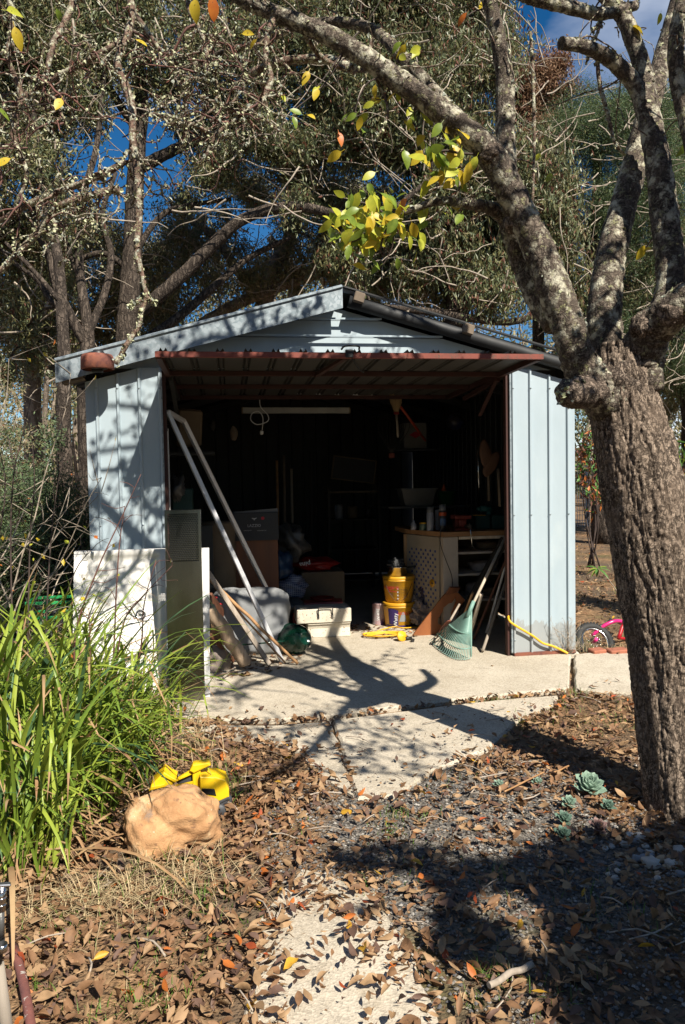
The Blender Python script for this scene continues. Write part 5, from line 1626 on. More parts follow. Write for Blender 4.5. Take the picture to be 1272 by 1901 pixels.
# checked laundry bag: woven strips as print grid
def check_mat():
    m, nt, out = _mk('blue_check_weave')
    p = nt.nodes.new('ShaderNodeBsdfPrincipled')
    vec = _coords(nt, (1, 1, 1), 55)
    cols = []
    for d in ('X', 'Z'):
        w = nt.nodes.new('ShaderNodeTexWave'); w.bands_direction = d; w.inputs['Scale'].default_value = 0.32; w.inputs['Distortion'].default_value = 0.3
        nt.links.new(vec, w.inputs['Vector'])
        cols.append(_ramp(nt, w.outputs['Fac'], (0, 0, 0), (1, 1, 1), 0.72, 0.85))
    c = _mixc(nt, cols[0], (0.02, 0.04, 0.11), (0.20, 0.22, 0.28))
    c = _mixc(nt, cols[1], c, (0.24, 0.25, 0.30))
    nt.links.new(c, p.inputs['Base Color']); p.inputs['Roughness'].default_value = 0.5
    nt.links.new(p.outputs['BSDF'], out.inputs['Surface'])
    return m
bag('checked_bag', 'blue and white checked laundry bag behind the grey bundle', 'bag', 541, 1088, 1.45, 0.13, 0.13, 0.115, check_mat(), 6, 0.45)
T = bag('red_bag', 'red plastic bag with white lettering lying on a dark box', 'plastic bag', 582, 1047, 1.9, 0.22, 0.12, 0.07, M_REDBAG, 8, 0.4)
q = Y(566, 1047, 1.775); lettering('pina', 0.065, (q[0], 1.765, q[2]), (-1, 0, -0.12), (0.1, 0, -1), M_INKW, T)
xa, xb = Y(560, 1090, 1.8)[0], Y(640, 1090, 1.8)[0]; zt = Y(600, 1062, 1.8)[2]
m = MB(); m.box(((xa+xb)/2, 2.0, zt/2), (xb-xa, 0.4, zt), bev=0.004); single(m.build('dark_box', [M_CARDD]), 'dull brown box under the red plastic bag', 'box')

# toolboxes
def hex_box(m, x0, x1, y0, y1, z0, z1, mi=0, bev=0.004):
    m.box(((x0+x1)/2, (y0+y1)/2, (z0+z1)/2), (x1-x0, y1-y0, z1-z0), None, mi, bev)
ty = 0.98
xa, xb = Y(572, 1160, ty)[0], Y(650, 1160, ty)[0]
T = thing('white_toolbox', 'chipped white metal toolbox with wire handle beside the green pot', 'toolbox', ((xa+xb)/2, ty+0.1, 0))
zl = Y(610, 1156, ty)[2]
m = MB()
m.prism([(0, 0.003), (0.20, 0.003), (0.22, zl), (-0.012, zl), (0.006, zl*0.62)], xb-xa, (xa, ty, 0), (0, 1, 0), (0, 0, 1))
m.build('lower_box', [M_TBWHITE], T)
m = MB(); hex_box(m, xa-0.002, xb+0.002, ty-0.018, ty+0.226, zl-0.012, zl+0.002); m.build('rim', [M_TBWHITE], T)
xa3, xb3 = Y(551, 1140, ty-0.02)[0], Y(652, 1140, ty-0.02)[0]; zt = Y(600, 1130, ty-0.02)[2]
m = MB(); hex_box(m, xa3, xb3, ty-0.03, ty+0.21, zl+0.0045, zt, bev=0.006); m.build('upper_tray', [M_TBWHITE], T)
hx0, hx1 = Y(590, 1130, ty)[0], Y(616, 1130, ty)[0]
m = MB(); zc_ = (zl+zt)/2+0.02
m.tube([(hx0, ty-0.034, zc_-0.01), (hx0, ty-0.055, zt-0.005), (hx0+0.01, ty-0.05, zt+0.012), (hx1-0.01, ty-0.05, zt+0.012), (hx1, ty-0.055, zt-0.005), (hx1, ty-0.034, zc_-0.01)], 0.005, 8, per=3)
m.build('handle', [M_DKIRON], T)
for hx in (hx0, hx1):
    m = MB(); m.box((hx, ty-0.034, zc_-0.02), (0.018, 0.008, 0.04), bev=0.002); m.build('latch', [M_CHROME], T)
ty2 = 1.30
xa, xb = Y(543, 1140, ty2)[0], Y(637, 1140, ty2)[0]; zt = Y(590, 1117, ty2)[2]
T = thing('red_toolbox', 'worn red metal toolbox directly behind the white toolbox', 'toolbox', ((xa+xb)/2, ty2+0.12, 0))
m = MB(); hex_box(m, xa, xb, ty2, ty2+0.24, 0.003, zt*0.72, bev=0.006); m.build('lower_box', [M_TBRED], T)
m = MB(); m.prism([(-0.004, zt*0.725), (0.244, zt*0.725), (0.22, zt*0.95), (0.14, zt), (0.10, zt), (0.02, zt*0.95)], xb-xa+0.008, (xa-0.004, ty2, 0), (0, 1, 0), (0, 0, 1)); m.build('lid', [M_TBRED], T)
c = Y(598, 1112, ty2+0.12)
m = MB(); m.lathe([(0.0, 0), (0.10, 0), (0.115, 0.014), (0.112, 0.016), (0.095, 0.006), (0, 0.006)], (c[0], ty2+0.12, zt+0.001), None, 28); single(m.build('red_tray', [M_REDBAG]), 'shiny red round tray lying on top of the red toolbox', 'tray')
# green pot lying on its side
c = G(556, 1222)
pc = np.array([c[0], c[1]+0.12, 0.122])
RP = eul(math.radians(78), 0, math.radians(28))
T = thing('green_pot', 'dark green enamel pot lying on its side beside the white toolbox', 'pot', (pc[0], pc[1], 0))
m = MB()
prof = [(0.0, 0.104), (0.034, 0.104), (0.040, 0.112), (0.050, 0.112), (0.055, 0.102), (0.060, 0.096), (0.088, 0.062), (0.108, 0.012), (0.118, -0.05), (0.120, -0.078), (0.127, -0.082), (0.127, -0.094), (0.116, -0.094), (0.112, -0.05), (0.10, 0.01), (0.05, 0.09), (0.0, 0.095)]
m.lathe(prof, pc, RP, 40); m.build('bowl', [M_GREENPOT], T)
m = MB(); m.lathe([(0.0, 0.1025), (0.006, 0.1025)], pc, RP, 10); m.build('drain_hole', [M_BLACK], T)
# paint buckets
by = 1.33
bx = Y(741, 1140, by)[0]
zA = Y(741, 1120, by-0.12)[2]
def bucket(label, z0, h, r0, r1, print_fn):
    T = thing('paint_bucket', label, 'bucket', (bx, by, z0), 'yellow paint buckets')
    m = MB(); m.lathe([(0.0, 0.0), (r0-0.004, 0.0), (r0, 0.004), (r1, h-0.045), (r1+0.004, h-0.043), (r1+0.004, h-0.033), (r1, h-0.031), (r1, h-0.02)], (bx, by, z0+0.001), None, 40); m.build('body', [M_YELBUCK], T)
    m = MB(); m.lathe([(r1+0.005, h-0.026), (r1+0.007, h-0.006), (r1+0.002, h), (r1-0.01, h), (r1-0.014, h-0.006), (0, h-0.006)], (bx, by, z0+0.001), None, 40); m.build('lid', [M_YELBUCK], T)
    print_fn(T, z0, h, r0, r1)
    return T
CA = math.atan2(CAM_POS[1]-by, CAM_POS[0]-bx)
def p_low(T, z0, h, r0, r1):
    r = (r0+r1)/2
    c = (bx, by, z0)
    def patch(name, mt, poly):
        V = []
        for a, z in poly:
            rr = r0+(r1-r0)*z/(h-0.045)+0.0012
            V.append((bx+rr*math.cos(CA+a), by+rr*math.sin(CA+a), z0+z))
        n = len(V)//2
        F = [(i, i+1, n+i+1, n+i) for i in range(n-1)]
        return obj_np(name, V, F, mt, T)
    A = np.linspace(-0.75, -0.05, 12)
    patch('label_panel', M_PURPLE, [(a, 0.03) for a in A]+[(a, h*0.78-0.05*max(0, (a+0.35))) for a in A])
    A = np.linspace(-1.1, 1.1, 30)
    patch('label_band', M_PURPLE, [(a, 0.008) for a in A]+[(a, 0.024) for a in A])
    A = np.linspace(0.02, 0.5, 12)
    patch('label_picture', M_GREYFAB, [(a, h*0.26) for a in A]+[(a, h*(0.30+0.35*math.sin((a-0.02)/0.48*math.pi))) for a in A])
    lettering('Solagard', 0.052, None, None, None, M_REDPRINT, T, bend=(c, r+0.003, CA+0.52, h*0.62, False))
    lettering('Wattyl', 0.048, None, None, None, M_INKW, T, bend=(c, r+0.0035, CA-0.22, h*0.36, True))
def p_top(T, z0, h, r0, r1):
    r = (r0+r1)/2
    c = (bx, by, z0)
    lettering('Solagard', 0.056, None, None, None, M_REDPRINT, T, bend=(c, r+0.003, CA-0.72, h*0.60, False))
    lettering('Ultra Premium', 0.015, None, None, None, M_REDPRINT, T, bend=(c, r+0.002, CA-0.45, h*0.44, False))
    lettering('15L', 0.022, None, None, None, M_DARKPRINT, T, bend=(c, r+0.002, CA-0.5, h*0.34, False))
    for k in range(9):
        lettering('Exterior low sheen acrylic', 0.009, None, None, None, M_DARKPRINT, T, bend=(c, r+0.002, CA+0.28, h*(0.64-0.055*k), False))
    for k in range(5):
        m = MB(); a = CA-0.06; z = z0+h*(0.66-0.12*k)
        m.box((bx+(r+0.002)*math.cos(a), by+(r+0.002)*math.sin(a), z), (0.012, 0.004, 0.012), (0, 0, a+math.pi/2)); m.build('label_square', [M_INK], T)
    m = MB()
    P = [(bx+(r1+0.01)*math.cos(CA+t), by+(r1+0.01)*math.sin(CA+t), z0+h*0.72-0.62*h*math.sin((t+0.9)/1.8*math.pi)*1.0) for t in np.linspace(-0.9, 0.9, 12)]
    m.tube(P, 0.0022, 6, per=2); m.build('wire_handle', [M_DKIRON], T)
hlow = zA
bucket('lower yellow paint bucket with purple panel and red lettering', 0.0, hlow, 0.125, 0.142, p_low)
htop = Y(741, 1071, by-0.12)[2]-hlow
bucket('upper yellow paint bucket with wire handle and red lettering', hlow+0.001, htop, 0.120, 0.140, p_top)
zt = hlow+htop+0.002
T = thing('saucepan', 'small stainless saucepan on top of the upper yellow bucket', 'saucepan', (bx-0.01, by, zt))
m = MB(); m.lathe([(0, 0), (0.085, 0), (0.09, 0.006), (0.092, 0.075), (0.096, 0.078), (0.089, 0.076), (0.086, 0.01), (0, 0.008)], (bx-0.01, by, zt), None, 32); m.build('body', [M_CHROME], T)
m = MB(); cyl(m, (bx+0.08, by-0.01, zt+0.068), (bx+0.15, by-0.04, zt+0.078), 0.009, 8); m.build('handle', [M_BLACK], T)
m = MB(); v, f = blob_mesh((bx-0.02, by, zt+0.105), (0.075, 0.06, 0.05), 12, 0.5, 2.4, 20, 12, amp2=0.25); m.add(v, f, 0, False); single(m.build('dark_scrap', [M_CARTON]), 'crumpled black plastic scrap heaped in the saucepan', 'scrap')
# paint tin
px_ = Y(704, 1135, by+0.1); hh = Y(704, 1119, by+0.1)[2]
T = thing('paint_tin', 'small pink and white paint tin left of the yellow buckets', 'paint tin', (px_[0], by+0.1, 0))
m = MB(); m.lathe([(0, 0.001), (0.062, 0.001), (0.064, 0.004), (0.063, 0.008), (0.063, hh-0.008), (0.066, hh-0.004), (0.064, hh), (0.05, hh), (0.048, hh-0.006), (0, hh-0.006)], (px_[0], by+0.1, 0), None, 28); m.build('body', [mat('tin_label', (0.38, 0.20, 0.20), (0.30, 0.28, 0.28), scale=11, rough=0.4, bump=0, patch=((0.05, 0.02, 0.10), 9, 0.55, 0.6))], T)
lettering('WHITE', 0.035, None, None, None, M_INKW, T, bend=((px_[0], by+0.1, 0), 0.0635, CA-0.1, hh*0.5, True))

# workbench on the right
def yb(px, py, y): return Y(px, py, y)
T = thing('workbench', 'timber topped workbench with cream end panel and white shelves on the right', 'workbench', (2.6, 1.3, 0))
ztop = yb(850, 990, 1.0)[2]
bxl, bxr = yb(752, 990, 1.42)[0], 3.44
ex0, ex1 = yb(823, 1050, 0.92)[0], yb(851, 1050, 0.92)[0]
m = MB()
m.prism([(bxl, 1.42), (ex0, 0.90), (3.44, 0.90), (3.44, 1.85), (bxl, 1.85)], 0.04, (0, 0, ztop-0.02), (1, 0, 0), (0, 1, 0)); m.build('bench_top', [M_BENCHTOP], T)
m = MB(); m.box(((ex0+ex1)/2, 1.28, (ztop-0.025)/2), (ex1-ex0, 0.72, ztop-0.025), bev=0.002); m.build('end_panel', [M_BENCHW], T)
for py in (1026, 1066, 1114):
    z = yb(890, py, 0.95)[2]
    m = MB(); m.box(((ex1+3.42)/2, 1.18, z), (3.42-ex1-0.004, 0.46, 0.018)); m.build('shelf', [M_BENCHW], T)
m = MB(); m.box(((ex1+3.42)/2, 1.43, (ztop-0.03)/2), (3.42-ex1-0.01, 0.012, ztop-0.03)); m.build('back_panel', [M_CARDD], T)
m = MB(); m.bar((ex1+0.003, 0.905, ztop-0.035), (3.42, 0.905, ztop-0.035), 0.012, 0.024); m.build('front_rail', [M_POLE], T)
# printed panel standing between bench end and the dark: cream with small blue squares
qx0, qx1 = yb(755, 1040, 1.44)[0], ex0-0.012
pz1 = ztop-0.03; pz0 = 0.02
dp = np.array([ex0-0.015, 1.0]) - np.array([qx0, 1.44])
ux = np.array([dp[0], dp[1], 0])/np.linalg.norm(dp)
pw = np.linalg.norm(dp)
T = thing('tile_panel', 'cream panel printed with small blue squares closing the bench end', 'panel', (qx0, 1.44, 0))
m = MB(); m.prism([(0, pz0), (pw, pz0), (pw, pz1), (0, pz1)], 0.012, np.array([qx0, 1.44, 0])-np.cross(ux, (0, 0, 1))*0.012, ux, (0, 0, 1)); m.build('sheet', [M_PEGWHITE], T)
fn = np.cross(ux, (0, 0, 1))
m = MB()
z = pz0+0.06; row = 0
while z < pz1-0.10:
    for k in range(8):
        s_ = (k+0.25+(0.5 if row % 2 else 0))*pw/7
        if 0.05 < s_ < pw-0.02:
            o_ = np.array([qx0, 1.44, 0])+ux*s_+np.array([0, 0, z])
            m.prism([(-0.010, -0.010), (0.010, -0.010), (0.010, 0.010), (-0.010, 0.010)], 0.002, o_-fn*0.0005, ux, (0, 0, 1))
    z += 0.034; row += 1
m.build('blue_square', [M_TILEBLUE], T)['kind'] = 'stuff'
m = MB(); m.bar(np.array([qx0, 1.44, 0.01])-ux*0.012+fn*0.004, np.array([qx0, 1.44, pz1])-ux*0.012+fn*0.004, 0.03, 0.03); m.build('frame_post', [M_CARD], T)
o_ = np.array([qx0, 1.44, 0])+ux*(pw*0.80)+np.array([0, 0, pz1*0.50])+fn*0.002
Rf = np.stack([ux, np.array([0, 0, 1.0]), fn], axis=1)
m = MB(); m.lathe([(0.0, 0.001), (0.036, 0.001), (0.036, 0.0)], o_, Rf, 24); m.build('yellow_sticker', [M_YELBUCK], T)
m = MB(); m.prism([(0, 0.022), (-0.006, 0.006), (-0.022, 0), (-0.006, -0.006), (0, -0.022), (0.006, -0.006), (0.022, 0), (0.006, 0.006)], 0.001, o_+fn*0.0015, ux, (0, 0, 1)); m.build('sticker_star', [M_DARKPRINT], T)
# cable down the bench end
m = MB(); m.tube([yb(818, 978, 0.86), yb(818, 1010, 0.86), yb(828, 1040, 0.86), yb(839, 1070, 0.87), yb(840, 1098, 0.87)], 0.0035, 6, per=5)
single(m.build('black_cable', [M_BLACK]), 'thin black cable hanging down the cream bench end', 'cable')
# on the bench
def spray_can(label, px, py0, y, r, h, mts, name='spray_can', group=None):
    c = yb(px, py0, y)
    T = thing(name, label, 'spray can', (c[0], y, ztop+0.021))
    z = ztop+0.021
    m = MB(); m.lathe([(0, 0), (r-0.002, 0), (r, 0.003), (r, h*0.72), (r*0.8, h*0.78)], (c[0], y, z), None, 24); m.build('can', [mts[0]], T)
    m = MB(); m.lathe([(r*0.92, h*0.77), (r*0.95, h*0.8), (r*0.92, h), (r*0.85, h), (0, h)], (c[0], y, z), None, 24); m.build('cap', [mts[1]], T)
    if len(mts) > 2:
        m = MB(); m.lathe([(r+0.0008, h*0.58), (r+0.0008, h*0.70)], (c[0], y, z), None, 24); m.build('label_band', [mts[2]], T)
        m = MB(); m.lathe([(r+0.0008, h*0.22), (r+0.0008, h*0.48)], (c[0], y, z), None, 24, a0=CA-0.8, a1=CA+0.9); m.build('label_picture', [mts[3]], T)
M_CANB = mat('black_can', (0.02, 0.02, 0.024), rough=0.3, bump=0)
M_CANW = mat('pale_can', (0.24, 0.25, 0.29), (0.17, 0.18, 0.21), scale=12, rough=0.35, bump=0)
M_CAP = mat('grey_cap', (0.15, 0.15, 0.15), rough=0.35, bump=0.0)
M_ORBAND = mat('orange_band', (0.40, 0.10, 0.01), (0.32, 0.03, 0.01), scale=20, rough=0.4, bump=0)
M_BLUEP = mat('blue_picture', (0.06, 0.13, 0.26), (0.02, 0.04, 0.10), scale=22, rough=0.4, bump=0)
spray_can('pale silver spray can standing on the workbench', 799, 968, 1.12, 0.033, 0.21, [M_CANW, M_CAP])
spray_can('black spray can with orange band standing on the workbench', 822, 968, 1.0, 0.032, 0.235, [M_CANB, M_CAP, M_ORBAND, M_BLUEP])
c = yb(812, 968, 1.2); m = MB(); m.box((c[0], 1.2, ztop+0.021+0.09), (0.04, 0.03, 0.18), bev=0.006); single(m.build('pale_box', [M_CANW]), 'narrow pale box between the two spray cans', 'box')
c = yb(786, 975, 1.2); T = thing('small_tin', 'small tin with a yellow rim beside the silver spray can', 'tin', (c[0], 1.2, ztop+0.021))
m = MB(); m.lathe([(0, 0), (0.034, 0), (0.034, 0.06)], (c[0], 1.2, ztop+0.021), None, 20); m.build('body', [mat('tin_teal', (0.05, 0.09, 0.07), rough=0.4, bump=0)], T)
m = MB(); m.lathe([(0.036, 0.058), (0.036, 0.07), (0, 0.07)], (c[0], 1.2, ztop+0.021), None, 20); m.build('lid', [M_YELBUCK], T)
c = yb(768, 975, 1.3); T = thing('bottle', 'small pale bottle at the left end of the workbench', 'bottle', (c[0], 1.3, ztop+0.021)); m = MB(); m.lathe([(0, 0), (0.025, 0), (0.026, 0.05), (0.012, 0.07), (0.012, 0.085), (0, 0.085)], (c[0], 1.3, ztop+0.021), None, 18); m.build('body', [M_CANW], T)
c = yb(855, 968, 1.05)
# red bench vice with its bar
T = thing('bench_vice', 'red bench vice with hanging steel bar on the workbench edge', 'vice', (c[0], 1.05, ztop+0.021))
M_VICE = mat('red_vice_paint', (0.20, 0.028, 0.018), (0.12, 0.02, 0.014), scale=9, rough=0.5, bump=0.2)
z = ztop+0.021
m = MB(); m.box((c[0], 1.05, z+0.012), (0.15, 0.16, 0.022), bev=0.004); m.box((c[0], 1.08, z+0.062), (0.10, 0.10, 0.078), bev=0.012); m.box((c[0], 1.10, z+0.118), (0.16, 0.045, 0.034), bev=0.006); m.build('body', [M_VICE], T)
m = MB(); m.box((c[0], 1.00, z+0.065), (0.07, 0.055, 0.07), bev=0.01); m.box((c[0], 0.985, z+0.118), (0.15, 0.04, 0.034), bev=0.006); m.build('front_jaw', [M_VICE], T)
m = MB(); cyl(m, (c[0]+0.02, 0.97, z+0.045), (c[0]+0.02, 0.86, z+0.045), 0.012, 12); m.box((c[0]+0.02, 0.86, z+0.045), (0.03, 0.025, 0.03), bev=0.004); m.build('screw', [M_DKIRON], T)
m = MB(); cyl(m, (c[0]+0.02, 0.858, z+0.075), (c[0]+0.045, 0.858, z-0.14), 0.0055, 8); m.build('tommy_bar', [M_CHROME], T)
M_GRNBOX = mat('dark_green_tool_case', (0.015, 0.06, 0.055), (0.01, 0.04, 0.036), scale=6, rough=0.5, bump=0.1)
for k, (px, w) in enumerate(((893, 0.13), (923, 0.13))):
    c = yb(px, 968, 1.15)
    m = MB(); m.box((c[0], 1.2, z+0.061), (w, 0.2, 0.12), (0, 0, 0.03), bev=0.005); 
    single(m.build('tool_case', [M_GRNBOX]), ['dark green tool case nearer the red vice', 'dark green tool case nearer the right door post'][k], 'tool case', 'tool cases on the bench')
c = yb(900, 940, 1.15)
T = thing('power_drill', 'teal power drill lying on the green tool cases', 'drill', (c[0], 1.15, z+0.122))
m = MB(); cyl(m, (c[0]-0.04, 1.15, z+0.18), (c[0]+0.06, 1.15, z+0.18), 0.028, 12); cyl(m, (c[0]-0.075, 1.15, z+0.18), (c[0]-0.04, 1.15, z+0.18), 0.012, 8, 0, 0.022); m.box((c[0]+0.035, 1.15, z+0.146), (0.035, 0.035, 0.05), (0, 0.2, 0), bev=0.006); m.build('body', [mat('teal_plastic', (0.01, 0.09, 0.09), rough=0.45, bump=0.05)], T)
c = yb(888, 951, 1.12); m = MB(); m.bar((c[0]-0.05, 1.12, z+0.126), (c[0]+0.06, 1.12, z+0.124), 0.02, 0.006); single(m.build('yellow_pencil', [M_YELBUCK]), 'yellow strip lying on the green tool cases', 'strip')
# cord reel ring on floor
T = thing('extension_cord', 'coiled yellow extension cord with round plug on the sunlit floor', 'cord', G(715, 1183))
m = MB()
c0 = G(712, 1182)
for k in range(4):
    r = 0.085+0.012*k
    P = [(c0[0]+r*1.5*math.cos(t)+0.01*rng.normal(), c0[1]+r*0.75*math.sin(t), 0.010+0.010*k*0.5) for t in np.linspace(0, 2*math.pi*0.96, 18)]
    m.tube(P, 0.0048, 6, per=3)
m.tube([G(700, 1178)+np.array([0, 0, .03]), G(730, 1170)+np.array([0, 0, .03]), G(750, 1172)+np.array([0, 0, .03]), G(775, 1166)+np.array([0, 0, .01]), G(820, 1160)+np.array([0, 0, .01])], 0.0048, 6)
m.build('cord', [M_YCORD], T)
c = G(746, 1190)+np.array([0, 0, 0.04])
RW = eul(math.radians(70), 0, math.radians(25))
m = MB(); m.lathe([(0.020, -0.008), (0.042, -0.010), (0.045, 0.0), (0.042, 0.010), (0.020, 0.008), (0.012, 0.02), (0, 0.022)], c, RW, 24); m.build('plug_disc', [M_YCORD], T)
m = MB(); cyl(m, c+np.array([0.03, 0, -0.02]), c+np.array([0.085, 0.02, -0.025]), 0.014, 10); m.build('plug', [M_BLACK], T)
# jigsawn boards leaning on the bench end
T = thing('cut_board', 'orange brown board with ragged cut-outs leaning on the bench end', 'board', G(770, 1186))
A, B = G(765, 1180), Y(836, 1088, 0.86)
ax_ = np.array([0.2, -0.07, 0.0]); 
up_ = B-A; Lb = np.linalg.norm(up_); up_ = up_/Lb
sd = np.cross(np.array([0.35, -1.0, 0.35]), up_); sd /= np.linalg.norm(sd); sd = -sd if sd[0] < 0 else sd
m = MB()
W_b = 0.16
L_ = [(0.0, 0.0), (W_b*0.95, 0.0), (W_b*1.0, Lb*0.42), (W_b*0.72, Lb*0.40), (W_b*0.55, Lb*0.46), (W_b*0.52, Lb*0.60), (W_b*0.42, Lb*0.66), (W_b*0.50, Lb*0.76), (W_b*0.62, Lb*0.80), (W_b*0.60, Lb*0.9), (W_b*0.78, Lb*0.86), (W_b*1.0, Lb*0.64), (W_b*1.15, Lb*0.66), (W_b*1.1, Lb*0.97), (0.02, Lb*1.0), (0, Lb*0.8)]
m.prism(L_, 0.016, A+np.array([0, 0, 0.003]), sd, up_); m.build('sheet', [M_BOARD], T)
A2 = G(800, 1166)
m = MB(); m.bar(A2+np.array([0, 0, 0.02]), Y(845, 1090, 0.80), 0.10, 0.014, up=(0.3, -1, 0.3)); single(m.build('red_brown_plank', [M_REDWOOD]), 'dark red brown plank leaning behind the green rake', 'plank')
m = MB(); m.box(G(766, 1192)+np.array([0, 0, 0.015]), (0.03, 0.02, 0.03), (0, 0.3, 0.4), bev=0.004); single(m.build('black_wedge', [M_BLACK]), 'small black wedge on the floor at the foot of the cut board', 'wedge')
# rags between buckets and boards
for k, (px, py, y, s_, mt, lab) in enumerate(((785, 1140, 1.2, 0.095, M_RAG, 'lower heap of pale rags between the buckets and the cut board'), (800, 1108, 1.25, 0.10, M_DARKRAG, 'dark patterned rags heaped against the printed panel'), (826, 1130, 1.1, 0.08, M_RAG, 'pale rag showing through the cut board opening'), (776, 1118, 1.3, 0.07, M_RAG, 'upper pale rag beside the upper yellow bucket'))):
    c = Y(px, py, y)
    v, f = blob_mesh(c, (s_*1.1, s_*0.8, s_), 20+k, 0.6, 2.3, 26, 16, amp2=0.3)
    m = MB(); m.add(v, f, 0, False); single(m.build('rag_heap', [mt]), lab, 'rags')
c = Y(838, 1140, 1.0); m = MB(); v, f = blob_mesh(c, (0.07, 0.05, 0.05), 31, 0.4, 2, 16, 10); m.add(v, f, 0, True); single(m.build('blue_cloth', [M_BLUEBAG]), 'blue cloth behind the cut board', 'cloth')
# stuff on bench shelves
for k, (px, py, w, h, mt, lab, nm) in enumerate(((900, 1052, 0.26, 0.08, M_RAG, 'pale folded cloth on the middle bench shelf', 'folded_cloth'), (880, 1095, 0.12, 0.10, M_RAG, 'pale sack on the lower bench shelf', 'sack'), (905, 1012, 0.2, 0.05, M_CARDD, 'flat brown box on the upper bench shelf', 'box'), (905, 1098, 0.12, 0.08, M_CARDD, 'brown box on the lower bench shelf', 'box'))):
    c = Y(px, py, 1.15)
    m = MB(); v, f = blob_mesh((c[0], 1.18, c[2]), (w/2, 0.10, h/2+0.012), 40+k, 0.25, 1.6, 20, 12, box=0.6); m.add(v, f, 0, True)
    single(m.build(nm, [mt]), lab, 'cloth' if 'cloth' in lab else ('sack' if 'sack' in lab else 'box'))

# ------------------------------------------------------------------ rakes and handles at the right door post
T = thing('leaf_rake', 'green plastic fan rake leaning head down beside the right door post', 'rake', G(840, 1225))
n0 = Y(874, 1130, 0.10)               # neck
tl, tr_ = G(800, 1193)+np.array([0, 0, 0.03]), G(876, 1224)+np.array([0, 0, 0.012])
tm = G(838, 1222)+np.array([0, 0, 0.012])
def edge(s):                           # tips along an arc, s in 0..1
    return (1-s)**2*tl+2*s*(1-s)*(tm*2-(tl+tr_)/2)+s*s*tr_
nt_ = 23
nrmF = np.cross(tr_-n0, tl-n0); nrmF /= np.linalg.norm(nrmF); nrmF = -nrmF if nrmF[1] > 0 else nrmF
m = MB()                                # solid web near the neck
def rk(s, t):
    e = edge(s)
    side = (s-0.5)*0.02
    return n0+(e-n0)*t+np.array([side, 0, 0])*(1-t)
S = np.linspace(0.02, 1.0, 14)
g1 = [[rk(s, t)+nrmF*(0.004+0.004*math.sin(s*math.pi)) for s in S] for t in (0.0, 0.12, 0.25, 0.38, 0.50)]
g2 = [[p-nrmF*0.004 for p in r] for r in g1]
m.sheet(g1); m.sheet([r[::-1] for r in g2]); m.sheet([g1[-1], g2[-1]]); m.sheet([[r[0] for r in g1], [r[0] for r in g2]]); m.sheet([[r[-1] for r in g2], [r[-1] for r in g1]])
m.build('web', [M_RAKE], T)
for k in range(nt_):
    s_ = 0.02+0.97*k/(nt_-1)
    m = MB()
    e = edge(s_)
    P = [rk(s_, 0.48)+nrmF*0.006, rk(s_, 0.72)+nrmF*0.005, rk(s_, 0.95)+nrmF*0.004, e+nrmF*0.003, e+nrmF*0.02+np.array([0, 0, -0.004 if e[2] > 0.01 else 0.002])]
    m.tube(P, [0.0035, 0.0034, 0.003, 0.0028, 0.002], 5, per=2); m.build('tine', [M_RAKE], T)
for t in (0.50, 0.80):
    m = MB(); m.tube([rk(s, t)+nrmF*0.009 for s in np.linspace(0.0, 1.0, 12)], 0.0045, 6, per=2); m.build('cross_rib', [M_RAKE], T)
m = MB(); m.tube([rk(1.0, 0.0)+nrmF*0.006, rk(1.0, 0.5)+nrmF*0.006, rk(1.0, 0.98)+nrmF*0.006], 0.007, 7, per=2); m.build('side_rib', [M_RAKE], T)
m = MB(); cyl(m, n0+(n0-tm)*0.16, n0-(n0-tm)*0.18, 0.014, 10, 0, 0.018); m.build('socket', [M_RAKE], T)
hd = Y(937, 1000, 0.42)
m = MB(); cyl(m, n0, n0+(hd-n0)*1.15, 0.0115, 10); m.build('handle', [M_POLE], T)
def tool(name, label, cat, a, b, r, mt, sq=False):
    return stick(name, label, cat, a, b, r, mt, 10, 0.02, 4, None, sq)
tool('wooden_pole', 'short pale wooden pole standing behind the green rake', 'pole', Y(894, 1102, 0.28), G(868, 1196)+np.array([0, 0, 0.015]), 0.016, M_POLE)
tool('grey_pole', 'grey rounded pole leaning out between the rake and the door post', 'pole', G(896, 1212)+np.array([0, 0, 0.012]), Y(946, 1060, 0.55), 0.012, M_POLE2)
tool('brown_pole', 'thin brown pole leaning to the right behind the grey pole', 'pole', G(880, 1190)+np.array([0, 0, 0.012]), Y(943, 1030, 0.62), 0.010, M_REDWOOD)
tool('white_conduit', 'pale pipe leaning on the right inside wall', 'pipe', G(903, 1178)+np.array([0, 0, 0.012]), Y(941, 1040, 0.7), 0.010, M_WHITEPAINT)
tool('dark_beam', 'dark timber beam leaning on the bench behind the rake handle', 'beam', G(850, 1182)+np.array([0, 0.12, 0.02]), Y(938, 1000, 0.80), 0.034, M_DKIRON, True)
tool('wooden_stake', 'sharp wooden stake leaning behind the green rake head', 'stake', Y(878, 1100, 0.45), G(848, 1178)+np.array([0, 0, 0.01]), 0.010, M_BAMBOO)
T = thing('hand_fork', 'rusty pronged garden fork behind the green rake', 'fork', G(822, 1192))
m = MB(); base_ = Y(836, 1152, 0.30)
cyl(m, base_, Y(853, 1122, 0.45), 0.009, 8); m.build('handle', [M_STAKE], T)
for k in range(3):
    m = MB(); e = G(812+8*k, 1190)+np.array([0, 0.02, 0.02]); m.tube([base_, base_+np.array([-0.03+0.012*k, -0.01, -0.005]), (base_+e)/2+np.array([-0.02, -0.02, 0.02]), e], 0.005, 6); m.build('prong', [M_RUST], T)
c = G(940, 1190); m = MB(); m.box((3.30, 0.42, 0.17), (0.12, 0.10, 0.34), (0, 0, 0.2), bev=0.02); single(m.build('blue_can', [M_BLUEBAG]), 'blue plastic container behind the right door post', 'container')
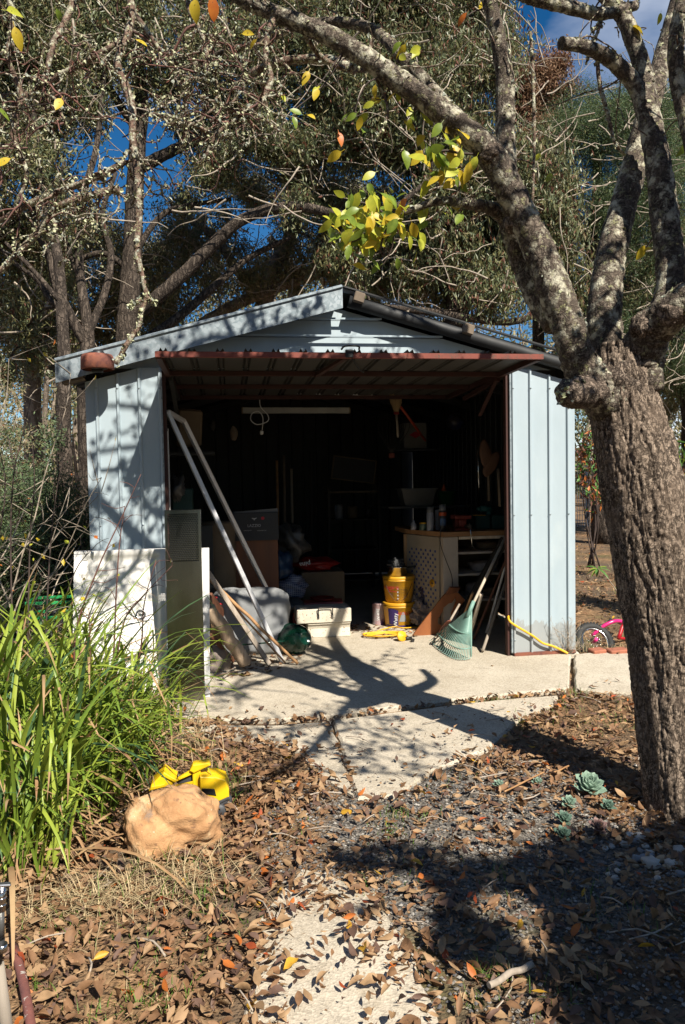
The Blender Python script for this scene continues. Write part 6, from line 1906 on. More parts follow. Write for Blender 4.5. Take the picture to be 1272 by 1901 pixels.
# yellow hose out over the right wall
P = [Y(946, 1135, 0.06), Y(944, 1148, -0.01), Y(952, 1158, -0.035), Y(975, 1172, -0.03), Y(990, 1181, -0.03), Y(1008, 1194, -0.03), Y(1025, 1199, -0.035), Y(1045, 1208, -0.04), Y(1054, 1213, -0.05)]
m = MB(); m.tube(P, 0.0085, 10, per=6); single(m.build('yellow_hose', [M_YCORD]), 'yellow hose running down across the right front wall', 'hose')

# ------------------------------------------------------------------ hung and stored inside
T = thing('strip_light', 'long white fluorescent strip light hanging under the roof', 'strip light', Y(548, 762, 1.75))
a, b = Y(450, 762, 1.75), Y(648, 762, 1.75)
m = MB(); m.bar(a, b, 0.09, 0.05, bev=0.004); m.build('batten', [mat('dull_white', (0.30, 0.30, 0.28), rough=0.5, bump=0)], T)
for q in (a, b):
    m = MB(); m.box(q, (0.012, 0.094, 0.056)); m.build('end_cap', [M_OLDWOOD], T)
    m = MB(); m.tube([q+np.array([0.05 if q is a else -0.05, 0, 0.02]), q+np.array([0.05 if q is a else -0.05, 0, 0.35])], 0.003, 5, per=1); m.build('chain', [M_DKIRON], T)
a, b = Y(530, 729, 1.62), Y(692, 732, 1.62)
m = MB(); m.bar(a, b, 0.03, 0.02); single(m.build('white_batten', [M_WHITEPAINT]), 'white batten under the rear edge of the tilt door', 'batten')
# hanging flex with plug
T = thing('hanging_flex', 'looped white flex with a plug hanging below the door edge', 'flex', Y(484, 805, 1.5))
P = [Y(482, 734, 1.5), Y(484, 755, 1.5), Y(497, 770, 1.5), Y(497, 782, 1.5), Y(478, 788, 1.5), Y(466, 780, 1.5), Y(468, 768, 1.5), Y(480, 764, 1.5), Y(488, 775, 1.5), Y(487, 798, 1.5)]
m = MB(); m.tube(P, 0.004, 6, per=6); m.build('cord', [M_WHITEPAINT], T)
m = MB(); q = Y(486, 803, 1.5); m.box(q, (0.03, 0.025, 0.035), bev=0.006); m.build('plug', [M_WHITEPAINT], T)
# straw broom hung head up
T = thing('straw_broom', 'straw broom hanging upside down from the rafters', 'broom', Y(735, 780, 1.7))
a, b = Y(735, 730, 1.7), Y(736, 765, 1.7)
m = MB(); m.tube([a+np.array([0, 0, 0.05]), a, (a+b)/2, b], [0.07, 0.072, 0.055, 0.022], 14, per=4, squash=0.45, wob=0.1); m.build('bristles', [mat('straw', (0.30, 0.21, 0.10), (0.18, 0.12, 0.06), scale=30, stretch=(1, 1, 0.1), rough=0.9, bump=0.6)], T)
m = MB(); m.box(b-np.array([0, 0, 0.01]), (0.05, 0.03, 0.025), bev=0.004); m.build('binding', [M_REDBAG], T)
m = MB(); cyl(m, b, Y(739, 812, 1.7), 0.012, 8); m.build('handle', [M_POLE2], T)
# wire rake hung up
T = thing('wire_rake', 'wire fan rake hanging on the wall beside the straw broom', 'rake', Y(728, 845, 2.0))
c0 = Y(727, 842, 2.0)
for k in range(9):
    e = Y(706+11*k*0.62, 770, 2.0); mid = Y(703+12.5*k*0.55, 800, 2.0)
    m = MB(); m.tube([c0, mid, e], 0.003, 5); m.build('tine', [M_DKIRON], T)
m = MB(); m.box(c0-np.array([0, 0, 0.02]), (0.06, 0.03, 0.05), bev=0.006); m.build('socket', [M_RUSTRED], T)
a, b = Y(744, 755, 1.7), Y(790, 818, 2.0)
m = MB(); cyl(m, a, b, 0.012, 8); single(m.build('red_broom', [mat('red_handle_paint', (0.40, 0.05, 0.015), rough=0.5, bump=0.05)]), 'red broom stick slanting behind the straw broom', 'broom')
# carton with a red diamond
c = Y(767, 810, 2.5)
T = thing('white_carton', 'white carton with a red diamond mark on a high shelf', 'carton', c)
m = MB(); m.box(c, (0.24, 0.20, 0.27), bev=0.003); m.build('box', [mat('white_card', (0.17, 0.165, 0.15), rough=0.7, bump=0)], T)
m = MB(); m.prism([(0, 0.035), (-0.065, 0), (0, -0.035), (0.065, 0)], 0.001, c+np.array([0, -0.1008, 0.01]), (1, 0, 0), (0, 0, 1)); m.build('red_diamond', [M_REDPRINT], T)
m = MB(); m.box((c[0], 2.5, c[2]-0.150), (0.5, 0.3, 0.02)); single(m.build('wall_shelf', [M_IN]), 'high dark shelf under the white carton', 'shelf')
# framed board lying slanted at the back
c = Y(657, 872, 3.6)
T = thing('framed_board', 'dark board in a thin pale frame tilted on the back shelf', 'board', c)
Rb = eul(0, math.radians(8), 0)
m = MB(); m.box(c, (0.5, 0.02, 0.26), Rb); m.build('panel', [M_CARTON], T)
for dx, dz_, w, h in ((0, 0.135, 0.53, 0.015), (0, -0.135, 0.53, 0.015), (0.2575, 0, 0.015, 0.255), (-0.2575, 0, 0.015, 0.255)):
    m = MB(); m.box(c+Rb @ np.array([dx, -0.004, dz_]), (w, 0.03, h), Rb); m.build('frame', [M_CARDD], T)
# shelf rack at the back
T = thing('storage_rack', 'dark metal shelf rack against the back wall', 'rack', Y(655, 1100, 3.6))
xa, xb = Y(612, 1000, 3.4)[0], Y(705, 1000, 3.4)[0]
for x in (xa, xb):
    for y in (3.4, 3.8):
        m = MB(); m.box((x, y, 0.62), (0.03, 0.03, 1.24)); m.build('post', [M_DKIRON], T)
for z in (0.15, 0.5, 0.85, 1.18):
    m = MB(); m.box(((xa+xb)/2, 3.6, z), (xb-xa-0.031, 0.43, 0.02)); m.build('shelf', [M_OLDWOOD if z > 1 else M_DKIRON], T)
for k, (px, py, w, h, mt) in enumerate(((630, 985, 0.10, 0.16, M_CANW), (655, 985, 0.12, 0.14, M_CARDD), (685, 990, 0.09, 0.12, M_CANB))):
    c = Y(px, py, 3.55); zs = 0.86 if c[2] > 0.6 else 0.51
    m = MB(); m.lathe([(0, 0), (w/2, 0), (w/2, h), (w/2*0.8, h+0.01), (0, h+0.01)], (c[0], 3.55, zs+0.001), None, 18); single(m.build('storage_jar', [mt]), ['pale jar on the storage rack shelf', 'brown tin on the storage rack shelf', 'black tin on the storage rack shelf'][k], 'jar')
# tub on the shelf above the bench
c = Y(773, 922, 1.75)
T = thing('plastic_tub', 'grey white plastic tub above the rear of the workbench', 'tub', c)
m = MB()
top, bot = (0.17, 0.12), (0.13, 0.09)
v = []
for (w, d), z in ((bot, -0.085), (top, 0.08), ((top[0]+0.012, top[1]+0.012), 0.08), ((top[0]+0.012, top[1]+0.012), 0.07)):
    v += [(c[0]-w, c[1]-d, c[2]+z), (c[0]+w, c[1]-d, c[2]+z), (c[0]+w, c[1]+d, c[2]+z), (c[0]-w, c[1]+d, c[2]+z)]
f = [(3, 2, 1, 0)]+[(r*4+i, r*4+(i+1) % 4, r*4+4+(i+1) % 4, r*4+4+i) for r in range(3) for i in range(4)]
m.add(v, f); m.build('body', [mat('grey_tub_plastic', (0.09, 0.088, 0.082), rough=0.45, bump=0.03)], T)
m = MB(); m.box((c[0]+0.1, 1.8, c[2]-0.097), (0.8, 0.34, 0.02)); single(m.build('bench_shelf', [M_IN]), 'dark raised shelf behind the workbench tools', 'shelf')
c2 = Y(830, 918, 1.7); m = MB(); m.lathe([(0, 0), (0.07, 0), (0.10, 0.13), (0.105, 0.135), (0.095, 0.13), (0.066, 0.01), (0, 0.01)], (c2[0], 1.7, c[2]-0.086), None, 24); single(m.build('green_bowl', [mat('dark_green_plastic', (0.006, 0.05, 0.012), rough=0.4, bump=0)]), 'dark green plastic bowl beside the grey tub', 'bowl')
m = MB(); m.lathe([(0, 0.0), (0.03, 0.0), (0.0, 0.07)], (c2[0]-0.03, 1.7, c[2]+0.05), None, 12); single(m.build('orange_funnel', [M_ORBAND]), 'small orange funnel standing in the green bowl', 'funnel')
# wooden last-shaped paddles hung on right wall
for k, (px, py, ang_, L_) in enumerate(((902, 845, 0.15, 0.26), (912, 862, -0.55, 0.24))):
    c = Y(px, py, 1.0)
    m = MB(); v, f = blob_mesh((0, 0, 0), (0.055, 0.02, L_/2), 50+k, 0.12, 1.4, 20, 14); v = v @ eul(0, -ang_, 0).T+c; m.add(v, f, 0, True)
    single(m.build('wooden_paddle', [mat('brown_sole', (0.13, 0.06, 0.035), (0.09, 0.045, 0.025), scale=8, rough=0.7, bump=0.2)]), ['upright brown wooden paddle hanging on the right inner wall', 'tilted brown wooden paddle hanging on the right inner wall'][k], 'paddle')
for k, (px, p0_, p1_, y) in enumerate(((887, 810, 940, 1.3), (905, 840, 930, 1.1), (925, 870, 940, 0.9))):
    m = MB(); cyl(m, Y(px, p0_, y), Y(px+3, p1_, y), 0.012, 8); single(m.build('garden_tool', [[M_CHROME, M_OLDWOOD, M_OLDWOOD][k]]), ['thin metal rod standing behind the bench tools', 'wooden handle hanging below the tilted paddle', 'wooden handle hanging near the right post'][k], 'garden tool')
# ball and helmet
c = Y(845, 783, 2.2); m = MB(); v, f = blob_mesh(c, (0.09, 0.09, 0.085), 60, 0.04, 1.2, 22, 14); m.add(v, f, 0, True); single(m.build('blue_helmet', [mat('dark_blue_shell', (0.012, 0.022, 0.09), (0.04, 0.03, 0.02), scale=7, rough=0.35, bump=0)]), 'dark blue helmet hanging near the green roof sheet', 'helmet')
# cardboard and clutter top left
c = Y(350, 795, 0.95)
m = MB(); m.box(c, (0.20, 0.16, 0.30), (0, 0.06, 0.2), bev=0.02); single(m.build('brown_carton', [M_CARDD]), 'dull brown carton high behind the top of the aluminium frame', 'carton')
m = MB(); m.box((Y(350, 850, 0.95)[0], 0.98, Y(350, 838, 0.95)[2]-0.02), (0.42, 0.36, 0.02)); single(m.build('side_shelf', [M_IN]), 'dark shelf under the high brown carton', 'shelf')
c = Y(329, 905, 0.7); m = MB(); v, f = blob_mesh(c, (0.06, 0.08, 0.10), 70, 0.6, 2.4, 18, 12, amp2=0.3); m.add(v, f, 0, True); single(m.build('grey_bag', [M_BAGCLEAR]), 'grey bag of odds and ends behind the slotted upright', 'bag')
c = Y(340, 930, 0.9); m = MB(); m.box((c[0], 0.9, c[2]-0.05), (0.16, 0.2, 0.3), bev=0.006); single(m.build('teal_crate', [M_GRNBOX]), 'dark teal box behind the steel flue cover', 'box')
m = MB(); m.box((c[0]+0.06, 0.95, (c[2]-0.2)/2), (0.34, 0.3, c[2]-0.2)); single(m.build('dark_cupboard', [M_IN]), 'dark cupboard under the teal box', 'cupboard')
for k, (px, py, y, s_) in enumerate(((434, 805, 2.0, 0.07), (395, 790, 1.8, 0.05))):
    c = Y(px, py, y); m = MB(); v, f = blob_mesh(c, (s_*0.55, s_*0.4, s_), 80+k, 0.2, 1.6, 16, 12); m.add(v, f, 0, True); single(m.build('hanging_gourd', [[M_OLDWOOD, M_DKIRON][k]]), ['dull striped gourd shape hanging left of the strip light', 'small dark pulley hanging near the top of the aluminium frame'][k], 'hanging object')
for k, (px, p0_, p1_) in enumerate(((514, 855, 1020), (527, 845, 1010), (541, 870, 1030), (576, 840, 1000))):
    m = MB(); cyl(m, Y(px, p0_, 3.0), Y(px+4, p1_+60, 3.0)*np.array([1, 1, 0])+np.array([0, 0, 0.01]), 0.014, 8)
    single(m.build('stacked_pole', [[M_BAMBOO, M_OLDWOOD, M_POLE2, M_DKIRON][k]]), ['brown cane standing against the dark back wall', 'weathered pole standing next to the brown cane', 'grey pole standing behind the clear plastic bag', 'dark pole standing right of the grey pole'][k], 'pole')

# ------------------------------------------------------------------ outside right
# rusty hood under the left eave
c = Y(181, 671, -0.20)
T = thing('rusty_lamp_hood', 'rusted half round metal hood hanging below the left eave', 'lamp hood', (c[0], c[1], c[2]-0.05))
m = MB()
m.lathe([(0.096, -0.055), (0.106, -0.048), (0.104, 0.02), (0.094, 0.042), (0.06, 0.048), (0.0, 0.05)], c, None, 26)
m.lathe([(0.0, 0.045), (0.09, 0.038), (0.10, 0.016), (0.101, -0.05)], c, None, 26)
m.build('hood', [M_RUST], T)
m = MB(); m.lathe([(0.0, 0.075), (0.03, 0.072), (0.042, 0.05), (0.042, 0.045)], c+np.array([0.005, 0.01, 0.003]), None, 16); m.build('cap', [M_BLACK], T)
m = MB(); m.bar(c+np.array([0.0, 0.03, 0.065]), c+np.array([0.0, 0.14, 0.075]), 0.03, 0.012); m.build('bracket', [M_DKIRON], T)
m = MB(); m.box(c+np.array([-0.002, 0.0, -0.06]), (0.07, 0.05, 0.02), bev=0.004); m.build('socket', [M_BLACK], T)
# small pink bicycle lying behind the pear trunk
M_TYRE = mat('black_rubber', (0.016, 0.016, 0.016), (0.026, 0.026, 0.025), scale=12, rough=0.75, bump=0.2)
M_PINK = mat('pink_bike_paint', (0.62, 0.02, 0.19), (0.50, 0.015, 0.12), scale=5, rough=0.2, bump=0, coat=0.5)
M_BRED = mat('red_bike_paint', (0.42, 0.012, 0.02), rough=0.25, bump=0, coat=0.4)
hub = Y(1104, 1190, 0.24)
T = thing('childs_bicycle', 'small pink bicycle with fat black tyres lying behind the pear trunk', 'bicycle', (hub[0]+0.2, hub[1], 0))
RWh = eul(math.radians(52), math.radians(8), math.radians(-4))
def wheel(c, r):
    W = bpy.data.objects.new('wheel', None); COL.objects.link(W); W.parent = T; W.location = Vector(c)-T.location; W.empty_display_size = 0.05
    m = MB()
    n, k = 40, 10
    v = np.array([[(r+0.027*math.cos(b))*math.cos(a), (r+0.027*math.cos(b))*math.sin(a), 0.026*math.sin(b)] for a in np.arange(n)/n*2*math.pi for b in np.arange(k)/k*2*math.pi])
    f = [(i*k+j, ((i+1) % n)*k+j, ((i+1) % n)*k+(j+1) % k, i*k+(j+1) % k) for i in range(n) for j in range(k)]
    m.add(v @ RWh.T+c, f, 0, True)
    for a in np.arange(36)/36*2*math.pi:
        for zz in (-0.012, 0.012):
            aa = a+(0.08 if zz > 0 else 0)
            m.box(RWh @ np.array([(r+0.027)*math.cos(aa), (r+0.027)*math.sin(aa), zz])+c, (0.008, 0.014, 0.012), RWh @ eul(0, 0, aa))
    m.build('tyre', [M_TYRE], W)
    m = MB(); m.lathe([(r-0.022, -0.010), (r-0.030, -0.010), (r-0.030, 0.010), (r-0.022, 0.010)], c, RWh, 36); m.build('rim', [M_CHROME], W)
    m = MB()
    for a in np.arange(16)/16*2*math.pi:
        cyl(m, RWh @ np.array([0.012*math.cos(a+0.8), 0.012*math.sin(a+0.8), 0.012*(-1)**int(a*8/math.pi)])+c, RWh @ np.array([(r-0.028)*math.cos(a), (r-0.028)*math.sin(a), 0])+c, 0.0016, 4)
    m.build('spokes', [M_CHROME], W)
    m = MB(); cyl(m, RWh @ np.array([0, 0, -0.04])+c, RWh @ np.array([0, 0, 0.04])+c, 0.014, 10); m.build('hub', [M_PINK], W)
wheel(hub, 0.13)
h2 = hub+np.array([0.62, 0.12, 0.02])
wheel(h2, 0.13)
m = MB()
m.tube([Y(1100, 1180, 0.30), Y(1118, 1164, 0.30), Y(1138, 1154, 0.30), Y(1150, 1153, 0.32), Y(1158, 1156, 0.34)], 0.015, 12, per=5); m.build('fork', [M_PINK], T)
m = MB(); m.tube([Y(1148, 1186, 0.30), Y(1162, 1150, 0.36), Y(1190, 1120, 0.45)], 0.016, 12, per=4); m.tube([Y(1148, 1184, 0.30), Y(1175, 1186, 0.4), h2], 0.013, 10, per=4); m.build('frame', [M_BRED], T)
m = MB(); m.tube([Y(1112, 1163, 0.30), Y(1128, 1157, 0.33), Y(1134, 1150, 0.36)], 0.012, 8); m.build('grip', [M_BLACK], T)
# bricks along the slab edge
M_BRICK = mat('terracotta_brick', (0.36, 0.13, 0.075), (0.24, 0.085, 0.05), scale=9, rough=0.85, bump=0.4, bscale=40)
for k, (px, w) in enumerate(((1111, 0.11), (1149, 0.15))):
    c = G(px, 1211); m = MB(); m.box((c[0], c[1]+0.02, 0.004), (w, 0.09, 0.036), (0.05, -0.03, 0.12*(1-k)), bev=0.006)
    single(m.build('brick', [M_BRICK]), ['shorter orange brick on the slab edge below the bicycle wheel', 'longer orange brick on the slab edge next to the pear trunk'][k], 'brick', 'bricks along the slab edge')
# wire fence with steel posts
T = thing('wire_fence', 'grey vertical wire fence with steel posts beyond the shed on the right', 'fence', (7.5, 12.5, gz(7.5, 12.5)))
fy0 = 12.5
xa, xb = Y(1040, 900, fy0)[0], Y(1420, 900, fy0)[0]
M_WIRE = mat('grey_fence_wire', (0.30, 0.33, 0.37), (0.20, 0.22, 0.25), scale=4, rough=0.5, metal=0.4, bump=0)
zt = Y(1090, 864, fy0)[2]; zb_ = gz(8, fy0)+0.02
m = MB()
x = xa
while x < xb:
    m.box((x, fy0, (zt+zb_)/2), (0.010, 0.010, zt-zb_)); x += 0.065
m.build('wires', [M_WIRE], T)['kind'] = 'stuff'
for z in (zt, zt-0.25, zb_+0.15):
    m = MB(); m.box(((xa+xb)/2, fy0+0.011, z), (xb-xa, 0.010, 0.014)); m.build('rail', [M_WIRE], T)
for px in (1092, 1260, 1400):
    x = Y(px, 900, fy0)[0]
    m = MB(); m.box((x, fy0+0.05, (zt+zb_)/2+0.02), (0.075, 0.06, zt-zb_+0.06)); m.build('post', [M_WIRE], T)
m = MB(); m.box((7.5, fy0+3.5, gz(8, 16)+0.30), (7, 0.2, 0.12)); single(m.build('pale_kerb', [M_CONC]), 'pale low concrete edging behind the wire fence', 'edging')

# ------------------------------------------------------------------ tap post and rusty pipe at lower left
T = thing('garden_tap_post', 'pale timber post with grey pipe and tap fittings at the bottom left corner', 'tap post', (0.28, -3.62, -0.03))
a = G(24, 1960); top = Y(-4, 1790, a[1])
m = MB(); m.tube([a+np.array([0, 0, -0.05]), top], 0.014, 12, per=3); m.build('post', [M_POLE2], T)
q = Y(2, 1742, a[1]-0.02)
m = MB(); cyl(m, top, q, 0.009, 12); m.build('pipe', [M_DARKPIPE], T)
m = MB(); cyl(m, Y(4, 1766, a[1]-0.02), Y(4, 1752, a[1]-0.02), 0.012, 14); m.build('knurled_collar', [M_CHROME], T)
q2 = Y(2, 1690, a[1]-0.02)
m = MB(); cyl(m, q, q2, 0.008, 12); m.build('clear_hose', [M_BAGCLEAR], T)
m = MB(); q3 = Y(4, 1644, a[1]-0.02); cyl(m, q2, q3, 0.010, 12); m.box(q3+np.array([0.004, 0, 0.002]), (0.03, 0.016, 0.006), (0, 0.2, 0.3), bev=0.002)
for k in range(3):
    m.lathe([(0.010, 0), (0.0125, 0.002), (0.010, 0.004)], q2+(q3-q2)*(0.2+0.28*k), None, 12)
m.build('fitting', [M_CHROME], T)
a, b = G(66, 1960), Y(26, 1756, G(30, 1760)[1]+0.02)
m = MB(); m.tube([np.array(a)+np.array([0, 0, 0.0]), (np.array(a)+b)/2+np.array([0.004, 0, 0.01]), b], 0.0125, 14, per=4, wob=0.06)
single(m.build('rusty_pipe', [mat('rusted_pipe', (0.20, 0.075, 0.06), (0.12, 0.05, 0.045), scale=20, rough=0.6, bump=0.3, patch=((0.40, 0.37, 0.33), 26, 0.62, 0.65))]), 'rusty purple brown pipe sticking up at the lower left', 'pipe')
# green milk crate behind the strappy leaves
c = Y(100, 1135, 0.1)
T = thing('green_crate', 'green edged dark wire basket half hidden behind the strappy leaves', 'crate', (c[0], 0.1, -0.03))
M_CRG = mat('bright_green_plastic', (0.02, 0.30, 0.09), (0.015, 0.22, 0.07), scale=6, rough=0.4, bump=0.05)
w, d = 0.30, 0.26
zt = Y(100, 1118, 0.0)[2]
for z in (zt, zt-0.10):
    for (dx, dy, sx, sy) in ((0, -d/2, w, 0.015), (0, d/2, w, 0.015), (-w/2, 0, 0.015, d-0.016), (w/2, 0, 0.015, d-0.016)):
        m = MB(); m.box((c[0]+dx, 0.1+dy, z), (sx, sy, 0.022), bev=0.003); m.build('band', [M_CRG], T)
m = MB()
for k in range(13):
    for dy in (-d/2, d/2):
        m.box((c[0]-w/2+w*k/12, 0.1+dy, zt/2-0.02), (0.005, 0.005, zt))
for j in range(8):
    for dy in (-d/2, d/2):
        m.box((c[0], 0.1+dy, zt*j/8), (w, 0.004, 0.004))
m.build('wire_mesh', [M_BLACK], T)['kind'] = 'stuff'
m = MB(); v, f = blob_mesh((c[0], 0.1, zt*0.4), (w*0.42, d*0.4, zt*0.42), 90, 0.25, 1.5, 18, 12); m.add(v, f, 0, True); single(m.build('dark_bag', [M_CARTON]), 'dark bag inside the green edged basket', 'bag')

# ================================================================== fallen leaves
D_BROWN = leafmat('dry_leaf_brown', (0.255, 0.14, 0.07), (0.12, 0.064, 0.032), trans=0.08, rough=0.65, scale=30)
D_TAN = leafmat('dry_leaf_tan', (0.37, 0.24, 0.13), (0.22, 0.135, 0.07), trans=0.08, rough=0.65, scale=30)
D_DARK = leafmat('dry_leaf_dark', (0.14, 0.082, 0.058), (0.08, 0.046, 0.034), trans=0.05, rough=0.6, scale=30)
D_ORANGE = leafmat('dry_leaf_orange', (0.52, 0.17, 0.035), (0.36, 0.10, 0.025), trans=0.2, rough=0.5, scale=30)
D_RED = leafmat('dry_leaf_red', (0.40, 0.085, 0.025), (0.24, 0.05, 0.02), trans=0.15, rough=0.5, scale=30)
D_YEL = leafmat('dry_leaf_yellow', (0.62, 0.38, 0.04), (0.45, 0.24, 0.03), trans=0.2, rough=0.5, scale=30)
DM = [D_BROWN, D_TAN, D_DARK, D_ORANGE, D_RED, D_YEL]
DP = np.array([0.48, 0.31, 0.17, 0.018, 0.014, 0.008])
DNAME = ['brown', 'tan', 'dark brown', 'orange', 'red brown', 'yellow']
def inside(x, y, poly):
    c = False
    j = len(poly)-1
    for i in range(len(poly)):
        xi, yi = poly[i]; xj, yj = poly[j]
        if (yi > y) != (yj > y) and x < (xj-xi)*(y-yi)/(yj-yi)+xi:
            c = not c
        j = i
    return c
PG = lambda seq: [tuple(G(a, b)[:2]) for a, b in seq]
POLY_FLOOR = [(-0.03, 5.0), (-0.03, -0.86)]+PG([(340, 1331), (420, 1335), (520, 1334), (615, 1326), (720, 1313), (860, 1296), (960, 1286), (1056, 1277), (1060, 1213)])+[(3.53, 0), (3.53, 5)]
POLY_RIGHT = PG([(1060, 1280), (1060, 1213), (1178, 1211), (1300, 1204), (1320, 1278), (1180, 1287)])
POLY_PATHS = [PG([(618, 1333), (862, 1302), (1036, 1287), (1030, 1300), (960, 1335), (905, 1385), (800, 1415), (735, 1445), (690, 1465), (664, 1455), (655, 1442)]),
              PG([(610, 1334), (400, 1342), (470, 1362), (560, 1385), (610, 1430), (655, 1462), (645, 1442)]),
              PG([(560, 1690), (525, 1740), (520, 1800), (535, 1850), (525, 1960), (750, 1960), (735, 1840), (690, 1740), (640, 1700)])]
PILES = [PG([(395, 1215), (470, 1195), (525, 1195), (565, 1225), (520, 1245), (470, 1255), (400, 1262)]),
         PG([(640, 1160), (700, 1152), (770, 1160), (775, 1185), (700, 1188), (645, 1178)]), [(0.55, 0.3), (1.2, 0.35), (1.2, 1.0), (0.6, 1.0)]]
def density(x, y):
    """share of the full litter density at a spot of ground"""
    for p in PILES:
        if inside(x, y, p): return 0.8
    if inside(x, y, POLY_FLOOR): return 0.006
    if inside(x, y, POLY_RIGHT): return 0.02
    jx, jy = x+0.05*noise.noise(Vector((x*9, y*9, 1))), y+0.06*noise.noise(Vector((x*9, y*9, 8)))
    for k, p in enumerate(POLY_PATHS):
        if inside(jx, jy, p): return (0.03, 0.05, 0.13)[k]
    d = 1.0
    if x > 1.45: d = 0.55
    g_ = math.hypot((x-GRAVEL_C[0])*1.05, (y-GRAVEL_C[1])*0.80)
    if g_ < 0.70: d = 0.42+0.3*max(0, g_-0.25)
    if x > 2.1 and y < -2.4: d = 0.45
    if 2.3 < x < 3.6 and -1.4 < y < -0.9: d = 0.75
    if y > 0: d = 0.5
    if x < 0.1: d *= 0.7
    n = noise.noise(Vector((x*2.2, y*2.2, 4.0)))
    return d*max(0.5 if x < 1.3 else 0.25, min(1.0, 0.9+0.9*n))
variants = []
for k in range(14):
    L_ = 0.050*rng.uniform(0.75, 1.25)
    V, F = leaf_grid(L_, L_*rng.uniform(0.36, 0.5), curl=rng.uniform(-0.3, 0.5), fold=rng.uniform(0.05, 1.0), nl=5, sharp=rng.uniform(0.75, 1.0), stalk=0.16, twist=rng.uniform(-0.9, 0.9), wave=rng.uniform(0, 0.09))
    if k >= 9:       # broken, blunt or lobed pieces
        for q in range(len(V)-4):
            V[q, 1] *= rng.uniform(0.55, 1.5); V[q, 2] += rng.normal()*0.002
        if k >= 12: V[:, 0] = np.minimum(V[:, 0], L_*rng.uniform(0.45, 0.7))
    V[:, 0] -= V[:, 0].mean()
    variants.append((V, F))
pts = []
def scatter(x0, x1, y0, y1, per_m2):
    n = int((x1-x0)*(y1-y0)*per_m2)
    for x, y in zip(rng.uniform(x0, x1, n), rng.uniform(y0, y1, n)):
        if rng.random() < density(x, y):
            pts.append((x, y))
scatter(-0.4, 3.6, -4.3, -0.8, 2300)
scatter(0.3, 3.4, -0.8, 1.6, 500)
scatter(3.5, 6.0, -1.0, 6.0, 620)
scatter(4.0, 9.0, 6.0, 13.0, 160)
scatter(-4.5, -0.1, -1.0, 4.0, 130)
scatter(-1.8, -0.4, -4.3, -1.0, 250)
pts = np.array(pts)
n = len(pts)
on_conc = np.array([inside(x, y, POLY_FLOOR) or inside(x, y, POLY_RIGHT) or any(inside(x, y, p) for p in POLY_PATHS) for x, y in pts])
zz = np.array([0.006 if c else gz(x, y)+0.008 for (x, y), c in zip(pts, on_conc)])
zz = zz+np.where(on_conc, rng.uniform(0, 0.004, n), rng.uniform(0, 0.032, n))
cls = rng.choice(6, size=n, p=DP/DP.sum())
var = rng.integers(0, 14, n)
scl = rng.uniform(0.42, 1.22, n)
yaw_ = rng.uniform(0, 2*math.pi, n)
tx, ty_ = rng.normal(size=n)*0.42, rng.normal(size=n)*0.36
tx = np.where(on_conc, tx*0.4, tx); ty_ = np.where(on_conc, ty_*0.4, ty_)
flip = rng.random(n) < 0.35
def leafR(i):
    R = eul(tx[i]+(math.pi if flip[i] else 0), ty_[i], yaw_[i])
    return R
dists = np.array([dep((x, y, z)) for (x, y), z in zip(pts, zz)])
pxy = np.array([proj((x, y, z)) for (x, y), z in zip(pts, zz)])
vis = (pxy[:, 0] > 20) & (pxy[:, 0] < 1250) & (pxy[:, 1] < 1890) & (dists > 0.5) & ~((pxy[:, 0] < 260) & (pxy[:, 1] < 1600))
size = np.where(vis, scl/dists, 0)
order = np.argsort(-size)
top = order[:290]
mesh_cache = {}
def zone(x, y):
    px, py = proj((x, y, 0))
    if inside(x, y, POLY_PATHS[2]): return 'on the near path slab'
    if inside(x, y, POLY_FLOOR) or inside(x, y, POLY_PATHS[0]) or inside(x, y, POLY_PATHS[1]): return 'on the concrete by the shed'
    col = 0 if px < 180 else 1 if px < 330 else 2 if px < 520 else 3 if px < 640 else 4 if px < 770 else 5 if px < 900 else 6 if px < 1050 else 7
    if py > 1790: return ['in the bottom left corner by the rusty pipe', 'near the bottom edge right of the rusty pipe', 'near the bottom edge left of the near path slab', 'just below the left side of the near path slab', 'along the right side of the near path slab', 'near the bottom edge right of the near path slab', 'by the thick stick at the bottom right', 'in the bottom right corner in shade'][col]
    if py > 1690: return ['above the rusty pipe at lower left', 'below the boulder and straw', 'left of the near path slab', 'at the upper left end of the near path slab', 'at the upper right end of the near path slab', 'in the gravel right of the near path slab', 'at the edge of the shade on the right', 'deep in the shade on the right'][col]
    if py > 1600: return ['in the straw under the strap leaves', 'just below the boulder', 'below right of the boulder', 'in the middle of the litter above the near path slab', 'above the near path slab by the gravel', 'in the gravel patch in the middle', 'at the upper edge of the right hand shade', 'below the white pebbles'][col]
    return ['under the strap leaves', 'beside the boulder', 'right of the toy digger', 'below the left cracked path slab', 'below the right cracked path slab', 'on the gravel by the path', 'in the gravel left of the succulents', 'between the succulents and the pebbles'][col]
for i in top:
    key = (var[i], cls[i])
    if key not in mesh_cache:
        V, F = variants[var[i]]
        mesh_cache[key] = mesh_np('fallen_leaf', V, F, [DM[cls[i]]], smooth=True)
    o = bpy.data.objects.new('fallen_leaf', mesh_cache[key])
    COL.objects.link(o)
    R = leafR(i)*scl[i]
    M = Matrix.Identity(4)
    for a in range(3):
        for b in range(3): M[a][b] = R[a][b]
        M[a][3] = (pts[i][0], pts[i][1], zz[i])[a]
    o.matrix_world = M
    zn = zone(pts[i][0], pts[i][1])
    sw = 'large' if scl[i] > 1.08 else 'small' if scl[i] < 0.9 else 'midsize'
    cw = 'ragged' if var[i] >= 9 else 'curled'
    tag(o, '%s %s %s leaf %s' % (sw, cw, DNAME[cls[i]], zn), 'leaf', '%s %s %s leaves %s' % (sw, cw, DNAME[cls[i]], zn))
rest = order[290:]
AV, AF, AM = [], [], []
off = 0
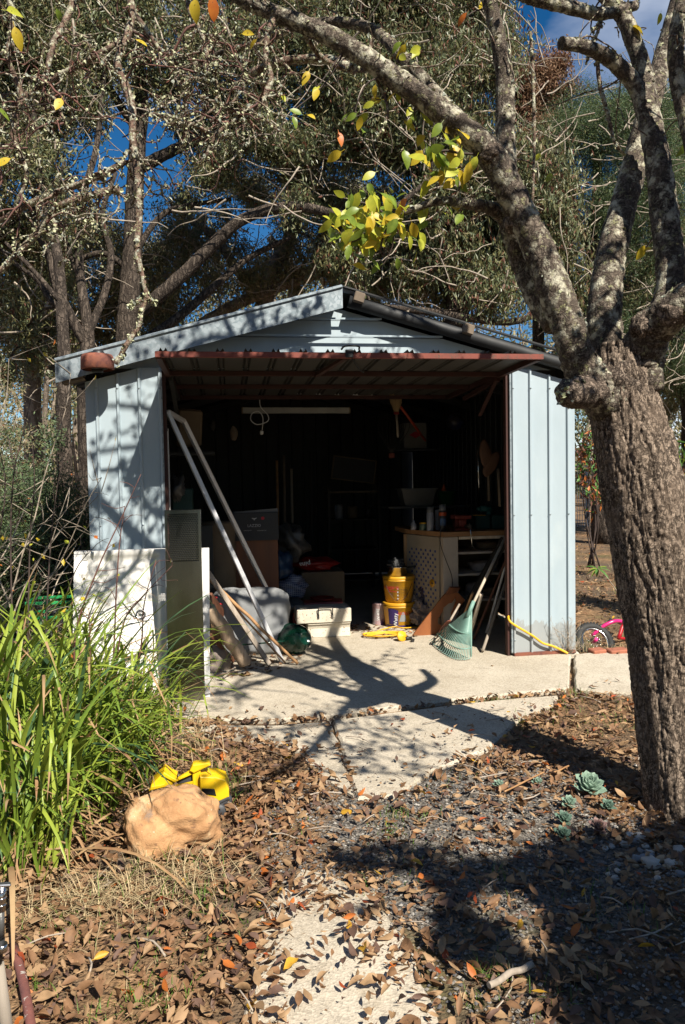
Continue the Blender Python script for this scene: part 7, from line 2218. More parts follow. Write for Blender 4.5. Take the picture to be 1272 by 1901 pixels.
for k in range(14):
    idx = rest[var[rest] == k]
    V, F = variants[k]
    quads = np.array(F)
    Rm = np.array([leafR(i)*scl[i] for i in idx])
    P = np.einsum('nij,vj->nvi', Rm, V)+np.stack([pts[idx, 0], pts[idx, 1], zz[idx]], 1)[:, None, :]
    AV.append(P.reshape(-1, 3))
    AF.append((quads[None]+(np.arange(len(idx))*len(V))[:, None, None]+off).reshape(-1, 4))
    AM.append(np.repeat(cls[idx], len(quads)))
    off += len(idx)*len(V)
tag(obj_np('leaf_litter', np.vstack(AV), np.vstack(AF), DM, None, np.concatenate(AM), True, origin=(1.5, -2, 0)), 'litter of curled brown leaves spread over the yard', 'leaf litter', kind='stuff')
# chips, crumbs and small sticks between the leaves
N = 9000
cx_, cy_ = rng.uniform(0.0, 3.4, N), rng.uniform(-4.2, -0.9, N)
k_ = np.array([not (inside(a, b, POLY_FLOOR) or inside(a, b, POLY_RIGHT) or any(inside(a, b, p) for p in POLY_PATHS)) or rng.random() < 0.12 for a, b in zip(cx_, cy_)])
cx_, cy_ = cx_[k_], cy_[k_]
C = np.stack([cx_, cy_, np.array([max(gz(a, b), -0.02)+0.010 for a, b in zip(cx_, cy_)])+rng.uniform(0, 0.012, len(cx_))], 1)
onp = np.array([inside(a, b, POLY_FLOOR) or any(inside(a, b, p) for p in POLY_PATHS) for a, b in zip(cx_, cy_)])
C[onp, 2] = 0.004
D = rng.normal(size=C.shape)*np.array([1, 1, 0.25])
V, F = leaf_cloud(C, D, rng.uniform(0.008, 0.03, len(C)), rng.uniform(0.003, 0.009, len(C)), 0.4)
mi = rng.choice(3, size=len(C), p=[0.4, 0.35, 0.25])
tag(obj_np('leaf_crumbs', V, F, [D_BROWN, D_TAN, D_DARK], None, np.concatenate([mi, mi]), origin=(1.5, -2, 0)), 'broken leaf crumbs and chips between the fallen leaves', 'leaf litter', kind='stuff')
st = MB()
for k in range(130):
    x, y = rng.uniform(0.1, 3.2), rng.uniform(-4.0, -1.0)
    a = rng.uniform(0, math.pi); L_ = rng.uniform(0.05, 0.2)
    z = max(gz(x, y), -0.02)+0.018
    st.tube([(x, y, z), (x+L_/2*math.cos(a), y+L_/2*math.sin(a), z+rng.uniform(0, 0.015)), (x+L_*math.cos(a+0.2), y+L_*math.sin(a+0.2), z)], rng.uniform(0.0012, 0.0035), 5, per=2)
tag(st.build('fallen_twigs', [M_STAKE], origin=(1.5, -2, 0)), 'thin dry twigs lying among the fallen leaves', 'twigs', kind='stuff')
for (px0, py0, px1, py1, r, lab) in ((908, 1838, 988, 1800, 0.009, 'short thick brown stick lying in the leaves at the lower right'), (936, 1475, 1010, 1440, 0.004, 'thin reddish stick lying beside the pale green succulents'), (1020, 1442, 1056, 1428, 0.004, 'short stick pointing up beside the largest succulent')):
    a, b = G(px0, py0), G(px1, py1)
    stick('fallen_stick', lab, 'stick', a+np.array([0, 0, 0.012]), b+np.array([0, 0, 0.016]), r, M_BAMBOO if r < 0.005 else M_STAKE, 7, 0.2, 4)

# grey gravel crumbs
N = 9000
a_, r_ = rng.uniform(0, 2*math.pi, N), np.sqrt(rng.random(N))*0.85
x_, y_ = GRAVEL_C[0]+r_*np.cos(a_)/1.05, GRAVEL_C[1]+r_*np.sin(a_)/0.80
k_ = np.array([not (inside(a, b, POLY_FLOOR) or inside(a, b, POLY_RIGHT) or inside(a, b, POLY_PATHS[1]) or inside(a, b, POLY_PATHS[2]) or (inside(a, b, POLY_PATHS[0]) and rng.random() < 0.94)) for a, b in zip(x_, y_)])
x_, y_ = x_[k_], y_[k_]
N = len(x_)
R_ = rng.uniform(0.003, 0.0085, N)
C = np.stack([x_, y_, np.array([gz(a, b) for a, b in zip(x_, y_)])+R_*0.5], 1)
C[np.array([inside(a, b, POLY_PATHS[0]) for a, b in zip(x_, y_)]), 2] = -0.006
dirs = np.array([[1, 0, 0], [0, 1, 0], [-1, 0, 0], [0, -1, 0], [0, 0, 0.8], [0, 0, -0.8]], float)
VV = (C[:, None, :]+dirs[None]*R_[:, None, None]*rng.uniform(0.6, 1.3, (N, 6, 1))).reshape(-1, 3)
fo = np.array([(0, 1, 4), (1, 2, 4), (2, 3, 4), (3, 0, 4), (1, 0, 5), (2, 1, 5), (3, 2, 5), (0, 3, 5)])
FF = (fo[None]+(np.arange(N)*6)[:, None, None]).reshape(-1, 3)
GR1 = mat('grey_gravel', (0.21, 0.195, 0.175), (0.135, 0.125, 0.115), scale=40, rough=0.9, bump=0)
GR2 = mat('dark_gravel', (0.10, 0.10, 0.105), (0.065, 0.065, 0.07), scale=40, rough=0.9, bump=0)
GR3 = mat('pale_gravel', (0.36, 0.34, 0.31), (0.26, 0.25, 0.23), scale=40, rough=0.9, bump=0)
tag(obj_np('gravel', VV, FF, [GR1, GR2, GR3], None, np.repeat(rng.choice(3, size=N, p=[0.5, 0.35, 0.15]), 8), origin=(GRAVEL_C[0], GRAVEL_C[1], 0)), 'grey crushed gravel between the concrete path and the pear tree', 'gravel', kind='stuff')

# ================================================================== grass
G_GREEN = leafmat('grass_green', (0.13, 0.22, 0.035), (0.07, 0.13, 0.02), trans=0.25, scale=20)
G_DRY = leafmat('dry_straw', (0.52, 0.42, 0.25), (0.33, 0.25, 0.14), trans=0.15, rough=0.7, scale=20)
gv_, gf_, gm_ = [], [], []
goff = 0
def blade(p, h, lean, w, dry):
    global goff
    a = rng.uniform(0, 2*math.pi)
    d = np.array([math.cos(a), math.sin(a), 0])
    sdir = np.array([-d[1], d[0], 0])*w/2
    P = [p+d*lean*h*t*t+np.array([0, 0, h*t*(1-0.35*lean*t)]) for t in (0, 0.35, 0.7, 1.0)]
    for t, q in zip((1, 0.9, 0.6, 0.1), P):
        gv_.extend([q-sdir*t, q+sdir*t])
    for i in range(3):
        gf_.append((goff+2*i, goff+2*i+1, goff+2*i+3, goff+2*i+2)); gm_.append(1 if dry else 0)
    goff += 8
def tuft(px, py, sx, sy, n, h, dry=0.2, lean=0.7):
    for _ in range(n):
        q = G(px+rng.normal()*sx, py+rng.normal()*sy, -0.02)
        blade(np.array([q[0], q[1], max(gz(q[0], q[1]), -0.03)]), h*rng.uniform(0.4, 1.2), lean*rng.uniform(0.2, 1.6), rng.uniform(0.002, 0.0042), rng.random() < dry)
for a in ((425, 1470, 16, 14, 70, 0.12), (400, 1440, 30, 14, 50, 0.10), (380, 1670, 22, 16, 90, 0.07), (330, 1600, 40, 12, 60, 0.09), (360, 1760, 40, 30, 50, 0.045), (275, 1860, 30, 20, 90, 0.06), (200, 1890, 40, 20, 40, 0.05),
          (735, 1512, 14, 6, 45, 0.05), (725, 1545, 10, 6, 30, 0.04), (795, 1515, 14, 6, 30, 0.04), (900, 1300, 34, 2, 150, 0.04), (845, 1440, 50, 12, 40, 0.03), (760, 1580, 40, 30, 60, 0.035), (700, 1640, 40, 20, 40, 0.035), (550, 1520, 30, 20, 30, 0.03), (240, 1760, 60, 30, 50, 0.045), (1000, 1830, 60, 30, 50, 0.045), (640, 1322, 22, 3, 60, 0.04), (960, 1345, 14, 8, 70, 0.05), (1070, 1292, 18, 6, 110, 0.07), (1040, 1325, 40, 12, 90, 0.045), (1110, 1345, 40, 12, 90, 0.05), (1150, 1310, 20, 8, 40, 0.05),
          (925, 1625, 10, 8, 20, 0.05), (920, 1815, 14, 10, 40, 0.06), (1180, 1700, 60, 40, 60, 0.05), (1050, 1640, 60, 40, 40, 0.05), (460, 1700, 20, 14, 25, 0.04), (120, 1720, 50, 20, 50, 0.06), (60, 1830, 30, 30, 30, 0.05), (885, 1810, 8, 6, 18, 0.06), (880, 1860, 14, 10, 24, 0.04)):
    tuft(*a)
for a in ((330, 1640, 60, 20, 220, 0.12, 0.95, 1.6), (230, 1660, 60, 16, 220, 0.10, 0.95, 1.6), (120, 1680, 60, 14, 180, 0.10, 0.95, 1.6), (330, 1400, 30, 20, 60, 0.20, 0.95, 0.8), (370, 1380, 8, 20, 40, 0.18, 0.95, 0.7), (300, 1340, 20, 15, 50, 0.2, 0.9, 0.8),
          (1090, 1205, 14, 4, 60, 0.14, 0.7, 1.0), (1140, 1206, 20, 4, 50, 0.08, 0.7, 1.0), (1066, 1206, 6, 3, 30, 0.18, 0.9, 0.8)):
    tuft(*a)
for _ in range(1800):      # thin grass right of the shed and beyond
    x, y = rng.uniform(3.6, 6.5), rng.uniform(0.1, 8)
    if noise.noise(Vector((x*1.3, y*1.3, 2))) > -0.05:
        blade(np.array([x, y, gz(x, y)]), rng.uniform(0.03, 0.11), rng.uniform(0.2, 1.2), 0.005, rng.random() < 0.6)
tag(obj_np('grass', np.array(gv_), np.array(gf_), [G_GREEN, G_DRY], None, gm_, origin=(1.5, -2, 0)), 'short green and straw coloured grass in sparse tufts', 'grass', kind='stuff')

# ================================================================== strap-leaved clumps on the left
ST1 = leafmat('strap_leaf_green', (0.20, 0.29, 0.035), (0.11, 0.18, 0.028), trans=0.22, rough=0.4, scale=4)
ST2 = leafmat('strap_leaf_yellow_green', (0.35, 0.41, 0.055), (0.21, 0.29, 0.04), trans=0.25, rough=0.4, scale=4)
ST3 = leafmat('strap_leaf_blue_green', (0.075, 0.15, 0.06), (0.045, 0.095, 0.04), trans=0.2, rough=0.4, scale=4)
ST4 = leafmat('strap_leaf_dead', (0.42, 0.30, 0.16), (0.24, 0.12, 0.055), trans=0.15, rough=0.7, scale=6)
def strap(L, w, th0, bend, kink=None, ns=11):
    """blade rising from the origin in the x-z plane, leaning to +x"""
    V, F = [], []
    p = np.array([0.0, 0, 0]); th = th0
    for i in range(ns+1):
        t = i/ns
        ww = w/2*min(1.0, 1.15*(1-t)**0.55+0.02)*(0.75+0.25*min(1, t*5))
        nrm = np.array([math.cos(th), 0, -math.sin(th)])
        for j in (-1, 0, 1):
            V.append(p+np.array([0, j*ww, 0])-nrm*abs(j)*ww*0.35*-1)
        d = np.array([math.sin(th), 0, math.cos(th)])
        p = p+d*L/ns
        th += bend/ns*(0.3+1.4*t)
        if kink and i == int(kink[0]*ns):
            th += kink[1]
    for i in range(ns):
        for j in range(2):
            F.append((i*3+j, i*3+j+1, (i+1)*3+j+1, (i+1)*3+j))
    return np.array(V), F
blades = []
for k in range(26):
    kink = (rng.uniform(0.45, 0.8), rng.uniform(0.7, 1.6)) if rng.random() < 0.25 else None
    V, F = strap(rng.uniform(0.55, 1.05), rng.uniform(0.015, 0.025), rng.uniform(0.05, 0.62), rng.uniform(0.5, 2.5), kink)
    tip = np.zeros(len(F), int)
    if k % 2 == 0: tip[-(2 if k % 4 else 4):] = 1
    blades.append([mesh_np('blade', V, F, [mm, ST4], mi=tip, smooth=True) for mm in (ST1, ST2, ST3, ST4)])
clumps = [((60, 1600), 90, 0.75, 'low strap leaved clump at the front left with blades touching the litter'), ((150, 1470), 90, 0.95, 'strap leaved clump in the thick of the left bed'), ((5, 1470), 90, 1.1, 'tall strap leaved clump at the left border of the view'),((34, 1560), 95, 0.95, 'front strap leaved clump arching beside the boulder'), ((132, 1520), 95, 0.9, 'second strap leaved clump directly left of the boulder'), ((225, 1455), 80, 0.72, 'strap leaved clump nearest the toy digger'),
          ((60, 1425), 95, 1.0, 'tall strap leaved clump in the middle of the left edge'), ((175, 1395), 95, 0.95, 'strap leaved clump in front of the shower tray'), ((270, 1365), 75, 0.72, 'strap leaved clump bending over in front of the steel flue cover'),
          ((20, 1330), 80, 1.05, 'rear strap leaved clump by the green crate'), ((120, 1320), 70, 0.95, 'rear strap leaved clump below the corner of the shower tray'), ((-60, 1470), 80, 1.0, 'strap leaved clump cut by the left edge of the view')]
for (px, py), nb, sc_, lab in clumps:
    c = G(px, py, -0.03)
    T = thing('strap_leaf_plant', lab, 'plant', (c[0], c[1], -0.035), 'strap leaved plants left of the path')
    for k in range(int(nb*1.25)):
        bx_, by_ = rng.normal()*0.085, rng.normal()*0.085
        a = rng.normal(0.0, 1.1)+(-0.35) if rng.random() < 0.65 else rng.uniform(0, 2*math.pi)
        kind = rng.choice(4, p=[0.42, 0.40, 0.12, 0.06])
        o = bpy.data.objects.new('blade', blades[rng.integers(26)][kind])
        COL.objects.link(o)
        o.parent = T
        o.location = (bx_, by_, 0)
        s_ = sc_*rng.uniform(0.6, 1.3)
        o.rotation_euler = (rng.normal()*0.10, rng.normal()*0.10-(0.10 if kind != 3 else -0.6), a)
        o.scale = (s_, s_*rng.uniform(0.9, 1.2), s_)
    m = MB()
    for k in range(26):
        a = rng.uniform(0, 2*math.pi); L_ = rng.uniform(0.12, 0.34)
        P = [(c[0]+rng.normal()*0.05, c[1]+rng.normal()*0.05, 0.02), (c[0]+math.cos(a)*L_*0.6, c[1]+math.sin(a)*L_*0.6, rng.uniform(0.03, 0.10)), (c[0]+math.cos(a)*L_, c[1]+math.sin(a)*L_, rng.uniform(-0.02, 0.02))]
        m.tube(P, [0.004, 0.005, 0.001], 4, per=3, squash=0.3)
    m.build('dead_blades', [ST4], T)['kind'] = 'stuff'

# bare reddish shrub in front of the shower tray
def bare_shrub(label, px, py, stems, name='bare_shrub', mt=TWIG_RED):
    c = G(px, py, -0.03)
    T = thing(name, label, 'shrub', (c[0], c[1], -0.035))
    leafC, leafD = [], []
    for P in stems:
        pts_ = [Y(*q) for q in P]
        m = MB(); m.tube(pts_, np.linspace(0.0065, 0.0018, len(pts_)), 6, per=5)
        C = catmull(pts_, 6)
        for k in range(11):
            i = rng.integers(len(C)//4, len(C))
            e = C[i]+unit(rng.normal(size=3)*np.array([1, 0.7, 0.6])+np.array([0.3, 0, 0.6]))*rng.uniform(0.05, 0.14)
            m.tube([C[i], (C[i]+e)/2+rng.normal(size=3)*0.012, e], [0.002, 0.0016, 0.0009], 4, per=2)
            if rng.random() < 0.25:
                leafC.append(e); leafD.append(rng.normal(size=3)+np.array([0, 0, -0.8]))
        m.build('stem', [mt], T)
    V, F = leaf_cloud(np.array(leafC), np.array(leafD), 0.022, 0.010)
    crown('last_leaves', V, F, [D_ORANGE, G_DRY, L_LIME], T, [1, 1, 1])
bare_shrub('bare reddish twiggy shrub standing in front of the shower tray', 210, 1420, [
    [(215, 1430, -1.4), (205, 1330, -1.35), (212, 1200, -1.3), (216, 1100, -1.3), (222, 1010, -1.3), (232, 940, -1.3)],
    [(220, 1430, -1.4), (240, 1300, -1.4), (262, 1200, -1.4), (268, 1120, -1.4), (290, 1040, -1.4)],
    [(210, 1420, -1.4), (150, 1300, -1.4), (140, 1180, -1.4), (180, 1060, -1.4), (226, 960, -1.4), (262, 880, -1.4)],
    [(215, 1430, -1.45), (225, 1340, -1.5), (216, 1240, -1.5), (232, 1150, -1.5), (262, 1110, -1.5), (320, 1050, -1.5)],
    [(215, 1430, -1.4), (180, 1340, -1.4), (170, 1240, -1.4), (165, 1130, -1.4)]])
bare_shrub('tall dark bare stems rising at the left edge in front of the wattle', 40, 1440, [
    [(30, 1440, -1.0), (24, 1200, -1.0), (20, 1000, -1.0), (26, 880, -1.0), (44, 800, -1.0), (60, 730, -1.0)],
    [(50, 1440, -0.9), (52, 1200, -0.9), (56, 1000, -0.9), (64, 900, -0.9), (60, 820, -0.9)],
    [(70, 1440, -0.8), (84, 1200, -0.8), (92, 1040, -0.8), (104, 920, -0.8), (118, 850, -0.8)],
    [(20, 1440, -0.8), (-10, 1100, -0.8), (10, 900, -0.8), (-20, 780, -0.8)],
    [(90, 1300, -0.6), (110, 1160, -0.6), (140, 1060, -0.6), (180, 1010, -0.6)]], mt=TWIG_DARK)
# yellow leaf-tipped twigs in front of the wattle bush
T = thing('pale_twig_shrub', 'pale twiggy shrub with last yellow leaves left of the shed corner', 'shrub', (-0.7, -0.3, -0.035))
m = MB(); lc, ld = [], []
for k in range(34):
    s0 = np.array([-0.75+rng.normal()*0.15, -0.2+rng.normal()*0.15, -0.03])
    C = crook(s0, (rng.normal()*0.5, rng.normal()*0.35, 1.0), rng.uniform(1.1, 2.3), 9, 0.14)
    m.tube(C, np.linspace(0.008, 0.002, len(C)), 5, per=3)
    for _ in range(9):
        i = rng.integers(3, len(C))
        e = C[i]+unit(rng.normal(size=3)+np.array([0, 0, 0.3]))*rng.uniform(0.1, 0.4)
        m.tube([C[i], (C[i]+e)/2+rng.normal(size=3)*0.02, e], [0.003, 0.002, 0.001], 4, per=2)
        if rng.random() < 0.45:
            lc.append(e); ld.append(rng.normal(size=3)+np.array([0, 0, -0.6]))
m.build('stems', [TWIG_PALE], T)['kind'] = 'stuff'
V, F = leaf_cloud(np.array(lc), np.array(ld), 0.042, 0.026)
crown('last_leaves', V, F, [L_YEL, L_LIME, L_ORANGE], T, [3, 2, 1])

# leafy shrub at the right edge, and the sapling
B1 = leafmat('lance_leaf_green', (0.12, 0.26, 0.05), (0.05, 0.13, 0.03), trans=0.25, rough=0.45)
B2 = leafmat('lance_leaf_lime', (0.30, 0.38, 0.05), (0.18, 0.26, 0.04), trans=0.3, rough=0.45)
bush('bright leafy shrub with long hanging leaves behind the pear trunk at the right edge', 1262, 900, 1.3, 0.35, 1.75, 1900, [B1, B2, L_ORANGE, L_YEL], [6, 3, 0.5, 0.4], 0.13, 0.026, 16, 'leafy_shrub', hang=1.2, sub=6, zlo=0.2)
bush('small bush with reddish leaves beyond the right corner of the shed', 1088, 900, 5.0, 0.3, 2.2, 420, [E4, B1, D_ORANGE], [2, 2, 1], 0.12, 0.035, 6, 'reddish_bush', hang=1.0, sub=5, zlo=0.4)
T = thing('leafy_sapling', 'young sapling with a tuft of lance shaped leaves right of the shed wall', 'sapling', (G(1165, 1150)[0], 1.0, -0.035))
m = MB(); m.tube([Y(1172, 1150, 1.0), Y(1150, 1105, 0.9), Y(1122, 1066, 0.8), Y(1110, 1056, 0.8)], [0.006, 0.005, 0.004, 0.003], 6, per=4); m.build('stem', [TWIG_PALE], T)
V, F = leaf_grid(0.11, 0.026, 0.35, 0.3, 6, 0.8, 0.08)
lm = [mesh_np('leaf', V, F, [b], smooth=True) for b in (B1, B2)]
for k in range(13):
    a = k*2.4
    place_leaf(lm[1 if k % 4 == 0 else 0], Y(1110, 1056, 0.8), (math.cos(a), math.sin(a)*0.7, 0.5-0.08*k), (0, -0.3, 1), T, rng.uniform(0.7, 1.1))
T = thing('dry_weed', 'dry grey weed at the foot of the right wall corner', 'weed', G(1056, 1215))
m = MB()
for k in range(16):
    e = Y(1056+rng.normal()*16, 1155+rng.uniform(-10, 40), -0.06)
    b_ = G(1056+rng.normal()*3, 1214)
    m.tube([b_, (b_+e)/2+rng.normal(size=3)*0.012, e], [0.002, 0.0015, 0.001], 4, per=3)
    for _ in range(4):
        q = b_+(e-b_)*rng.uniform(0.4, 1.0); m.tube([q, q+rng.normal(size=3)*0.025], [0.0012, 0.0008], 4, per=1)
m.build('stems', [TWIG_PALE], T)

# ================================================================== boulder and toy digger
c = G(322, 1592, -0.03)
c = np.array([c[0], c[1]+0.10, 0.055])
v, f = blob_mesh((0, 0, 0), (0.168, 0.12, 0.118), 5, 0.26, 1.3, 90, 60, box=0.84, amp2=0.10)
for i in range(len(v)):
    q = Vector(v[i])
    v[i] *= 1+0.05*noise.noise(q*11)+0.035*abs(noise.noise(q*22))+0.014*noise.noise(q*55)+0.007*noise.noise(q*130)
v = v @ eul(0.05, 0.06, 0.25).T+c
M_ROCK = mat('tan_sandstone', (0.47, 0.275, 0.135), (0.31, 0.16, 0.07), scale=11, rough=0.92, bump=0.9, bscale=70, bdist=0.006, patch=[((0.50, 0.37, 0.22), 7, 0.55, 0.66), ((0.17, 0.14, 0.12), 9, 0.57, 0.68), ((0.20, 0.11, 0.06), 26, 0.60, 0.68), ((0.62, 0.55, 0.44), 80, 0.66, 0.70)])
m = MB(); m.add(v, f, 0, True); single(m.build('boulder', [M_ROCK]), 'rounded tan sandstone boulder in the leaves in front of the toy digger', 'rock')
M_TOY = mat('yellow_toy_plastic', (0.78, 0.52, 0.012), (0.72, 0.46, 0.012), scale=5, rough=0.35, bump=0.02, patch=((0.55, 0.36, 0.10), 20, 0.68, 0.74))
M_TOYD = mat('dark_grey_toy_plastic', (0.055, 0.058, 0.065), (0.04, 0.042, 0.048), scale=5, rough=0.5, bump=0.05)
yt0 = c[1]+0.20
def TY(px, py, dy=0.0): return Y(px, py, yt0+dy)
T = thing('toy_digger', 'yellow plastic toy digger with dark base sitting behind the boulder', 'toy', (TY(375, 1500)[0], yt0+0.05, gz(0.8, yt0)))
sc_ = dep((0.8, yt0, 0.1))/FPX
def tp(poly): 
    o0 = TY(*poly[0])
    return o0, [((p[0]-poly[0][0])*sc_, -(p[1]-poly[0][1])*sc_) for p in poly]
def toyprism(name, poly, t, mt, dy=0.0):
    o0 = TY(poly[0][0], poly[0][1], dy); P = tp(poly)[1]
    area = sum(P[i][0]*P[(i+1) % len(P)][1]-P[(i+1) % len(P)][0]*P[i][1] for i in range(len(P)))
    if area < 0: P = P[::-1]
    P = np.array(P); k = len(P); ch = min(0.006, t*0.3)
    def inset(d):
        Q = []
        for i in range(k):
            a, b, c = P[i-1], P[i], P[(i+1) % k]
            e1, e2 = (b-a)/np.linalg.norm(b-a), (c-b)/np.linalg.norm(c-b)
            n_ = np.array([-e1[1], e1[0]])+np.array([-e2[1], e2[0]])
            n_ /= max(0.5, np.linalg.norm(n_))
            Q.append(b+n_*d)
        return np.array(Q)
    rings = [(inset(ch), 0.0), (inset(ch*0.3), ch*0.3), (P, ch), (P, t-ch), (inset(ch*0.3), t-ch*0.3), (inset(ch), t)]
    V = np.vstack([[(o0[0]+q[0], o0[1]+y, o0[2]+q[1]) for q in Q] for Q, y in rings])
    F = [(r*k+i, r*k+(i+1) % k, (r+1)*k+(i+1) % k, (r+1)*k+i) for r in range(5) for i in range(k)]
    m = MB(); m.add(V, F, 0, False); m.add(V[:k], [tuple(range(k))[::-1]], 0); m.add(V[-k:], [tuple(range(k))], 0)
    return m.build(name, [mt], T)
toyprism('cab', [(371, 1442), (400, 1444), (418, 1452), (424, 1472), (424, 1485), (405, 1492), (371, 1478)], 0.10, M_TOY)
toyprism('window', [(375, 1464), (398, 1467), (401, 1480), (376, 1474)], 0.004, M_BLACK, -0.003)
toyprism('base', [(350, 1478), (372, 1480), (405, 1493), (424, 1487), (421, 1497), (407, 1504), (350, 1500)], 0.10, M_TOYD, 0.001)
toyprism('boom', [(357, 1430), (372, 1430), (374, 1470), (357, 1472)], 0.035, M_TOY, 0.03)
toyprism('boom_head', [(352, 1432), (358, 1420), (388, 1418), (391, 1424), (372, 1432), (360, 1437)], 0.05, M_TOY, 0.022)
toyprism('side_skirt', [(322, 1462), (357, 1457), (357, 1473), (322, 1473)], 0.03, M_TOY, -0.001)
toyprism('side_panel', [(330, 1450), (357, 1437), (357, 1456), (330, 1461)], 0.03, M_TOYD, 0.05)
b0 = TY(300, 1462)
m = MB()
vv = []
pr = [(276, 1470), (281, 1458), (304, 1436), (316, 1447), (326, 1452), (318, 1462), (300, 1466)]
toyprism('bucket', pr, 0.10, M_TOY, -0.01)
toyprism('bucket_rib', [(300, 1440), (304, 1434), (328, 1451), (324, 1456)], 0.012, M_TOY, -0.018)
toyprism('bucket_rib', [(278, 1468), (281, 1460), (305, 1458), (304, 1464)], 0.012, M_TOY, -0.018)
toyprism('boom_arm', [(326, 1452), (330, 1446), (352, 1434), (358, 1440)], 0.025, M_TOY, 0.035)
toyprism('cab_trim', [(372, 1486), (406, 1496), (425, 1488), (424, 1484), (405, 1491), (372, 1480)], 0.008, M_TOYD, -0.004)
m = MB(); q = TY(395, 1447, 0.05)+np.array([0, 0, -0.001]); m.lathe([(0, 0.004), (0.009, 0.004), (0.010, 0.0)], q, None, 14); m.build('roof_lamp', [M_TOYD], T)
for k, (px, dy) in enumerate(((366, 0.0), (408, 0.0), (366, 0.10), (420, 0.10))):
    q = TY(px, 1500, dy); m = MB(); m.lathe([(0, -0.012), (0.022, -0.012), (0.026, -0.006), (0.026, 0.006), (0.022, 0.012), (0, 0.012)], (q[0], q[1], gz(q[0], q[1])+0.026), (math.pi/2, 0, 0), 18); m.build('wheel', [M_TOYD], T)

# ================================================================== succulents and pale stones
SU1 = mat('pale_blue_green_succulent', (0.20, 0.29, 0.22), (0.14, 0.22, 0.17), scale=14, rough=0.5, bump=0)
SU2 = mat('dusty_green_succulent', (0.10, 0.17, 0.13), (0.07, 0.12, 0.09), scale=14, rough=0.5, bump=0)
SU3 = mat('pinkish_succulent', (0.34, 0.16, 0.15), (0.20, 0.18, 0.15), scale=14, rough=0.5, bump=0)
def petal():
    V, F = [], []
    n_ = 7
    prof_ = [0.25, 0.5, 0.78, 0.98, 1.0, 0.72, 0.06]
    for i in range(n_):
        t = i/(n_-1)
        w = prof_[i]*0.30
        z = 0.30*t*t
        for j in (-1, -0.5, 0.5, 1):
            V.append((t, w*j, z+0.12*j*j*prof_[i]))
        for j in (-0.6, 0.6):
            V.append((t*0.99, w*j, z-0.07*prof_[i]))
    for i in range(n_-1):
        a, b = i*6, (i+1)*6
        for j in range(3): F.append((a+j, b+j, b+j+1, a+j+1))
        F.append((a, a+4, b+4, b)); F.append((a+4, a+5, b+5, b+4)); F.append((a+5, a+3, b+3, b+5))
    return np.array(V), F
pv, pf = petal()
pet = {i: mesh_np('petal', pv, pf, [mm], smooth=True) for i, mm in enumerate((SU1, SU2, SU3))}
def rosette(px, py, rpx, n, kind, label, tiltv=(-0.1, -0.45)):
    c = G(px, py+rpx*0.35, -0.02)
    r = rpx*dep(c)/FPX
    T = thing('succulent', label, 'succulent', (c[0], c[1], gz(c[0], c[1])+0.015+r*0.25), 'succulent rosettes by the pear tree')
    for k in range(n):
        a = k*2.39996
        t = min(1.0, (k+1.5)/n)
        el_ = 1.35*(1-t)**0.9+0.05
        o = bpy.data.objects.new('petal', pet[kind]); COL.objects.link(o); o.parent = T
        s_ = r*(0.28+0.72*t)
        M = Matrix.Rotation(tiltv[1]*-1, 4, 'X') @ Matrix.Rotation(a, 4, 'Z') @ Matrix.Rotation(-el_, 4, 'Y') @ Matrix.Diagonal((s_, s_, s_, 1))
        M.translation = Vector((0, 0, r*0.30*(1-t)))
        o.matrix_local = M
    m = MB(); m.tube([(c[0], c[1]+0.01, gz(c[0], c[1])-0.01), (c[0], c[1], gz(c[0], c[1])+0.02+r*0.25)], [0.010, 0.012], 8, per=1); m.build('stem', [TWIG_RED], T)
rosette(1092, 1464, 33, 40, 0, 'largest pale blue green succulent rosette beside the pear trunk')
rosette(1056, 1494, 18, 26, 0, 'pale succulent rosette just below left of the largest one')
rosette(1046, 1522, 19, 24, 1, 'dusty green succulent rosette, second lowest on the left')
rosette(1044, 1550, 19, 24, 1, 'lowest dusty green succulent rosette above the pebbles')
rosette(1128, 1500, 18, 20, 1, 'small dark succulent rosette right of the pale ones')
rosette(1110, 1538, 20, 24, 2, 'pinkish succulent rosette low beside the white stones')
rosette(998, 1456, 13, 18, 0, 'small succulent rosette in the leaves left of the largest one', (0, -0.2))
rosette(926, 1458, 13, 18, 0, 'tiny pale succulent rosette furthest left in the leaves', (0, -0.2))
ST_M = [mat('white_stone', (0.58, 0.55, 0.50), (0.42, 0.39, 0.35), scale=16, rough=0.75, bump=0.3, rnd=0.2), mat('tan_stone', (0.42, 0.33, 0.22), (0.30, 0.22, 0.14), scale=16, rough=0.8, bump=0.3, rnd=0.25), mat('grey_stone', (0.26, 0.27, 0.29), (0.18, 0.19, 0.20), scale=16, rough=0.8, bump=0.3, rnd=0.25)]
stone_mesh = []
for k in range(6):
    for mm in range(3):
        v, f = blob_mesh((0, 0, 0), (1, 0.8, 0.62), 100+k, 0.45, 1.5, 12, 8, box=0.8, amp2=0.1)
        stone_mesh.append((mm, mesh_np('stone', v, f, [ST_M[mm]], smooth=True)))
fixed = [(1208, 1600, 17, 0), (1190, 1552, 12, 0), (1170, 1549, 10, 0), (1204, 1545, 9, 1), (1228, 1590, 11, 1), (1246, 1598, 12, 0), (1258, 1574, 13, 0), (1182, 1590, 11, 2), (1170, 1588, 9, 1), (1160, 1563, 9, 0), (1135, 1566, 7, 0), (1262, 1616, 9, 2), (1240, 1556, 8, 1), (1222, 1566, 8, 1), (1254, 1582, 9, 1), (1214, 1540, 8, 2), (1148, 1552, 7, 1), (1190, 1574, 7, 2)]
for k in range(46):
    fixed.append((rng.uniform(1120, 1275), rng.uniform(1530, 1625), rng.uniform(3.5, 8), rng.integers(0, 3)))
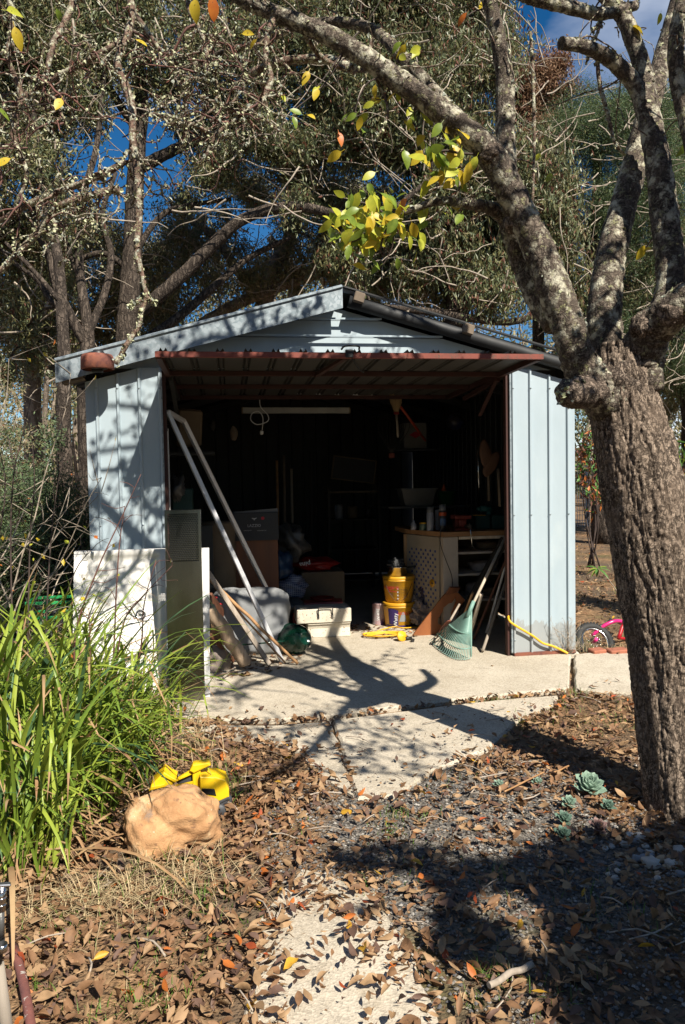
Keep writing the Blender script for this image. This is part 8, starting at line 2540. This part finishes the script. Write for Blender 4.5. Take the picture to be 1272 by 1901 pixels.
for k in range(8):
    fixed.append((rng.uniform(1180, 1200), rng.uniform(1385, 1420), rng.uniform(4, 7), 0))
SN = ['white', 'tan', 'grey']
for px, py, r, mm in fixed:
    c = G(px, py, -0.01); rr = r*dep(c)/FPX
    cand = [q for q in stone_mesh if q[0] == mm]
    o = bpy.data.objects.new('pebble', cand[rng.integers(len(cand))][1]); COL.objects.link(o)
    o.location = (c[0], c[1], gz(c[0], c[1])+rr*0.45)
    o.rotation_euler = (rng.normal()*0.2, rng.normal()*0.2, rng.uniform(0, 6.3)); o.scale = (rr, rr, rr)
    if py < 1480: w_ = 'in the litter left of the pear trunk'
    else: w_ = 'at the %s %s of the pebbles below the pear trunk' % ('front' if py > 1595 else 'middle' if py > 1562 else 'rear', 'left' if px < 1175 else 'centre' if px < 1225 else 'right')
    s_w = 'large' if r > 10 else 'medium' if r > 6 else 'small'
    tag(o, '%s rounded %s pebble %s' % (s_w, SN[mm], w_), 'pebble', '%s %s pebbles %s' % (s_w, SN[mm], w_))
# a few bright leaves caught upright
for (px, py, y, mm, sz) in ((342, 1332, None, 3, 1.1), (506, 1648, None, 4, 1.2), (645, 1716, None, 3, 1.1), (962, 1735, None, 5, 1.1), (440, 1765, None, 3, 1.2), (310, 1850, None, 3, 1.1), (186, 1792, None, 5, 0.9), (1034, 1375, None, 4, 1.0), (640, 1518, None, 5, 0.8), (858, 1640, None, 3, 1.0), (780, 1640, None, 3, 0.9)):
    V, F = variants[rng.integers(9)]
    c = G(px, py, 0.0)
    o = bpy.data.objects.new('bright_leaf', mesh_np('bright_leaf', V*sz, F, [DM[mm]], smooth=True)); COL.objects.link(o)
    o.location = (c[0], c[1], max(gz(c[0], c[1]), -0.02)+0.045 if px != 342 else 0.05)
    o.rotation_euler = (rng.uniform(-0.4, 0.4)+0.9, -1.2 if px in (342, 310) else rng.uniform(-0.5, 0.5), rng.uniform(0, 6.3))
    where = {342: 'bright orange leaf hanging on a blade in front of the slab', 506: 'red curled leaf in the open leaf litter below the slab', 645: 'orange leaf at the top of the near path slab', 962: 'bright yellow leaf in the shade edge at the lower right', 440: 'orange leaf left of the near path slab', 310: 'upright orange leaf near the bottom left', 186: 'small yellow leaf near the lower left tap post', 1034: 'red orange leaf beside the pear trunk shadow', 640: 'small yellow leaf below the cracked path slab', 858: 'amber leaf in the gravel right of the path', 780: 'orange leaf in the gravel above the near path slab'}
    tag(o, where[px], 'leaf', 'bright fallen leaves')
